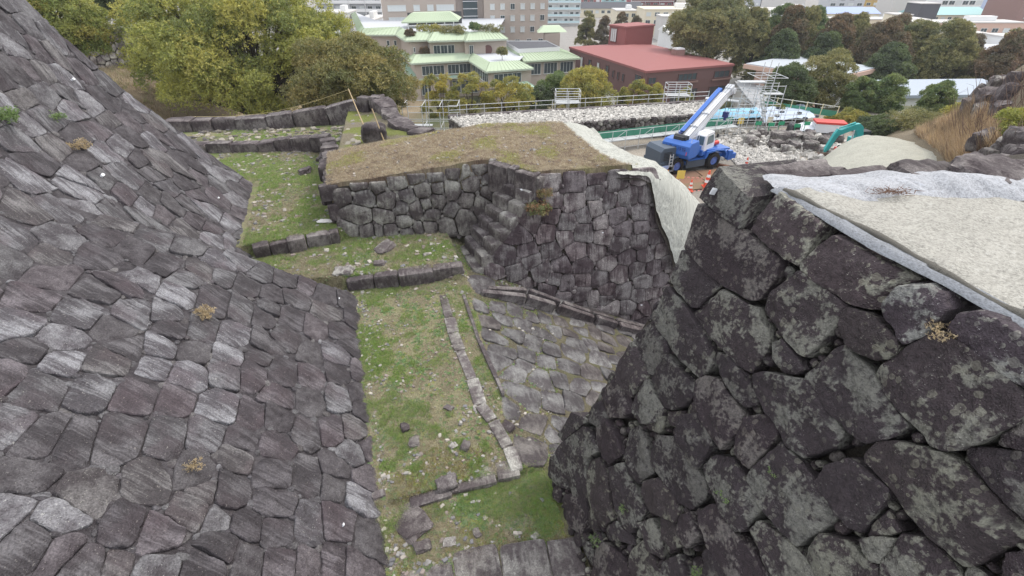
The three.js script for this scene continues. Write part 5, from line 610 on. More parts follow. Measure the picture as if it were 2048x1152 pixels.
// ---------- scaffolding
function scaffold(label, pts, o = {}) { // list of bars as world points
  const t = thing('scaffold', label, 'scaffold'); for (const [a, b, r] of pts) part(t, 'tube', rod(a, b, (r ?? 0.045) * 1.1, (r ?? 0.045) * 1.1, 5), galv); for (const d of o.decks ?? []) part(t, 'deck_board', box(...d), deckMat); return t;
}
{
  const bars = []; const X = [-12.4, -10.2, -8.2, -6.2], F = [57.2, 60.2], Y0 = -8.6; // left scaffold cage
  for (const x of X) for (const f of F) bars.push([[x, Y0, -f], [x, -3.4 - (f < 58 && x > -9 ? 0.8 : 0), -f]]);
  for (const f of F) for (const y of [-6.9, -5.9, -4.9, -3.5]) bars.push([[X[0], y, -f], [X[3], y, -f], 0.035]);
  for (const x of X) for (const y of [-6.9, -5.9, -3.5]) bars.push([[x, y, -F[0]], [x, y, -F[1]], 0.035]);
  bars.push([[X[0], -8.4, -F[0]], [X[1], -5.9, -F[0]], 0.03], [[X[2], -8.4, -F[0]], [X[3], -5.9, -F[0]], 0.03], [[-9.6, -8.6, -56.8], [-9.2, -1.5, -56.8], 0.035]);
  scaffold('tall open scaffold cage left of the white gravel terrace', bars, { decks: [[3.4, 0.06, 2.6, -11, -7.4, -58.7], [2.8, 0.06, 2.6, -7.6, -7.6, -58.7], [2.6, 0.06, 0.8, -10.8, -6.2, -59.6]] });
  // guard rail along far edge
  const rail = []; for (let i = 0; i <= 16; i++) { const q = pfF(i / 16); rail.push([[q[0], -6, -q[1] - 0.8], [q[0], -3.8, -q[1] - 0.8], 0.035]); if (i) { const p = pfF((i - 1) / 16); for (const y of [-3.9, -4.4]) rail.push([[p[0], y, -p[1] - 0.8], [q[0], y, -q[1] - 0.8], 0.03]); } }
  scaffold('long thin guard rail along the far edge of the gravel terrace', rail);
  for (const [x, f, l] of [[5.4, 63, 'small square scaffold landing left along the terrace rail'], [20.2, 67, 'small scaffold landing in front of the red building']]) { const b = []; for (const dx of [0, 1.5, 3]) for (const df of [0, 1.6]) b.push([[x + dx, -6.5, -f - df], [x + dx, -3.1, -f - df], 0.04]); for (const df of [0, 1.6]) for (const y of [-3.1, -3.7, -4.3]) b.push([[x, y, -f - df], [x + 3, y, -f - df], 0.035]); for (const y of [-3.1, -3.7]) for (const dx of [0, 3]) b.push([[x + dx, y, -f], [x + dx, y, -f - 1.6], 0.035]); scaffold(l, b, { decks: [[3, 0.06, 1.6, x + 1.5, -4.5, -f - 0.8]] }); }
  // walkway with green netting below the terrace wall
  const wk = thing('walkway', 'long scaffold walkway with green debris netting in front of the terrace wall', 'walkway'), A = V(7.6, 0, -51.4), B = V(26.5, 0, -58.2), at = (t, y, off = 0) => { const p = A.clone().lerp(B, t); return V(p.x - 0.338 * off, y, p.z - 0.94 * off); };
  for (let i = 0; i < 12; i++) part(wk, 'deck_plank', beam(at(i / 12 + 0.002, -6.0, 0.5), at((i + 1) / 12 - 0.002, -6.0, 0.5), 1.1, 0.07), deckMat);
  for (let i = 0; i <= 12; i++) { part(wk, 'post', rod(at(i / 12, -7.2), at(i / 12, -4.95), 0.035), galv); if (i < 12) { part(wk, 'hand_rail', rod(at(i / 12, -4.98), at((i + 1) / 12, -4.98), 0.03), galv); if (i % 2 === 0) part(wk, 'brace', rod(at(i / 12, -6.0), at((i + 1) / 12, -4.98), 0.025), galv); part(wk, 'green_net', grid(6, 3, (a, b) => { const p = at((i + a) / 12, lerp(-6.0, -5.15, b) + 0.1 * (fbm(i * 3 + a * 4, b * 2, 4) - 0.5), 1.05 + 0.12 * fbm(i * 2 + a * 3, b * 3, 8)); return [p.x, p.y, p.z]; }), greenNet); } }
  for (let i = 0; i < 12; i++) part(wk, 'toe_rail', rod(at(i / 12, -6.75), at((i + 1) / 12, -6.75), 0.025), galv);
  // stair tower and forest of tubes on the right
  const b2 = [], r = rng(215), tx = 27.5, tf = 62; for (const x of [0, 1.7, 3.6, 5.2]) for (const f of [0, 1.8, 3.4]) b2.push([[tx + x, -7, -tf - f], [tx + x, (x > 3 && x < 5 ? 0.3 : -2.2) - 1.6 * (f > 3 ? 0.3 : 0) - (x < 1 ? 1.5 : 0), -tf - f], 0.04]);
  for (const y of [-5.6, -4.4, -3.2, -2.3, -1.4]) for (const f of [0, 1.8, 3.4]) b2.push([[tx + (y > -2.5 ? 1.7 : 0), y, -tf - f], [tx + 5.2, y, -tf - f], 0.03]);
  for (const y of [-5.6, -4.4, -3.2, -1.4]) for (const x of [1.7, 3.6, 5.2]) b2.push([[tx + x, y, -tf], [tx + x, y, -tf - 3.4], 0.03]);
  const st = scaffold('white scaffold stair tower beside the blue sheets', b2, { decks: [[3.2, 0.06, 1.2, tx + 2.0, -2.2, -tf - 2.2], [2.2, 0.06, 1.2, tx + 4.4, -3.4, -tf - 1.2]] });
  for (const dz of [0, 0.8]) part(st, 'stair_stringer', rod([tx + 2.6, -3.3, -tf + 0.4 - dz], [tx + 3.9, -6.9, -tf + 0.6 - dz], 0.06), galv); for (let i = 0; i < 9; i++) { const k = i / 9; part(st, 'stair_tread', box(0.3, 0.04, 0.8, tx + 2.6 + 1.3 * k, -3.4 - 3.5 * k, -tf + 0.05), deckMat); }
  const b3 = []; for (let i = 0; i < 9; i++) for (const f of [58.2, 60]) { const x = 22.5 + i * 1.5; b3.push([[x, -7, -f - i * 0.12], [x + 0.1 * (r() - 0.5), -4.6 + 0.6 * r(), -f - i * 0.12], 0.03]); } for (const f of [58.2, 60]) for (const y of [-6.2, -5.4, -4.8]) b3.push([[22.5, y, -f], [34.5, y, -f - 1], 0.025]);
  scaffold('low tangle of scaffold rails between walkway and laid-out stones', b3, { decks: [[4, 0.08, 1.0, 26.5, -4.4, -64.6, -0.45]] });
}
// ---------- blue and white sheets, bag, stones, cones
{
  const r = rng(221); const tarp = (label, x0, x1, f0, f1, y, c, seed) => tag(part(scene, 'ground_sheet', grid(40, 26, (a, b) => { const x = lerp(x0, x1, a) + 1.5 * b, f = lerp(f0, f1, b) + 2 * a; return [x, y + 0.35 * fbm(x * 0.8, f * 0.8, seed, 3) + 0.1 * fbm(x * 3, f * 3, seed + 4, 2), -f]; }), mat(...c, 0.55)), label, 'tarpaulin');
  tarp('bright blue tarpaulin spread behind the crane boom', 22.5, 31.5, 61.5, 66.5, -6.5, [0.20, 0.47, 0.66], 3);
  tarp('pale blue-grey tarpaulin spread right of the scaffold stair', 31, 38.5, 61.5, 68, -6.5, [0.46, 0.54, 0.66], 6);
  tarp('crumpled white and grey sheet at the right end of the tarpaulins', 33, 38, 57.8, 61.2, -6.75, [0.55, 0.58, 0.63], 9);
  const bags = [[33, 66], [35, 65.5], [37, 65], [36.5, 62.5], [33.6, 63.8], [38.5, 63.5], [31.2, 65.8], [35.5, 67.6]]; bags.forEach(([x, f], i) => tag(part(scene, 'sandbag', put(rock(0.6, 0.3, 0.4, r, { seg: 4, round: 0.7 }), x, -6.15, -f, r() * 3), mat(0.05, 0.055, 0.065, 0.8)), 'small black sandbag weighing down the pale tarpaulin', 'sandbag', 'sandbags on the tarpaulin'));
  tag(part(scene, 'bulk_bag', put(rock(1.25, 1.2, 1.2, r, { seg: 7, round: 0.55, amp: 0.14 }), 33.2, -6.35, -58.6), mat(0.045, 0.045, 0.05, 0.5)), 'round black bulk bag standing among the stones', 'bag');
  const LR = [[26.8, 55, 1.4, 'grey angular boulder beside the gravel heap'], [29.2, 54, 1.2, 'pale boulder nearest the gravel heap edge'], [30.6, 56.2, 1.5, 'flat brown boulder with green tags behind'], [31.8, 57.6, 1.2, 'middle boulder of the laid-out rows'], [32.6, 56.6, 1.5, 'large grey boulder in front of the black bag'], [33.6, 55.6, 1.3, 'rounded tan boulder left of the excavator arm'], [34.4, 57.2, 1.1, 'boulder between the bag and the excavator'], [31, 53.4, 1.1, 'low grey stone on the bare ground'], [29.8, 52.6, 1.0, 'flat stone nearest the gravel'], [32.8, 53.4, 1.3, 'long low stone in front of the boulders'], [35.4, 55.4, 1.2, 'boulder under the excavator boom'], [37, 56.2, 1.4, 'grey boulder behind the excavator'], [28.2, 57.4, 1.1, 'boulder close to the scaffold rails'], [29.6, 58.3, 1.0, 'rear boulder by the green tags'], [33.2, 51.6, 1.0, 'brownish stone beside the bucket'], [35.2, 58.4, 1.0, 'pale boulder under the white sheet']];
  LR.forEach(([x, f, s, l], i) => tag(part(scene, 'boulder', put(rock(s * (1 + 0.3 * r()), s * 0.75, s, r, { seg: 6, round: 0.3, amp: 0.22 }), x, -7.1 + s * 0.3, -f, r() * 3, 0.2 * r()), kerbMats[[5, 2, 2, 0][i % 4]]), l, 'boulder', 'dismantled wall stones laid out on the site'));
  [[28.9, 58.9], [30.2, 58.4], [31.6, 58.9], [33.0, 57.9], [34.6, 58.8]].forEach(([x, f], i) => { const t = thing('marker_stake', ['green marker stake nearest the scaffold', 'second green marker stake behind the boulders', 'middle green marker stake behind the boulders', 'green marker stake in front of the black bag', 'green marker stake by the white sheet'][i], 'stake', [x, -7.1, -f], 0, 'green marker stakes'); part(t, 'stake', rod([0, 0, 0], [0, 1.5, 0], 0.04), mat(0.04, 0.32, 0.16, 0.6)); part(t, 'tag', box(0.7, 0.4, 0.05, 0.2, 1.3, 0), mat(0.05, 0.38, 0.2, 0.6)); });
  // cones and tape
  const orange = mat(0.75, 0.10, 0.05, 0.5), cw = mat(0.8, 0.8, 0.8, 0.5), cone0 = thing('traffic_cone', '', 'cone', [0, 0, 0], 0, 'red and white site cones');
  part(cone0, 'base', box(0.42, 0.05, 0.42, 0, 0.025, 0), orange); part(cone0, 'cone', (() => { const g = new THREE.CylinderGeometry(0.04, 0.17, 0.75, 12); g.translate(0, 0.42, 0); return g; })(), orange); for (const y of [0.3, 0.55]) part(cone0, 'white_band', (() => { const q = 0.17 - 0.13 * (y - 0.045) / 0.75, g = new THREE.CylinderGeometry(q - 0.008, q + 0.02, 0.13, 12); g.translate(0, y, 0); return g; })(), cw);
  [[15.9, 41.3, 'red and white cone nearest the netting edge'], [17.7, 42.3, 'red and white cone left of the stacked tall one'], [18.2, 40.9, 'red and white cone beside the near wall corner'], [11.8, 46.4, 'red and white cone behind the crane engine'], [23.2, 47.2, 'small red cone on the gravel right of the crane'], [17.6, 39.6, 'lowest red and white cone above the dark wall']].forEach(([x, f, l], i) => { const c = i ? cone0.clone() : cone0; if (i) { c.name = numbered('traffic_cone'); scene.add(c); c.userData = { ...cone0.userData }; } c.userData.label = l; c.position.set(x, -7.05, -f); const s = i === 1 || i === 2 ? 1.7 : 1.2; c.scale.set(s, s * 1.15, s); });
  tag(part(scene, 'barrier_tape', [[9.5, 41, 15.5, 42.6], [15.5, 42.6, 21.5, 43.2], [12.5, 39.4, 18, 40.2]].flatMap(([a, b, c, d]) => { const o = []; for (let i = 0; i < 14; i++) o.push(beam([lerp(a, c, i / 14), -6.2 - 0.25 * Math.sin(i / 14 * 3.14), -lerp(b, d, i / 14)], [lerp(a, c, (i + 0.55) / 14), -6.2 - 0.25 * Math.sin((i + 0.55) / 14 * 3.14), -lerp(b, d, (i + 0.55) / 14)], 0.03, 0.09)); return o; }), mat(0.8, 0.35, 0.3, 0.6)), 'red and white barrier tape strung in front of the crane', 'tape');
  for (const [x, f, l] of [[15.2, 42.4, 'yellow hanging notice on the barrier tape'], [27.6, 60.4, 'yellow notice board fixed to the scaffold'], [31.3, 60.8, 'cream notice board on the scaffold stair']]) { const t = thing('notice_board', l, 'sign', [x, -6.9, -f]); part(t, 'post', rod([0, 0, 0], [0, 1.3, 0], 0.03), galv); part(t, 'panel', box(0.7, 0.75, 0.04, 0, 1.0, 0.05), l[0] === 'y' ? mat(0.75, 0.55, 0.12, 0.6) : mat(0.75, 0.66, 0.5, 0.6)); }
  const rust = mat(0.20, 0.10, 0.06, 0.9), steel = mat(0.045, 0.055, 0.07, 0.6);
  for (const [a, b, l] of [[[23.2, -6.95, -46.4], [30.8, -6.95, -48.4], 'long rusty steel beam edging the gravel heap'], [[19.5, -6.95, -48.6], [23.4, -6.95, -45.6], 'rusty beam lying beside the crane front']]) { const t = thing('steel_beam', l, 'beam'); const A = V(...a), B = V(...b), up = V(0, 0.17, 0); part(t, 'web', beam(A, B, 0.05, 0.34), rust); part(t, 'flange', beam(A.clone().add(up), B.clone().add(up), 0.36, 0.04), rust); part(t, 'flange', beam(A.clone().sub(up), B.clone().sub(up), 0.36, 0.04), rust); }
  for (const [a, b, l] of [[[11.8, -6.75, -45.4], [15.2, -6.75, -41.8], 'dark steel plate with white bolt marks behind the crane'], [[21.4, -6.75, -46.2], [23.2, -6.75, -44.4], 'dark steel plate with white marks by the crane front']]) { const t = thing('steel_plate', l, 'steel plate'); const A = V(...a), B = V(...b); part(t, 'plate', beam(A, B, 0.12, 0.6), steel); for (const k of [0.2, 0.45, 0.7, 0.9]) part(t, 'bolt_mark', put(new THREE.BoxGeometry(0.14, 0.14, 0.2), ...A.clone().lerp(B, k).add(V(0, 0.1, 0.04)).toArray(), Math.atan2(B.x - A.x, B.z - A.z) + Math.PI / 2), cw); }
  for (let i = 0; i < 6; i++) for (let j = 0; j < 3; j++) tag(part(scene, 'road_plate', put(new THREE.BoxGeometry(2.9, 0.03, 1.45), 10.5 + i * 2.95 + 0.1 * j, -7.03 + 0.006 * r(), -(41.2 + j * 1.5 + i * 0.6), 0.2 + 0.02 * r()), mat(0.20 + 0.05 * r(), 0.125 + 0.03 * r(), 0.085, 0.85)), 'brown steel road plate on the ground around the crane', 'road plate', 'brown road plates under the crane');
}
// ---------- mobile crane
const M3 = { rim: mat(0.12, 0.20, 0.55, 0.4), blue: mat(0.04, 0.145, 0.50, 0.35), navy: mat(0.02, 0.03, 0.16, 0.5), paleBlue: mat(0.36, 0.47, 0.75, 0.35), slate: mat(0.065, 0.09, 0.125, 0.55), white: mat(0.78, 0.80, 0.84, 0.35), tyre: mat(0.022, 0.022, 0.023, 0.9), glass: mat(0.10, 0.15, 0.17, 0.08), grey: mat(0.25, 0.26, 0.27, 0.6), dark: mat(0.03, 0.032, 0.036, 0.7), red: mat(0.6, 0.06, 0.05, 0.5), amber: mat(0.8, 0.28, 0.04, 0.4), lightGrey: mat(0.55, 0.57, 0.6, 0.5) };
function wheel(parent, x, y, z, R, W, rimMat) {
  const t = part(parent, 'tyre', (() => { const g = new THREE.LatheGeometry([[R * 0.55, -W / 2], [R * 0.9, -W / 2], [R, -W * 0.35], [R, W * 0.35], [R * 0.9, W / 2], [R * 0.55, W / 2]].map(p => new THREE.Vector2(p[0], p[1])), 28); g.rotateX(Math.PI / 2); g.translate(x, y, z); return g; })(), M3.tyre);
  part(t, 'rim', (() => { const g = new THREE.LatheGeometry([[0, W * 0.34], [R * 0.2, W * 0.34], [R * 0.24, W * 0.22], [R * 0.46, W * 0.24], [R * 0.56, W * 0.42], [R * 0.57, -W * 0.3], [0, -W * 0.3]].map(p => new THREE.Vector2(p[0], p[1])), 20); g.rotateX(Math.PI / 2); if (z < 0) g.rotateY(Math.PI); g.translate(x, y, z); return g; })(), rimMat);
}
{
  const c = thing('mobile_crane', 'blue rough-terrain mobile crane with white boom raised, on brown plates', 'crane', [17.3, -7.0, -47.4], 0.387);
  for (const x of [-2.2, 2.2]) for (const z of [-1.1, 1.1]) wheel(c, x, 0.78, z, 0.78, 0.5, M3.rim);
  part(c, 'chassis', [box(7.2, 0.42, 1.5, 0.1, 1.05, 0), box(2.4, 0.5, 2.3, 0.05, 0.95, 0)], M3.blue);
  part(c, 'side_box', [box(2.2, 0.62, 0.5, 0, 0.75, 1.05), box(2.2, 0.62, 0.5, 0, 0.75, -1.05)], M3.slate);
  for (const z of [-1.1, 1.1]) { part(c, 'fender', extr([[1.05, 1.15], [1.3, 1.62], [2.2, 1.76], [3.2, 1.66], [3.45, 1.35], [3.45, 1.55], [3.2, 1.8], [2.2, 1.88], [1.1, 1.8], [0.9, 1.2]], 0.62).translate(0, 0, z), M3.blue); part(c, 'fender', extr([[-3.15, 1.1], [-2.9, 1.6], [-2.2, 1.7], [-1.4, 1.6], [-1.15, 1.1], [-1.05, 1.15], [-1.3, 1.7], [-2.2, 1.82], [-3, 1.72], [-3.3, 1.15]], 0.62).translate(0, 0, z), M3.slate); }
  part(c, 'front_deck', [box(2.9, 0.12, 2.4, 2.6, 1.82, 0, 0, 0, -0.05), box(0.9, 0.5, 2.5, 4.1, 1.1, 0)], M3.blue);
  for (const z of [-1.2, 1.2]) { part(c, 'outrigger', [box(0.5, 0.9, 0.35, 4.1, 1.1, z), box(0.6, 0.5, 0.4, 4.5, 1.0, z)], M3.blue); part(c, 'outrigger', [box(0.4, 0.9, 0.35, -4.0, 0.9, z)], M3.slate); }
  part(c, 'engine_hood', (() => { const g = extr([[-4.15, 1.0], [-4.2, 2.3], [-3.9, 2.62], [-2.7, 2.62], [-2.1, 2.25], [-2.1, 1.2], [-2.6, 1.0]], 2.3, 0.05); return g; })(), M3.slate);
  for (let i = 0; i < 6; i++) part(c, 'grille_slat', box(0.9, 0.05, 0.03, -3.45, 1.55 + i * 0.14, 1.24), M3.dark);
  part(c, 'rear_step', [box(1.0, 0.06, 0.4, -3.3, 0.95, 1.3), box(0.06, 0.6, 0.4, -2.8, 0.75, 1.35), box(1.0, 0.06, 0.4, -3.3, 0.5, 1.35)], M3.grey);
  const lad = part(c, 'ladder', [rod([-3.35, 0.9, 1.5], [-3.35, 2.1, 1.45], 0.04), rod([-3.0, 0.9, 1.5], [-3.0, 2.1, 1.45], 0.04)], M3.lightGrey); for (let i = 0; i < 4; i++) part(lad, 'rung', rod([-3.35, 1.05 + 0.28 * i, 1.48], [-3.0, 1.05 + 0.28 * i, 1.48], 0.03), M3.lightGrey);
  part(c, 'licence_plate', box(0.7, 0.35, 0.04, -3.75, 0.95, 1.52), M3.paleBlue); part(c, 'marker_lamp', box(0.8, 0.25, 0.05, -3.7, 0.55, 1.52), M3.amber); part(c, 'red_canister', (() => { const g = new THREE.CylinderGeometry(0.22, 0.22, 0.7, 12); g.rotateZ(1.57); g.translate(2.9, 2.15, 0.2); return g; })(), M3.red);
  part(c, 'deck_gear', [box(0.7, 0.3, 0.5, 3.3, 2.0, -0.5), box(0.5, 0.35, 0.4, 2.4, 2.05, -0.8), rod([3.4, 1.9, -1], [2.4, 2.5, -1], 0.05)], M3.dark);
  part(c, 'slew_ring', (() => { const g = new THREE.CylinderGeometry(0.85, 0.85, 0.5, 24); g.translate(0, 1.55, 0); return g; })(), M3.dark);
  const S = g => { const n = norm(g); n.rotateY(0.38); return n; };
  const cwt = part(c, 'counterweight', S(extr([[-2.55, 1.75], [-2.75, 2.1], [-2.75, 2.85], [-2.4, 3.1], [-1.2, 3.1], [-0.9, 2.6], [-0.9, 1.9], [-1.4, 1.7]], 2.7, 0.08)), M3.blue);
  part(c, 'super_deck', S(extr([[-0.9, 1.8], [-0.9, 2.4], [1.4, 2.2], [1.9, 1.85]], 2.3, 0.04)), M3.blue);
  // painted marks on the rear face of the counterweight
  const KJ = [[[0, 0, 0.3, 0.05], [-0.13, 0.12, 0.05, 0.2], [0, 0.15, 0.05, 0.3], [0.13, 0.12, 0.05, 0.2]], [[0, 0.25, 0.3, 0.05], [0, 0.13, 0.2, 0.05], [-0.1, 0.08, 0.05, 0.2], [0.1, 0.08, 0.05, 0.2], [0, 0.32, 0.05, 0.1], [0, 0, 0.22, 0.05]], [[-0.1, 0.12, 0.05, 0.34], [0.05, 0.25, 0.2, 0.05], [0.05, 0.15, 0.2, 0.05], [0.05, 0.04, 0.24, 0.05], [0.05, 0.15, 0.05, 0.3]], [[-0.1, 0.25, 0.12, 0.05], [-0.1, 0.12, 0.12, 0.05], [-0.1, 0, 0.12, 0.05], [0.09, 0.25, 0.16, 0.05], [0.09, 0.1, 0.18, 0.05], [0.09, 0.1, 0.05, 0.3]], [[-0.11, 0.12, 0.05, 0.36], [-0.11, 0.2, 0.16, 0.05], [0.08, 0.25, 0.18, 0.05], [0.08, 0.12, 0.2, 0.05], [0.03, 0.05, 0.05, 0.2], [0.13, 0.05, 0.05, 0.2]]];
  KJ.forEach((st, i) => part(cwt, 'painted_letter', st.map(([z, y, w, h]) => S(box(0.012, h, w, -2.84, 2.45 + y, -0.95 + i * 0.46 + z))), M3.navy));
  for (const z of [-1.2, 1.2]) part(cwt, 'red_mark', S(box(0.012, 0.35, 0.07, -2.84, 2.25, z)), M3.red);
  part(cwt, 'logo_mark', [S(box(0.012, 0.06, 0.28, -2.84, 2.27, -0.38)), S(box(0.012, 0.16, 0.07, -2.84, 2.2, -0.36))], M3.white);
  part(c, 'winch_housing', [S(box(0.9, 0.55, 1.0, -1.9, 3.2, -0.1)), S(rod([-1.9, 3.3, -0.7], [-1.9, 3.3, 0.6], 0.3, 0.3, 14))], M3.dark);
  const cab = part(c, 'cab', S(extr([[0.0, 1.9], [0.0, 3.3], [0.25, 3.5], [1.45, 3.5], [1.95, 2.6], [1.95, 1.9]], 0.95, 0.04).translate(0.1, 0, 0.95)), M3.white);
  part(cab, 'window', S(box(0.03, 0.8, 0.72, 0.045, 2.85, 0.95)), M3.glass); part(cab, 'window', S(extr([[0.35, 2.45], [0.35, 3.25], [1.35, 3.25], [1.65, 2.6], [1.65, 2.45]], 0.02).translate(0.1, 0, 1.48)), M3.glass); part(cab, 'window', S(box(0.03, 0.9, 0.75, 1.92, 2.9, 0.95, 0, 0, 0.5)), M3.glass); part(cab, 'hatch', S(box(0.5, 0.04, 0.4, 0.8, 3.56, 0.95)), M3.lightGrey); part(c, 'cab_base', S(box(2.1, 0.5, 1.0, 0.9, 1.75, 0.95)), M3.blue);
  const el = 26 * Math.PI / 180, be = [Math.cos(el), Math.sin(el)], bp = (d, z, o = 0) => [-1.6 + be[0] * d - be[1] * o, 2.75 + be[1] * d + be[0] * o, z];
  part(c, 'boom_base_section', S(beam(bp(-0.3, 0.05), bp(7.4, 0.05), 0.66, 0.72)), M3.white); part(c, 'boom_inner_section', S(beam(bp(7.4, 0.05), bp(8.3, 0.05), 0.58, 0.62)), M3.lightGrey);
  for (const z of [-0.3, 0.4]) part(c, 'boom_rib', S(beam(bp(0, z, 0.42), bp(7.3, z, 0.42), 0.05, 0.06)), M3.grey); for (const o of [-0.15, 0.15]) part(c, 'boom_rib', S(beam(bp(0, 0.44, o), bp(7.3, 0.44, o), 0.03, 0.04)), M3.lightGrey);
  part(c, 'boom_head', [S(beam(bp(8.2, 0.05), bp(8.8, 0.05), 0.7, 0.75)), S(rod([...bp(8.7, -0.4, -0.25)], [...bp(8.7, 0.5, -0.25)], 0.28, 0.28, 14))], M3.lightGrey);
  part(c, 'fly_jib', S(beam(bp(1.2, -0.72, 0.05), bp(8.0, -0.66, 0.1), 0.42, 0.6)), M3.blue); part(c, 'jib_rail', [S(beam(bp(1.0, -0.98, 0.25), bp(7.8, -0.9, 0.3), 0.08, 0.08)), S(beam(bp(1.0, -0.98, -0.2), bp(7.0, -0.9, -0.15), 0.08, 0.08))], M3.paleBlue);
  part(c, 'hose_reel', [S(put(new THREE.SphereGeometry(0.38, 10, 8), ...bp(0.6, -0.75, 0))), S(box(0.5, 0.5, 0.4, ...bp(1.0, -0.7, 0)))], M3.navy);
  part(c, 'lift_cylinder', S(rod([0.6, 1.9, 0.05], [...bp(4.6, 0.05, -0.4)], 0.2, 0.14, 12)), M3.lightGrey); part(c, 'boom_foot_bracket', S(extr([[-2.2, 2.2], [-2.1, 3.1], [-1.3, 3.2], [-0.6, 2.3]], 1.1)), M3.lightGrey);
  const tip = V(...bp(8.75, 0.05, -0.35)); const hk = part(c, 'hook_block', [S(box(0.35, 0.55, 0.5, tip.x, tip.y - 2.3, tip.z)), S(box(0.2, 0.35, 0.2, tip.x, tip.y - 2.7, tip.z))], M3.navy); for (const z of [-0.15, 0.15]) part(hk, 'wire_rope', S(rod([tip.x, tip.y - 2.1, tip.z + z], [tip.x, tip.y, tip.z + z], 0.02)), M3.dark);
  for (let i = 0; i < 3; i++) part(c, 'hydraulic_hose', S(new THREE.TubeGeometry(new THREE.CatmullRomCurve3([V(-0.6, 2.3, -0.3 + 0.15 * i), V(-1.2, 3.0 + 0.1 * i, -0.55), V(...bp(1.4, -0.4, 0.3 + 0.05 * i)), V(...bp(3, -0.36, 0.2))]), 14, 0.035, 5)), M3.dark); for (const z of [-0.1, 0.16]) part(c, 'hoist_rope', S(rod(bp(-0.2, z, 0.55), bp(8.7, z, 0.42), 0.015, 0.015, 4)), M3.dark); part(c, 'mirror', [S(box(0.05, 0.35, 0.2, 1.9, 3.1, 1.7)), S(rod([1.6, 3.3, 1.45], [1.9, 3.2, 1.7], 0.02))], M3.dark); part(c, 'hand_rail', [S(rod([-1.1, 3.1, 1.3], [-1.1, 3.7, 1.3], 0.025)), S(rod([-2.4, 3.1, 1.3], [-2.4, 3.7, 1.3], 0.025)), S(rod([-2.4, 3.7, 1.3], [-1.1, 3.7, 1.3], 0.025))], M3.lightGrey);
  for (const k of [0.25, 0.5]) part(c, 'rope_guide', S(beam(bp(8 * k, 0.05, 0.42), bp(8 * k + 0.12, 0.05, 0.42), 0.8, 0.12)), M3.lightGrey);
  { const sl = part(c, 'access_ladder', [S(rod([-1.2, 1.2, -1.9], [-1.6, 2.9, -1.5], 0.04)), S(rod([-0.8, 1.2, -1.9], [-1.2, 2.9, -1.5], 0.04))], M3.white); for (let i = 0; i < 5; i++) part(sl, 'rung', S(rod([-1.25 - 0.08 * i, 1.4 + 0.34 * i, -1.88 + 0.08 * i], [-0.85 - 0.08 * i, 1.4 + 0.34 * i, -1.88 + 0.08 * i], 0.03)), M3.white); }
}
{ // excavator
  const teal = mat(0.045, 0.40, 0.40, 0.4), e = thing('excavator', 'small turquoise excavator with its arm bent down behind the pale cover', 'excavator', [36.4, -6.2, -51.6], 0.12);
  part(e, 'boom', extr([[0.2, -0.3], [0.25, 1.2], [-0.05, 2.0], [-0.55, 2.35], [-1.1, 2.3], [-2.75, 1.62], [-2.85, 1.3], [-2.6, 1.2], [-1.2, 1.72], [-0.75, 1.65], [-0.45, 1.2], [-0.35, -0.3]], 0.32, 0.03), teal);
  part(e, 'arm', extr([[-2.4, 1.75], [-2.75, 1.85], [-3.0, 1.35], [-3.55, -0.55], [-3.4, -0.75], [-3.15, -0.6], [-2.6, 1.0], [-2.35, 1.4]], 0.26, 0.03), teal);
  part(e, 'boom_ram', rod([-0.9, 0.1, 0.25], [-1.0, 1.75, 0.22], 0.09, 0.07, 10), M3.lightGrey); part(e, 'arm_ram', rod([-1.0, 2.45, 0], [-2.6, 1.95, 0], 0.1, 0.07, 10), teal);
  const bk = part(e, 'bucket', extr([[-3.6, -0.5], [-3.1, -0.55], [-2.75, -1.0], [-3.0, -1.15], [-3.6, -1.2], [-3.95, -1.0], [-3.85, -0.7]], 0.75, 0.03), mat(0.16, 0.11, 0.085, 0.8)); for (let i = 0; i < 4; i++) part(bk, 'tooth', box(0.2, 0.06, 0.09, -2.72, -1.1, -0.3 + 0.2 * i), M3.grey);
  part(e, 'house', extr([[-0.3, 0.0], [-0.4, 0.7], [0.5, 0.8], [1.7, 0.75], [1.9, 0.2], [1.8, 0.0]], 1.9, 0.06), teal); part(e, 'cab_frame', extr([[-0.3, 0.75], [-0.15, 1.9], [0.9, 1.95], [1.0, 0.75]], 0.9, 0.03).translate(0.7, -0.6, -0.9), M3.dark);
  for (const z of [-0.8, 0.8]) part(e, 'track', extr([[-1.1, -0.8], [-1.3, -0.5], [-1.1, -0.2], [1.6, -0.2], [1.8, -0.5], [1.6, -0.8]], 0.45, 0.04).translate(0, 0, z), M3.tyre); part(e, 'blade', box(0.15, 0.45, 1.8, -1.55, -0.5, 0, 0, 0, 0.1), M3.red);
}
{ // red-topped site unit
  const t = thing('site_container', 'low white site unit with a bright red top behind the excavator', 'container', [37.8, -6.9, -59.4], -0.25); part(t, 'body', box(3.2, 1.0, 1.6, 0, 0.5, 0), M3.white); part(t, 'red_top', box(3.3, 0.22, 1.7, 0, 1.12, 0), M3.red); part(t, 'end_panel', box(0.05, 0.8, 1.3, -1.63, 0.5, 0), M3.lightGrey);
  const g = thing('fence', 'green and white site fence at the back of the tarpaulins', 'fence'); for (let i = 0; i <= 5; i++) { const x = 34.6 + i * 1.4, f = 70.6 - i * 1.2; part(g, 'post', rod([x, -7, -f], [x, -5.2, -f], 0.06), mat(0.7, 0.62, 0.4, 0.6)); if (i) { part(g, 'rail', rod([x - 1.4, -5.3, -f - 1.2], [x, -5.3, -f], 0.04), mat(0.7, 0.7, 0.62, 0.6)); part(g, 'net_panel', beam([x - 1.4, -6.2, -f - 1.2], [x, -6.2, -f], 0.03, 0.7), greenNet); } }
}

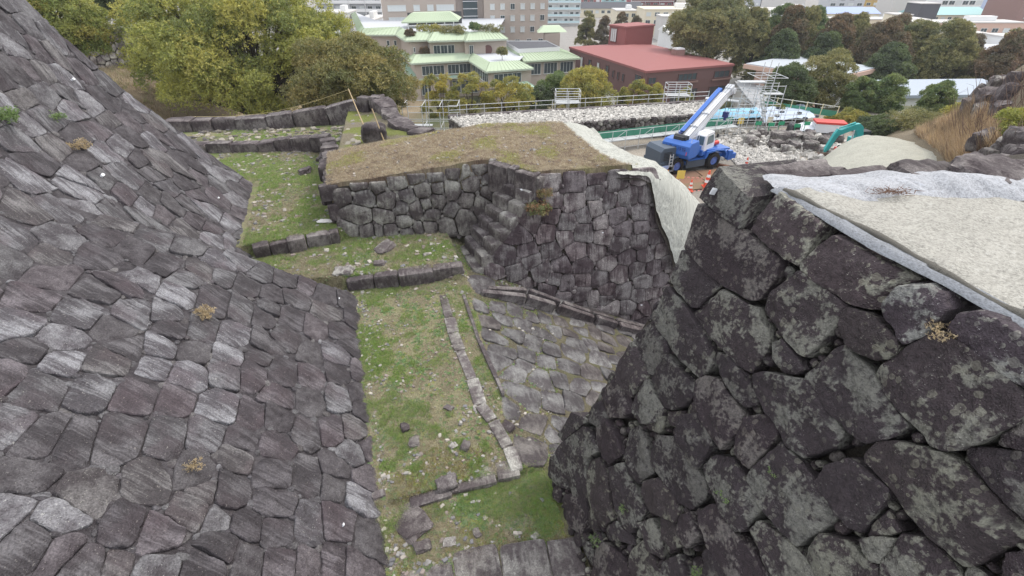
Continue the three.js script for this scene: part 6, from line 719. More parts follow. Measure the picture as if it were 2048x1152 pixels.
// ---------- buildings
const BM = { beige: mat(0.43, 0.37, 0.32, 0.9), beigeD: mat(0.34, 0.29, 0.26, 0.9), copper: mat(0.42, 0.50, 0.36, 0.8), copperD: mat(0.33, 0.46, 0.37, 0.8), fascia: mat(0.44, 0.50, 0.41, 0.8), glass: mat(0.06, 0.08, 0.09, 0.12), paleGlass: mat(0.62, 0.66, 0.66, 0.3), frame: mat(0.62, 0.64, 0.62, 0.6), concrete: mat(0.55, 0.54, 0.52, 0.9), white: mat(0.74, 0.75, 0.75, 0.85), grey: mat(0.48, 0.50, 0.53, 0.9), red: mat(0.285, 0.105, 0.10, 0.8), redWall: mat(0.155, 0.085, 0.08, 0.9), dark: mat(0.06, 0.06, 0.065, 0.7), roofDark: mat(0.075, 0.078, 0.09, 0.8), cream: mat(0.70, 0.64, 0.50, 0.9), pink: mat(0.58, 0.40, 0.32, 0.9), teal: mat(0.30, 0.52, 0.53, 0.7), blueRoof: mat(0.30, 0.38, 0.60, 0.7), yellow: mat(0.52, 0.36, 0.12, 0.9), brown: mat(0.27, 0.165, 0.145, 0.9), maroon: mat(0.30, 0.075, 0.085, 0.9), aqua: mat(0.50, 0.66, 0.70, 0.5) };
const V3 = (p, y) => V(p[0], y, p[1]);
function quadStrip(A, B, yA, yB, thick = 0) { const P = [], U = []; for (let i = 1; i < A.length; i++) { const a = V3(A[i - 1], yA), b = V3(A[i], yA), c = V3(B[i], yB), d = V3(B[i - 1], yB); for (const v of [a, b, c, a, c, d]) { P.push(v.x, v.y, v.z); U.push(v.x, v.z); } } const g = new THREE.BufferGeometry(); g.setAttribute('position', new THREE.Float32BufferAttribute(P, 3)); g.setAttribute('uv', new THREE.Float32BufferAttribute(U, 2)); g.computeVertexNormals(); return g; }
function seams(parent, A, B, yA, yB, m, gap = 0.9) { // standing seams
  const g = []; for (let i = 1; i < A.length; i++) { const L = Math.hypot(A[i][0] - A[i - 1][0], A[i][1] - A[i - 1][1]), n = Math.max(1, Math.round(L / gap)); for (let k = 0; k <= n; k++) { const t = k / n; g.push(beam([lerp(A[i - 1][0], A[i][0], t), yA + 0.04, lerp(A[i - 1][1], A[i][1], t)], [lerp(B[i - 1][0], B[i][0], t), yB + 0.04, lerp(B[i - 1][1], B[i][1], t)], 0.09, 0.07)); } } part(parent, 'roof_seams', g, m); }
const insetLine = (A, d) => A.map((p, i) => { const a = A[Math.max(0, i - 1)], b = A[Math.min(A.length - 1, i + 1)], dx = b[0] - a[0], dz = b[1] - a[1], l = Math.hypot(dx, dz); return [p[0] + dz / l * d, p[1] - dx / l * d]; });
function winRow(parent, a, b, y0, y1, n, o = {}) { // framed windows along a wall line a->b (x,z), facing the viewer
  const dx = (b[0] - a[0]) / n, dz = (b[1] - a[1]) / n, l = Math.hypot(dx, dz), ang = Math.atan2(-dz, dx), w = l * (o.fill ?? 0.6);
  for (let i = 0; i < n; i++) { if (o.skip && o.skip(i)) continue; const cx = a[0] + dx * (i + 0.5), cz = a[1] + dz * (i + 0.5), y = (y0 + y1) / 2, h = y1 - y0; const f = part(parent, 'window', [put(new THREE.BoxGeometry(w + 0.16, 0.1, 0.16), 0, h / 2, 0.06), put(new THREE.BoxGeometry(w + 0.16, 0.12, 0.22), 0, -h / 2, 0.08), put(new THREE.BoxGeometry(0.08, h, 0.14), -w / 2, 0, 0.06), put(new THREE.BoxGeometry(0.08, h, 0.14), w / 2, 0, 0.06), ...Array.from({ length: o.mull ?? 1 }, (_, k) => put(new THREE.BoxGeometry(0.06, h, 0.1), -w / 2 + w * (k + 1) / ((o.mull ?? 1) + 1), 0, 0.06))].map(g => put(g, cx, y, cz, ang).rotateY(0) && g), o.frame ?? BM.frame);
    f.geometry.dispose?.(); f.geometry = mergeGeometries([[w + 0.16, 0.1, 0.16, 0, h / 2, 0.08], [w + 0.16, 0.12, 0.22, 0, -h / 2, 0.1], [0.08, h, 0.14, -w / 2, 0, 0.07], [0.08, h, 0.14, w / 2, 0, 0.07], ...Array.from({ length: o.mull ?? 1 }, (_, k) => [0.06, h, 0.1, -w / 2 + w * (k + 1) / ((o.mull ?? 1) + 1), 0, 0.06])].map(([bw, bh, bd, x, yy, z]) => norm(put(box(bw, bh, bd, x, yy, z).rotateY(ang), cx, y, cz))));
    part(f, 'pane', put(box(w, h, 0.04, 0, 0, 0.02).rotateY(ang), cx, y, cz), (o.glass ?? (() => BM.glass))(i)); }
}
function tier(h, name, LO, UP, yLo, yUp, yBase, o = {}) {
  const rf = part(h, name, quadStrip(LO, UP, yLo, yUp), o.mat ?? BM.copper); seams(rf, LO, UP, yLo, yUp, o.mat ?? BM.copper); part(rf, 'fascia', [quadStrip(LO, LO, yLo - 0.35, yLo), quadStrip(LO, insetLine(LO, 1.0), yLo - 0.34, yLo - 0.3)], BM.fascia);
  const W = insetLine(LO, 1.3); part(h, 'wall', quadStrip(W, W, yBase, yLo - 0.1), o.wall ?? BM.beige); return W;
}
{
  const h = thing('hotel', 'pinkish-beige hotel with stepped pale green copper roofs at the top centre', 'building');
  // main block, seven storeys
  const a = [-37, -160], b = [10.9, -170], dx = b[0] - a[0], dz = b[1] - a[1], L = Math.hypot(dx, dz), P = t => [a[0] + dx * t, a[1] + dz * t], n = [-dz / L, dx / L];
  const slab = (t0, t1, y0, y1, d0, d1, m, nm) => { const p = P(t0), q = P(t1); return part(h, nm, prism([[p[0] - n[0] * d0 * -1, p[1] - n[1] * d0 * -1], [q[0] + n[0] * d0, q[1] + n[1] * d0], [q[0] + n[0] * d1, q[1] + n[1] * d1], [p[0] + n[0] * d1, p[1] + n[1] * d1]], y0, y1), m); };
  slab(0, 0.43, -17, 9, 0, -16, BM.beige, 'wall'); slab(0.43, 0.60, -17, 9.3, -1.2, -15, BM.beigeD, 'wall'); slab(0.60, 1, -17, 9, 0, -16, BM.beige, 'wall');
  const gl = slab(0.475, 0.56, -10, 8, -0.2, -1.1, BM.glass, 'glass_stairwell'); for (let y = -9; y < 8; y += 1.9) slab(0.472, 0.563, y, y + 0.14, -0.1, -0.3, BM.white, 'stairwell_band');
  for (let k = 0; k < 5; k++) { const y = 5.2 - k * 3.05; winRow(h, P(0.62), P(0.995), y - 0.75, y + 0.75, 6, { fill: 0.42, mull: 1, glass: i => (i + k) % 4 ? BM.paleGlass : BM.glass }); if (k < 4) { winRow(h, P(0.02), P(0.15), y - 0.75, y + 0.75, 1, { fill: 0.8, mull: 4, glass: () => BM.paleGlass }); winRow(h, P(0.16), P(0.32), y - 0.75, y + 0.75, 2, { fill: 0.45, mull: 1, glass: () => BM.paleGlass }); winRow(h, P(0.31), P(0.425), y - 0.75, y + 0.75, 1, { fill: 0.9, mull: 4, glass: () => BM.paleGlass }); } }
  winRow(h, P(0.62), P(0.995), -12.4, -9.7, 5, { fill: 0.4, mull: 1 });
  // stepped lower wings
  const wa = tier(h, 'upper_roof', HA_LO, HA_UP, -5, -3.7, -9.2); const wb = tier(h, 'middle_roof', HB_LO, HB_UP, -9, -7.8, -12.6); const wc = tier(h, 'lower_roof', HC_LO, HC_UP, -12.5, -11.4, -17.2, { mat: BM.copperD });
  part(h, 'roof_terrace', [new THREE.ShapeGeometry(new THREE.Shape([...HA_UP, [-2, -168], [-40, -162]].map(p => new THREE.Vector2(p[0], -p[1])))).rotateX(-Math.PI / 2).translate(0, -3.9, 0)], BM.grey);
  part(h, 'middle_terrace', [new THREE.ShapeGeometry(new THREE.Shape([...HB_UP, [4, -132], [-8, -140], [-30, -145]].map(p => new THREE.Vector2(p[0], -p[1])))).rotateX(-Math.PI / 2).translate(0, -8.1, 0)], BM.grey);
  part(h, 'lower_terrace', [new THREE.ShapeGeometry(new THREE.Shape([...HC_UP, [4, -125], [-28, -140]].map(p => new THREE.Vector2(p[0], -p[1])))).rotateX(-Math.PI / 2).translate(0, -11.6, 0)], BM.concrete);
  const win = (A, i, t0, t1, y0, y1, nn, mull, fill = 0.9) => { const p = A[i], q = A[i + 1], m = t => [lerp(p[0], q[0], t), lerp(p[1], q[1], t) + 0.06]; winRow(h, m(t0), m(t1), y0, y1, nn, { mull, fill, glass: k => BM.glass }); };
  win(wa, 1, 0.55, 0.95, -7.6, -6.4, 2, 0, 0.35); win(wa, 3, 0.15, 0.25, -7.6, -6.6, 1, 0, 0.8); win(wa, 4, 0.1, 0.9, -8.6, -6, 1, 0, 0.1); win(wa, 5, 0.1, 0.72, -8.6, -6.1, 3, 1); win(wa, 7, 0.1, 0.2, -8.6, -6.2, 1, 1);
  part(h, 'round_window', put(new THREE.CylinderGeometry(1.0, 1.0, 0.2, 24).rotateX(Math.PI / 2), lerp(wa[7][0], wa[8][0], 0.55), -7.3, lerp(wa[7][1], wa[8][1], 0.55) + 0.1), BM.redWall);
  win(wb, 1, 0.1, 0.5, -11.8, -9.8, 2, 2, 0.97); win(wb, 1, 0.56, 0.98, -11.8, -9.8, 2, 2, 0.97); win(wb, 2, 0.05, 0.95, -11.8, -9.8, 3, 2, 0.97); win(wb, 3, 0.1, 0.75, -11.8, -9.8, 3, 1, 0.97);
  win(wc, 1, 0.1, 0.9, -16.2, -13.4, 4, 1); win(wc, 2, 0.1, 0.9, -16.2, -13.4, 3, 1); win(wc, 5, 0.1, 0.9, -16.2, -13.4, 2, 1);
  for (const [i, t] of [[1, 0.02], [1, 0.5], [1, 0.98], [2, 0.98]]) part(h, 'column', box(1.0, 4.6, 1.0, lerp(wc[i][0], wc[i + 1][0], t), -15, lerp(wc[i][1], wc[i + 1][1], t) + 0.5), BM.beige);
  // rooftop pavilion
  const plo = [[HP_LO[0][0], HP_LO[0][1]], [HP_LO[1][0], HP_LO[1][1]]], pup = [[HP_UP[0][0], HP_UP[0][1] - 1.5], [HP_UP[1][0], HP_UP[1][1] - 1.5]], back = [[plo[0][0], plo[0][1] - 9], [plo[1][0], plo[1][1] - 9]], bup = [[pup[0][0], pup[0][1] - 3], [pup[1][0], pup[1][1] - 3]];
  const pr = part(h, 'pavilion_roof', [quadStrip([back[0], plo[0], plo[1], back[1]], [bup[0], pup[0], pup[1], bup[1]], -2.4, -0.7), quadStrip([pup[0], pup[1]], [bup[0], bup[1]], -0.7, -0.69), quadStrip([plo[0], plo[1]], [plo[0], plo[1]], -2.7, -2.4)], BM.copper); seams(pr, plo, pup, -2.4, -0.7, BM.copper, 0.6);
  part(h, 'pavilion_back_wall', quadStrip([back[0], back[1]], [back[0], back[1]], -6, -1), BM.dark); for (let i = 0; i < 6; i++) part(h, 'pavilion_column', box(0.25, 3.4, 0.25, lerp(plo[0][0], plo[1][0], 0.1 + 0.16 * i), -4.2, lerp(plo[0][1], plo[1][1], 0.1 + 0.16 * i) - 0.8), BM.white);
  // right wing with flat top, small tower pavilion
  const rl = [...HR_LO], ru = [...HR_UP]; const rr = part(h, 'wing_roof', [quadStrip([rl[0], rl[1], rl[2], rl[3]], [ru[0], ru[1], ru[2], ru[3]], -9, -7.6), quadStrip([rl[0], rl[1], rl[2], rl[3]], [rl[0], rl[1], rl[2], rl[3]], -9.35, -9)], BM.copper); seams(rr, rl, ru, -9, -7.6, BM.copper);
  part(h, 'wing_parapet', [quadStrip([...ru, ru[0]], [...ru, ru[0]], -7.6, -6.7)], BM.white); part(h, 'wing_flat_roof', [quadStrip([ru[1], ru[2]], [ru[0], ru[3]], -6.95, -6.95)], BM.roofDark);
  const wl = insetLine(rl, 1.4); part(h, 'wall', quadStrip(wl, wl, -17.2, -9.1), BM.beige); winRow(h, [lerp(wl[1][0], wl[2][0], 0.02), lerp(wl[1][1], wl[2][1], 0.02) + 0.06], [lerp(wl[1][0], wl[2][0], 0.98), lerp(wl[1][1], wl[2][1], 0.98) + 0.06], -12.2, -9.8, 3, { mull: 3, fill: 0.8 });
  const sl = [[HS_LO[0][0], HS_LO[0][1] - 5], HS_LO[0], HS_LO[1], [HS_LO[1][0], HS_LO[1][1] - 5]], su = [[HS_UP[0][0], HS_UP[0][1] - 7], [HS_UP[0][0], HS_UP[0][1] - 4], [HS_UP[1][0], HS_UP[1][1] - 4], [HS_UP[1][0], HS_UP[1][1] - 7]]; part(h, 'tower_roof', [quadStrip(sl, su, -5.6, -4.4), quadStrip([su[1], su[2]], [su[0], su[3]], -4.4, -4.39)], BM.copper); part(h, 'tower_body', box(4.2, 4, 4, (sl[1][0] + sl[2][0]) / 2, -7.8, sl[1][1] - 2.6), BM.beige);
  for (let i = 0; i < 4; i++) part(h, 'air_conditioner', box(0.9, 1.1, 0.6, 6.2 + i * 1.1, -15.4 + (i % 2), -119.5), BM.white);
}
{ // terrace planting on the hotel
  [[-24, -128.5, -4.4, 'reddish shrubs on the hotel roof terrace left of the pavilion', 'brown'], [-9, -131, -3.2, 'small rounded pine on the hotel roof terrace', 'green'], [-14, -130.5, -4.3, 'low hedge along the hotel roof terrace edge', 'mixed'], [-2.2, -119, -7, 'little pine on the middle hotel terrace', 'mixed'], [-19.5, -132, -4.1, 'yellow-green hedge left along the hotel roof terrace', 'gold'], [-6, -132.5, -4.1, 'green hedge right along the hotel roof terrace', 'mixed'], [-20.5, -126.5, -7.9, 'reddish shrub on the middle hotel terrace', 'brown']].forEach(([x, z, y, l, pal], i) => tree('shrub', l, { x, f: -z, top: y + 1.4, bot: y - 0.4, rx: i === 2 || i === 4 || i === 5 ? 3.5 : 1.3, rz: 0.8, pal, seed: 400 + i, base: y - 0.6, n: 700, clumps: 14, size: 0.4, trunk: 0.06 }).userData.category = 'shrub');
}
{
  const b = thing('red_building', 'dark red brick building with a flat red metal roof and boxy red tower', 'building');
  const A = RED[0], B = RED[1], C = RED[2], D = [B[0] + C[0] - A[0], B[1] + C[1] - A[1]], mid = (p, q, t) => [lerp(p[0], q[0], t), lerp(p[1], q[1], t)];
  const cx = (A[0] + D[0]) / 2, cz = (A[1] + D[1]) / 2, ins = p => [lerp(p[0], cx, 0.012), lerp(p[1], cz, 0.012)], ridge = [mid(mid(A, C, 0.75), mid(B, D, 0.75), 0.5), mid(mid(A, C, 0.3), mid(B, D, 0.3), 0.45)];
  const tri = (...v) => { const g = new THREE.BufferGeometry(); g.setAttribute('position', new THREE.Float32BufferAttribute(v.flatMap(p => [p[0], p[2], p[1]]), 3)); g.setAttribute('uv', new THREE.Float32BufferAttribute(v.flatMap(p => [p[0], p[1]]), 2)); g.computeVertexNormals(); return g; }, e = p => [p[0], p[1], -9], u = p => [p[0], p[1], -8.1];
  part(b, 'roof', [tri(e(A), e(B), u(ridge[1])), tri(e(B), e(D), u(ridge[0])), tri(e(B), u(ridge[0]), u(ridge[1])), tri(e(D), e(C), u(ridge[0])), tri(e(C), e(A), u(ridge[1])), tri(e(C), u(ridge[1]), u(ridge[0]))], BM.red);
  part(b, 'fascia', quadStrip([C, A, B, D, C], [C, A, B, D, C], -9.45, -9), BM.red);
  const w = [C, A, B, D].map(ins), lower = (p, q) => quadStrip([p, q], [p, q], -17.2, -9.2);
  part(b, 'wall', [lower(w[0], w[1]), lower(w[1], w[2]), lower(w[2], w[3]), lower(w[3], w[0])], BM.redWall);
  const wf = t => { const p = mid(w[1], w[2], t); return [p[0] + 0.03, p[1] + 0.08]; }, wl = t => { const p = mid(w[1], w[0], t); return [p[0] - 0.08, p[1] + 0.03]; };
  winRow(b, wf(0.36), wf(0.58), -11.6, -10.2, 1, { fill: 0.95, mull: 3, frame: BM.redWall }); winRow(b, wf(0.78), wf(0.97), -11.6, -10.2, 1, { fill: 0.95, mull: 2, frame: BM.redWall }); winRow(b, wf(0.03), wf(0.12), -11.7, -10.4, 1, { fill: 0.9, mull: 1, frame: BM.redWall });
  winRow(b, wf(0.3), wf(0.62), -16.6, -13.4, 1, { fill: 0.95, mull: 1, frame: BM.redWall, glass: () => BM.dark }); winRow(b, wf(0.75), wf(0.98), -16.6, -13.4, 1, { fill: 0.95, mull: 1, frame: BM.redWall, glass: () => BM.dark });
  part(b, 'sill_band', [0.47, 0.875].map((t, i) => { const p = wf(t); return put(box(6.0 - i, 0.35, 0.5).rotateY(Math.atan2(-(w[2][1] - w[1][1]), w[2][0] - w[1][0])), p[0], -12.0, p[1]); }), BM.brown);
  for (let i = 0; i < 5; i++) winRow(b, wl(0.93 - i * 0.12), wl(0.89 - i * 0.12), -14.2, -10.4, 1, { fill: 0.9, mull: 0, frame: BM.redWall, glass: k => i % 2 ? BM.paleGlass : BM.glass }); winRow(b, wl(0.1), wl(0.03), -12, -10.2, 1, { fill: 0.95, mull: 1, frame: BM.redWall }); for (let i = 0; i < 3; i++) winRow(b, wl(0.36 - i * 0.06), wl(0.34 - i * 0.06), -12.6, -11, 1, { fill: 0.9, mull: 0, frame: BM.redWall });
  const T0 = REDT[0], T1 = REDT[1], T2 = REDT[2], T3 = [T1[0] + T2[0] - T0[0], T1[1] + T2[1] - T0[1]], tw = part(b, 'tower', [prism([T0, T2, T3, T1], -9.2, -4.4)], BM.red); part(tw, 'tower_cap', prism([T0, T2, T3, T1].map(p => [lerp(p[0], (T0[0] + T3[0]) / 2, -0.05), lerp(p[1], (T0[1] + T3[1]) / 2, -0.05)]), -4.4, -4.0), BM.red);
  { const p = mid(T1, T0, 0.12), q = mid(T1, T0, 0.5); winRow(b, [p[0] - 0.1, p[1] + 0.04], [q[0] - 0.1, q[1] + 0.04], -8, -4.8, 1, { fill: 0.95, mull: 2, frame: BM.redWall, glass: () => BM.paleGlass }); }
  { const L = [T0, T2], g = []; for (let k = 0; k <= 26; k++) { const p = mid(L[0], L[1], k / 26); g.push(box(0.07, 4.8, 0.07, p[0], -6.8, p[1] + 0.02)); } part(tw, 'ribs', g, BM.red); }
  const ch = PY1(); part(b, 'roof_vent', [box(2.4, 1.3, 2.0, ch[0], -8.0, ch[1], 0.35)], BM.brown); part(b, 'vent_cap', [box(2.2, 0.3, 1.9, ch[0], -7.1, ch[1], 0.35)], BM.white);
  function PY1() { return mid(mid(A, C, 0.33), mid(B, D, 0.33), 0.72); }
  const low = thing('covered_walk', 'long grey covered walkway roof right of the red building', 'building'); part(low, 'roof', beam([52, -12.2, -116], [47, -12.4, -92], 5, 0.4), mat(0.30, 0.31, 0.32, 0.8)); part(low, 'wall', beam([52, -14.5, -116], [47, -14.7, -92], 4.2, 4.4), BM.concrete);
  const wk = thing('garden_wall', 'pale concrete wall running in front of the red building', 'wall'); part(wk, 'panel', beam([16, -14, -118], [21, -14, -92], 0.4, 5), BM.concrete); part(wk, 'cap', beam([16, -11.4, -118], [21, -11.4, -92], 0.7, 0.2), BM.dark);
}
function block(label, x0, x1, top, f, depth, wallM, o = {}) {
  const b = thing(o.name ?? 'city_building', label, 'building', [(x0 + x1) / 2, -17.2, -f], o.turn ?? 0), w = x1 - x0, H = top + 17.2;
  part(b, 'wall', box(w, H, depth, 0, H / 2, -depth / 2), wallM);
  if (o.roof === 'gable') { const g = extr([[-depth / 2 - 0.6, 0], [0, o.rise ?? 2.5], [depth / 2 + 0.6, 0]], w + 1).rotateY(Math.PI / 2).translate(0, H, -depth / 2); part(b, 'roof', g, o.roofM); } else { part(b, 'roof', box(w + 0.5, 0.35, depth + 0.5, 0, H + 0.16, -depth / 2), o.roofM ?? BM.concrete); if (!o.noKit) part(b, 'rooftop_hut', box(w * 0.22, 1.8, depth * 0.3, w * 0.2, H + 1.2, -depth * 0.5), BM.white); }
  const fl = o.floors ?? 0, fh = o.fh ?? 3; for (let k = 0; k < fl; k++) { const y = H - (o.off ?? 1.7) - k * fh; if (y < 1) break; if (o.balcony) { part(b, 'balcony_slab', box(w, 0.22, 1.3, 0, y - 1.2, 0.65), BM.white); part(b, 'balcony_front', box(w - 0.1, 0.95, 0.08, 0, y - 0.6, 1.26), o.balcony); } const n = o.n ?? Math.max(2, Math.round(w / 3.5)); for (let i = 0; i < n; i++) { const wx = -w / 2 + w * (i + 0.5) / n, ww = w / n * (o.fill ?? 0.55), hh = o.wh ?? 1.5; const wn = part(b, 'window', mergeGeometries([box(ww + 0.2, 0.12, 0.16, wx, y + hh / 2, 0.06), box(ww + 0.2, 0.12, 0.16, wx, y - hh / 2, 0.06), box(0.1, hh, 0.14, wx - ww / 2, y, 0.06), box(0.1, hh, 0.14, wx + ww / 2, y, 0.06), box(0.07, hh, 0.1, wx, y, 0.05)].map(norm)), BM.frame); part(wn, 'pane', box(ww, hh, 0.04, wx, y, 0.025), (i + k) % 3 ? BM.glass : BM.paleGlass); } if (o.balcony) for (let i = 0; i <= n; i += 2) part(b, 'balcony_divider', box(0.12, fh, 1.3, -w / 2 + w * i / n, y - 0.1, 0.65), BM.white); }
  return b;
}
block('white balcony apartment block right of the hotel', 18, 34.5, 8, 285, 14, BM.white, { floors: 9, balcony: BM.aqua, n: 6, turn: 0.02 });
block('grey-white balcony apartments at the top left behind the hotel', -80, -53.5, 8, 232, 14, BM.grey, { floors: 8, balcony: BM.white, n: 8 });
block('low white annex at the far left of the hotel', -50, -44, -5.5, 175, 20, BM.white, { floors: 1, n: 2 }); block('white house behind the camphor tree top', -64, -56, -4.4, 190, 12, BM.white, { floors: 2, n: 2 });
block('long dark-tiled house row beyond the cedars', 38, 76, -12.5, 330, 12, BM.cream, { roof: 'gable', roofM: BM.roofDark, rise: 3, floors: 1 });
block('maroon apartment block at the top edge', 84, 114, 2, 400, 16, BM.maroon, { floors: 6, balcony: BM.brown, n: 6 }); block('ochre apartment block at the top edge', 116, 143, 2, 400, 16, BM.yellow, { floors: 6, balcony: BM.cream, n: 5 });
block('cream school block behind the cedars', 49, 58.5, -8.9, 262, 14, BM.cream, { floors: 2, n: 3 }); block('long cream school block with pale roof behind the red tower', 58, 84, -7.2, 245, 16, BM.cream, { floors: 2, n: 7, roofM: BM.cream }); block('pale grey-green school hall behind the red tower', 61, 80, -8.4, 226, 10, BM.concrete, { floors: 2, off: 3.4, n: 5, roofM: BM.concrete });
block('small gabled white hall right of the red tower', 54, 60, -10.5, 190, 12, BM.white, { roof: 'gable', roofM: BM.white, rise: 2 });
block('white and green roofed building at the top behind the cedars', 62, 76, -6, 380, 12, BM.teal, { floors: 3 }); block('red gabled house at the top edge', 46, 58, -6, 370, 12, BM.red, { floors: 2, n: 3 });
block('light grey windowed warehouse at the top edge', 116, 134, -1, 305, 22, BM.grey, { floors: 3, n: 5, fill: 0.3, wh: 0.9 }); block('plain pale grey warehouse at the top edge', 134.5, 158, -1, 305, 22, BM.concrete, { floors: 0, noKit: 1 }); block('white office strip with dark glass bay', 152, 170, -2, 330, 14, BM.white, { floors: 3, n: 5, fill: 0.7 });
block('low white building with rooftop tanks behind the brown conifers', 112, 150, -9.4, 270, 18, BM.white, { floors: 1, n: 6 });
block('long school block with periwinkle blue roof', 140, 176, -10.4, 268, 14, BM.cream, { roof: 'gable', roofM: BM.blueRoof, rise: 2.4, floors: 1 });
block('long cream school wing below the blue roof', 140, 180, -10.6, 240, 10, BM.cream, { floors: 2, n: 10, off: 2.4 }); block('long beige school wing with pale flat roof at the right', 156, 206, -10.2, 222, 11, BM.pink, { floors: 2, n: 11, off: 2.6, roofM: BM.concrete });
{ const t = block('cream stair tower with a red panel between the school wings', 151, 157, -7.2, 219, 8, BM.cream, { noKit: 1 }); part(t, 'red_panel', box(1.8, 5.6, 0.1, -0.6, 6, 0.06), BM.maroon); }
block('ochre timber-framed house at the top edge', 226, 244, -4.5, 362, 12, BM.yellow, { floors: 3, n: 4, roof: 'gable', roofM: BM.brown, rise: 3 }); block('small grey house cluster left of the ochre house', 196, 218, -7, 350, 12, BM.grey, { floors: 3, n: 4 }); block('pale concrete shed right of the ochre house', 214, 232, -6.5, 318, 14, BM.concrete, { floors: 0, noKit: 1 });
{ const t = block('white gridded apartment block with a red rooftop sign', 252, 276, 4, 332, 14, BM.white, { floors: 7, n: 6, fill: 0.8, wh: 2 }); const s = part(t, 'red_sign', box(7.4, 5.6, 0.3, -8, 17.8, 1.0), mat(0.62, 0.05, 0.12, 0.5)); const g = []; for (const [x, y, w, h] of [[-10, 18.6, 0.3, 1.8], [-9.6, 19.4, 1.0, 0.3], [-8.4, 18.6, 0.3, 1.9], [-8, 18.7, 0.8, 0.28], [-6.7, 18.6, 0.3, 1.9], [-6.3, 17.9, 0.9, 0.3], [-5.6, 18.6, 0.28, 1.6], [-8, 16.2, 4, 0.5]]) g.push(box(w, h, 0.08, x, y, 1.18)); part(s, 'sign_lettering', g, BM.white); }
block('pale blue apartment block behind the gridded white one', 292, 312, 4, 362, 14, mat(0.46, 0.54, 0.70, 0.9), { floors: 0, noKit: 1 });
block('gym hall with a turquoise metal roof at the right', 206, 240, -12, 282, 16, BM.cream, { roof: 'gable', roofM: BM.teal, rise: 3, floors: 1 }); block('grey glazed school tower with white mullions', 190, 199, -6, 262, 10, BM.roofDark, { floors: 0, noKit: 1 });
block('dark-roofed yellow house near the right edge', 268, 284, -9, 300, 10, BM.cream, { roof: 'gable', roofM: BM.roofDark, rise: 3, floors: 1, n: 2 }); block('olive glass office strip beside the brown tower', 262, 276, -2, 268, 12, BM.concrete, { floors: 4, n: 3, fill: 0.8 });
{ const t = block('tall brown apartment tower leaning out at the top right corner', 228, 262, 12, 252, 20, BM.brown, { floors: 8, n: 4, fill: 0.25, wh: 1 }); }
block('white hall roof between conifers and palm', 125, 148, -12.4, 150, 20, BM.white, { roof: 'gable', roofM: BM.grey, rise: 2.4, name: 'white_hall' }); block('white low building at the right edge below the brown tower', 150, 176, -9, 160, 14, BM.white, { floors: 0, noKit: 1 });
block('cream house with pale gabled front beside the white hall', 140, 152, -9, 175, 10, BM.cream, { floors: 1, n: 3 });
{ // flat-roofed hall and long low roof in front of the brown trees
  const h = thing('flat_roof_hall', 'hall with a broad pale flat roof and salmon eaves behind the light green tree', 'building', [63, -17.2, -112], 0.62); part(h, 'wall', box(15, 8.2, 15, 0, 4.1, 0), BM.pink); part(h, 'eaves', box(19, 0.8, 19, 0, 8.6, 0), BM.pink); part(h, 'roof', box(18.4, 0.2, 18.4, 0, 9.1, 0), mat(0.42, 0.46, 0.50, 0.8)); winRow(h, [-7, 7.55], [7, 7.55], 4.5, 7, 4, { mull: 2, fill: 0.8 });
  const l = thing('long_low_building', 'long low building with a pale blue-white roof right of the small pines', 'building', [72, -17.2, -92], 0.05); part(l, 'wall', box(30, 8.2, 8, 0, 4.1, 0), BM.white); part(l, 'roof', box(32, 0.5, 10, 0, 8.6, 0, 0, 0.06), mat(0.34, 0.39, 0.46, 0.7)); winRow(l, [-14, 4.05], [14, 4.05], 3, 5, 9, { fill: 0.7 });
}
// ---------- far pale stone wall and grassy slope at the upper left
{
  const r = rng(231), w = thing('castle_wall', 'distant pale stone wall below the trees at the upper left', 'stone wall'), mats = wallMats(greyMap, greyBump, 2, 0.03, [[1.7, 1.62, 1.48], [1.4, 1.35, 1.28], [1.95, 1.88, 1.72]]), fn = (s, y, d) => V(-58 + 0.97 * s + 0.2 * d, y, -(63 + 0.24 * s - 0.97 * d + 0.25 * (y + 1))), sites = [];
  for (let k = 0; k < 3000 && sites.length < 190; k++) { const s = [r() * 22, -2.6 + r() * 6]; if (sites.every(q => Math.hypot(q[0] - s[0], q[1] - s[1]) > 0.72)) sites.push(s); }
  voronoi(sites, s => [[0, -2.8], [22, -2.8], [22, 3.4], [0, 3.4]], 1.2, 0.1, 4).forEach(c => { if (c.length > 2) part(w, 'stone', stoneGeo(c, fn, r, { n: 14, rings: 1, depth: 0.4, rough: 0.06, bulge: 0.06, inset: 0.03, chamfer: 0.06 }), mats[Math.floor(r() * 3)]); });
  part(w, 'earth_core', grid(6, 3, (a, b) => { const p = fn(a * 22, lerp(-3, 3.3, b), -0.15); return [p.x, p.y, p.z, a * 10, b * 3]; }), earth);
  structure('upper_left_bank', grid(40, 20, (a, b) => { const x = lerp(-60, -32, a), f = lerp(44, 64, b); return [x, lerp(-6, -1.2, step(b, 0.1, 0.85)) * (1) + 0.8 * fbm(x * 0.5, f * 0.5, 4) - 4 * step(x, -37, -31), -f, x / 2, f / 2]; }), new THREE.MeshStandardMaterial({ map: soilMap, bumpMap: soilBump, bumpScale: 0.06, color: lin(0.36, 0.29, 0.20), roughness: 1 }));
}
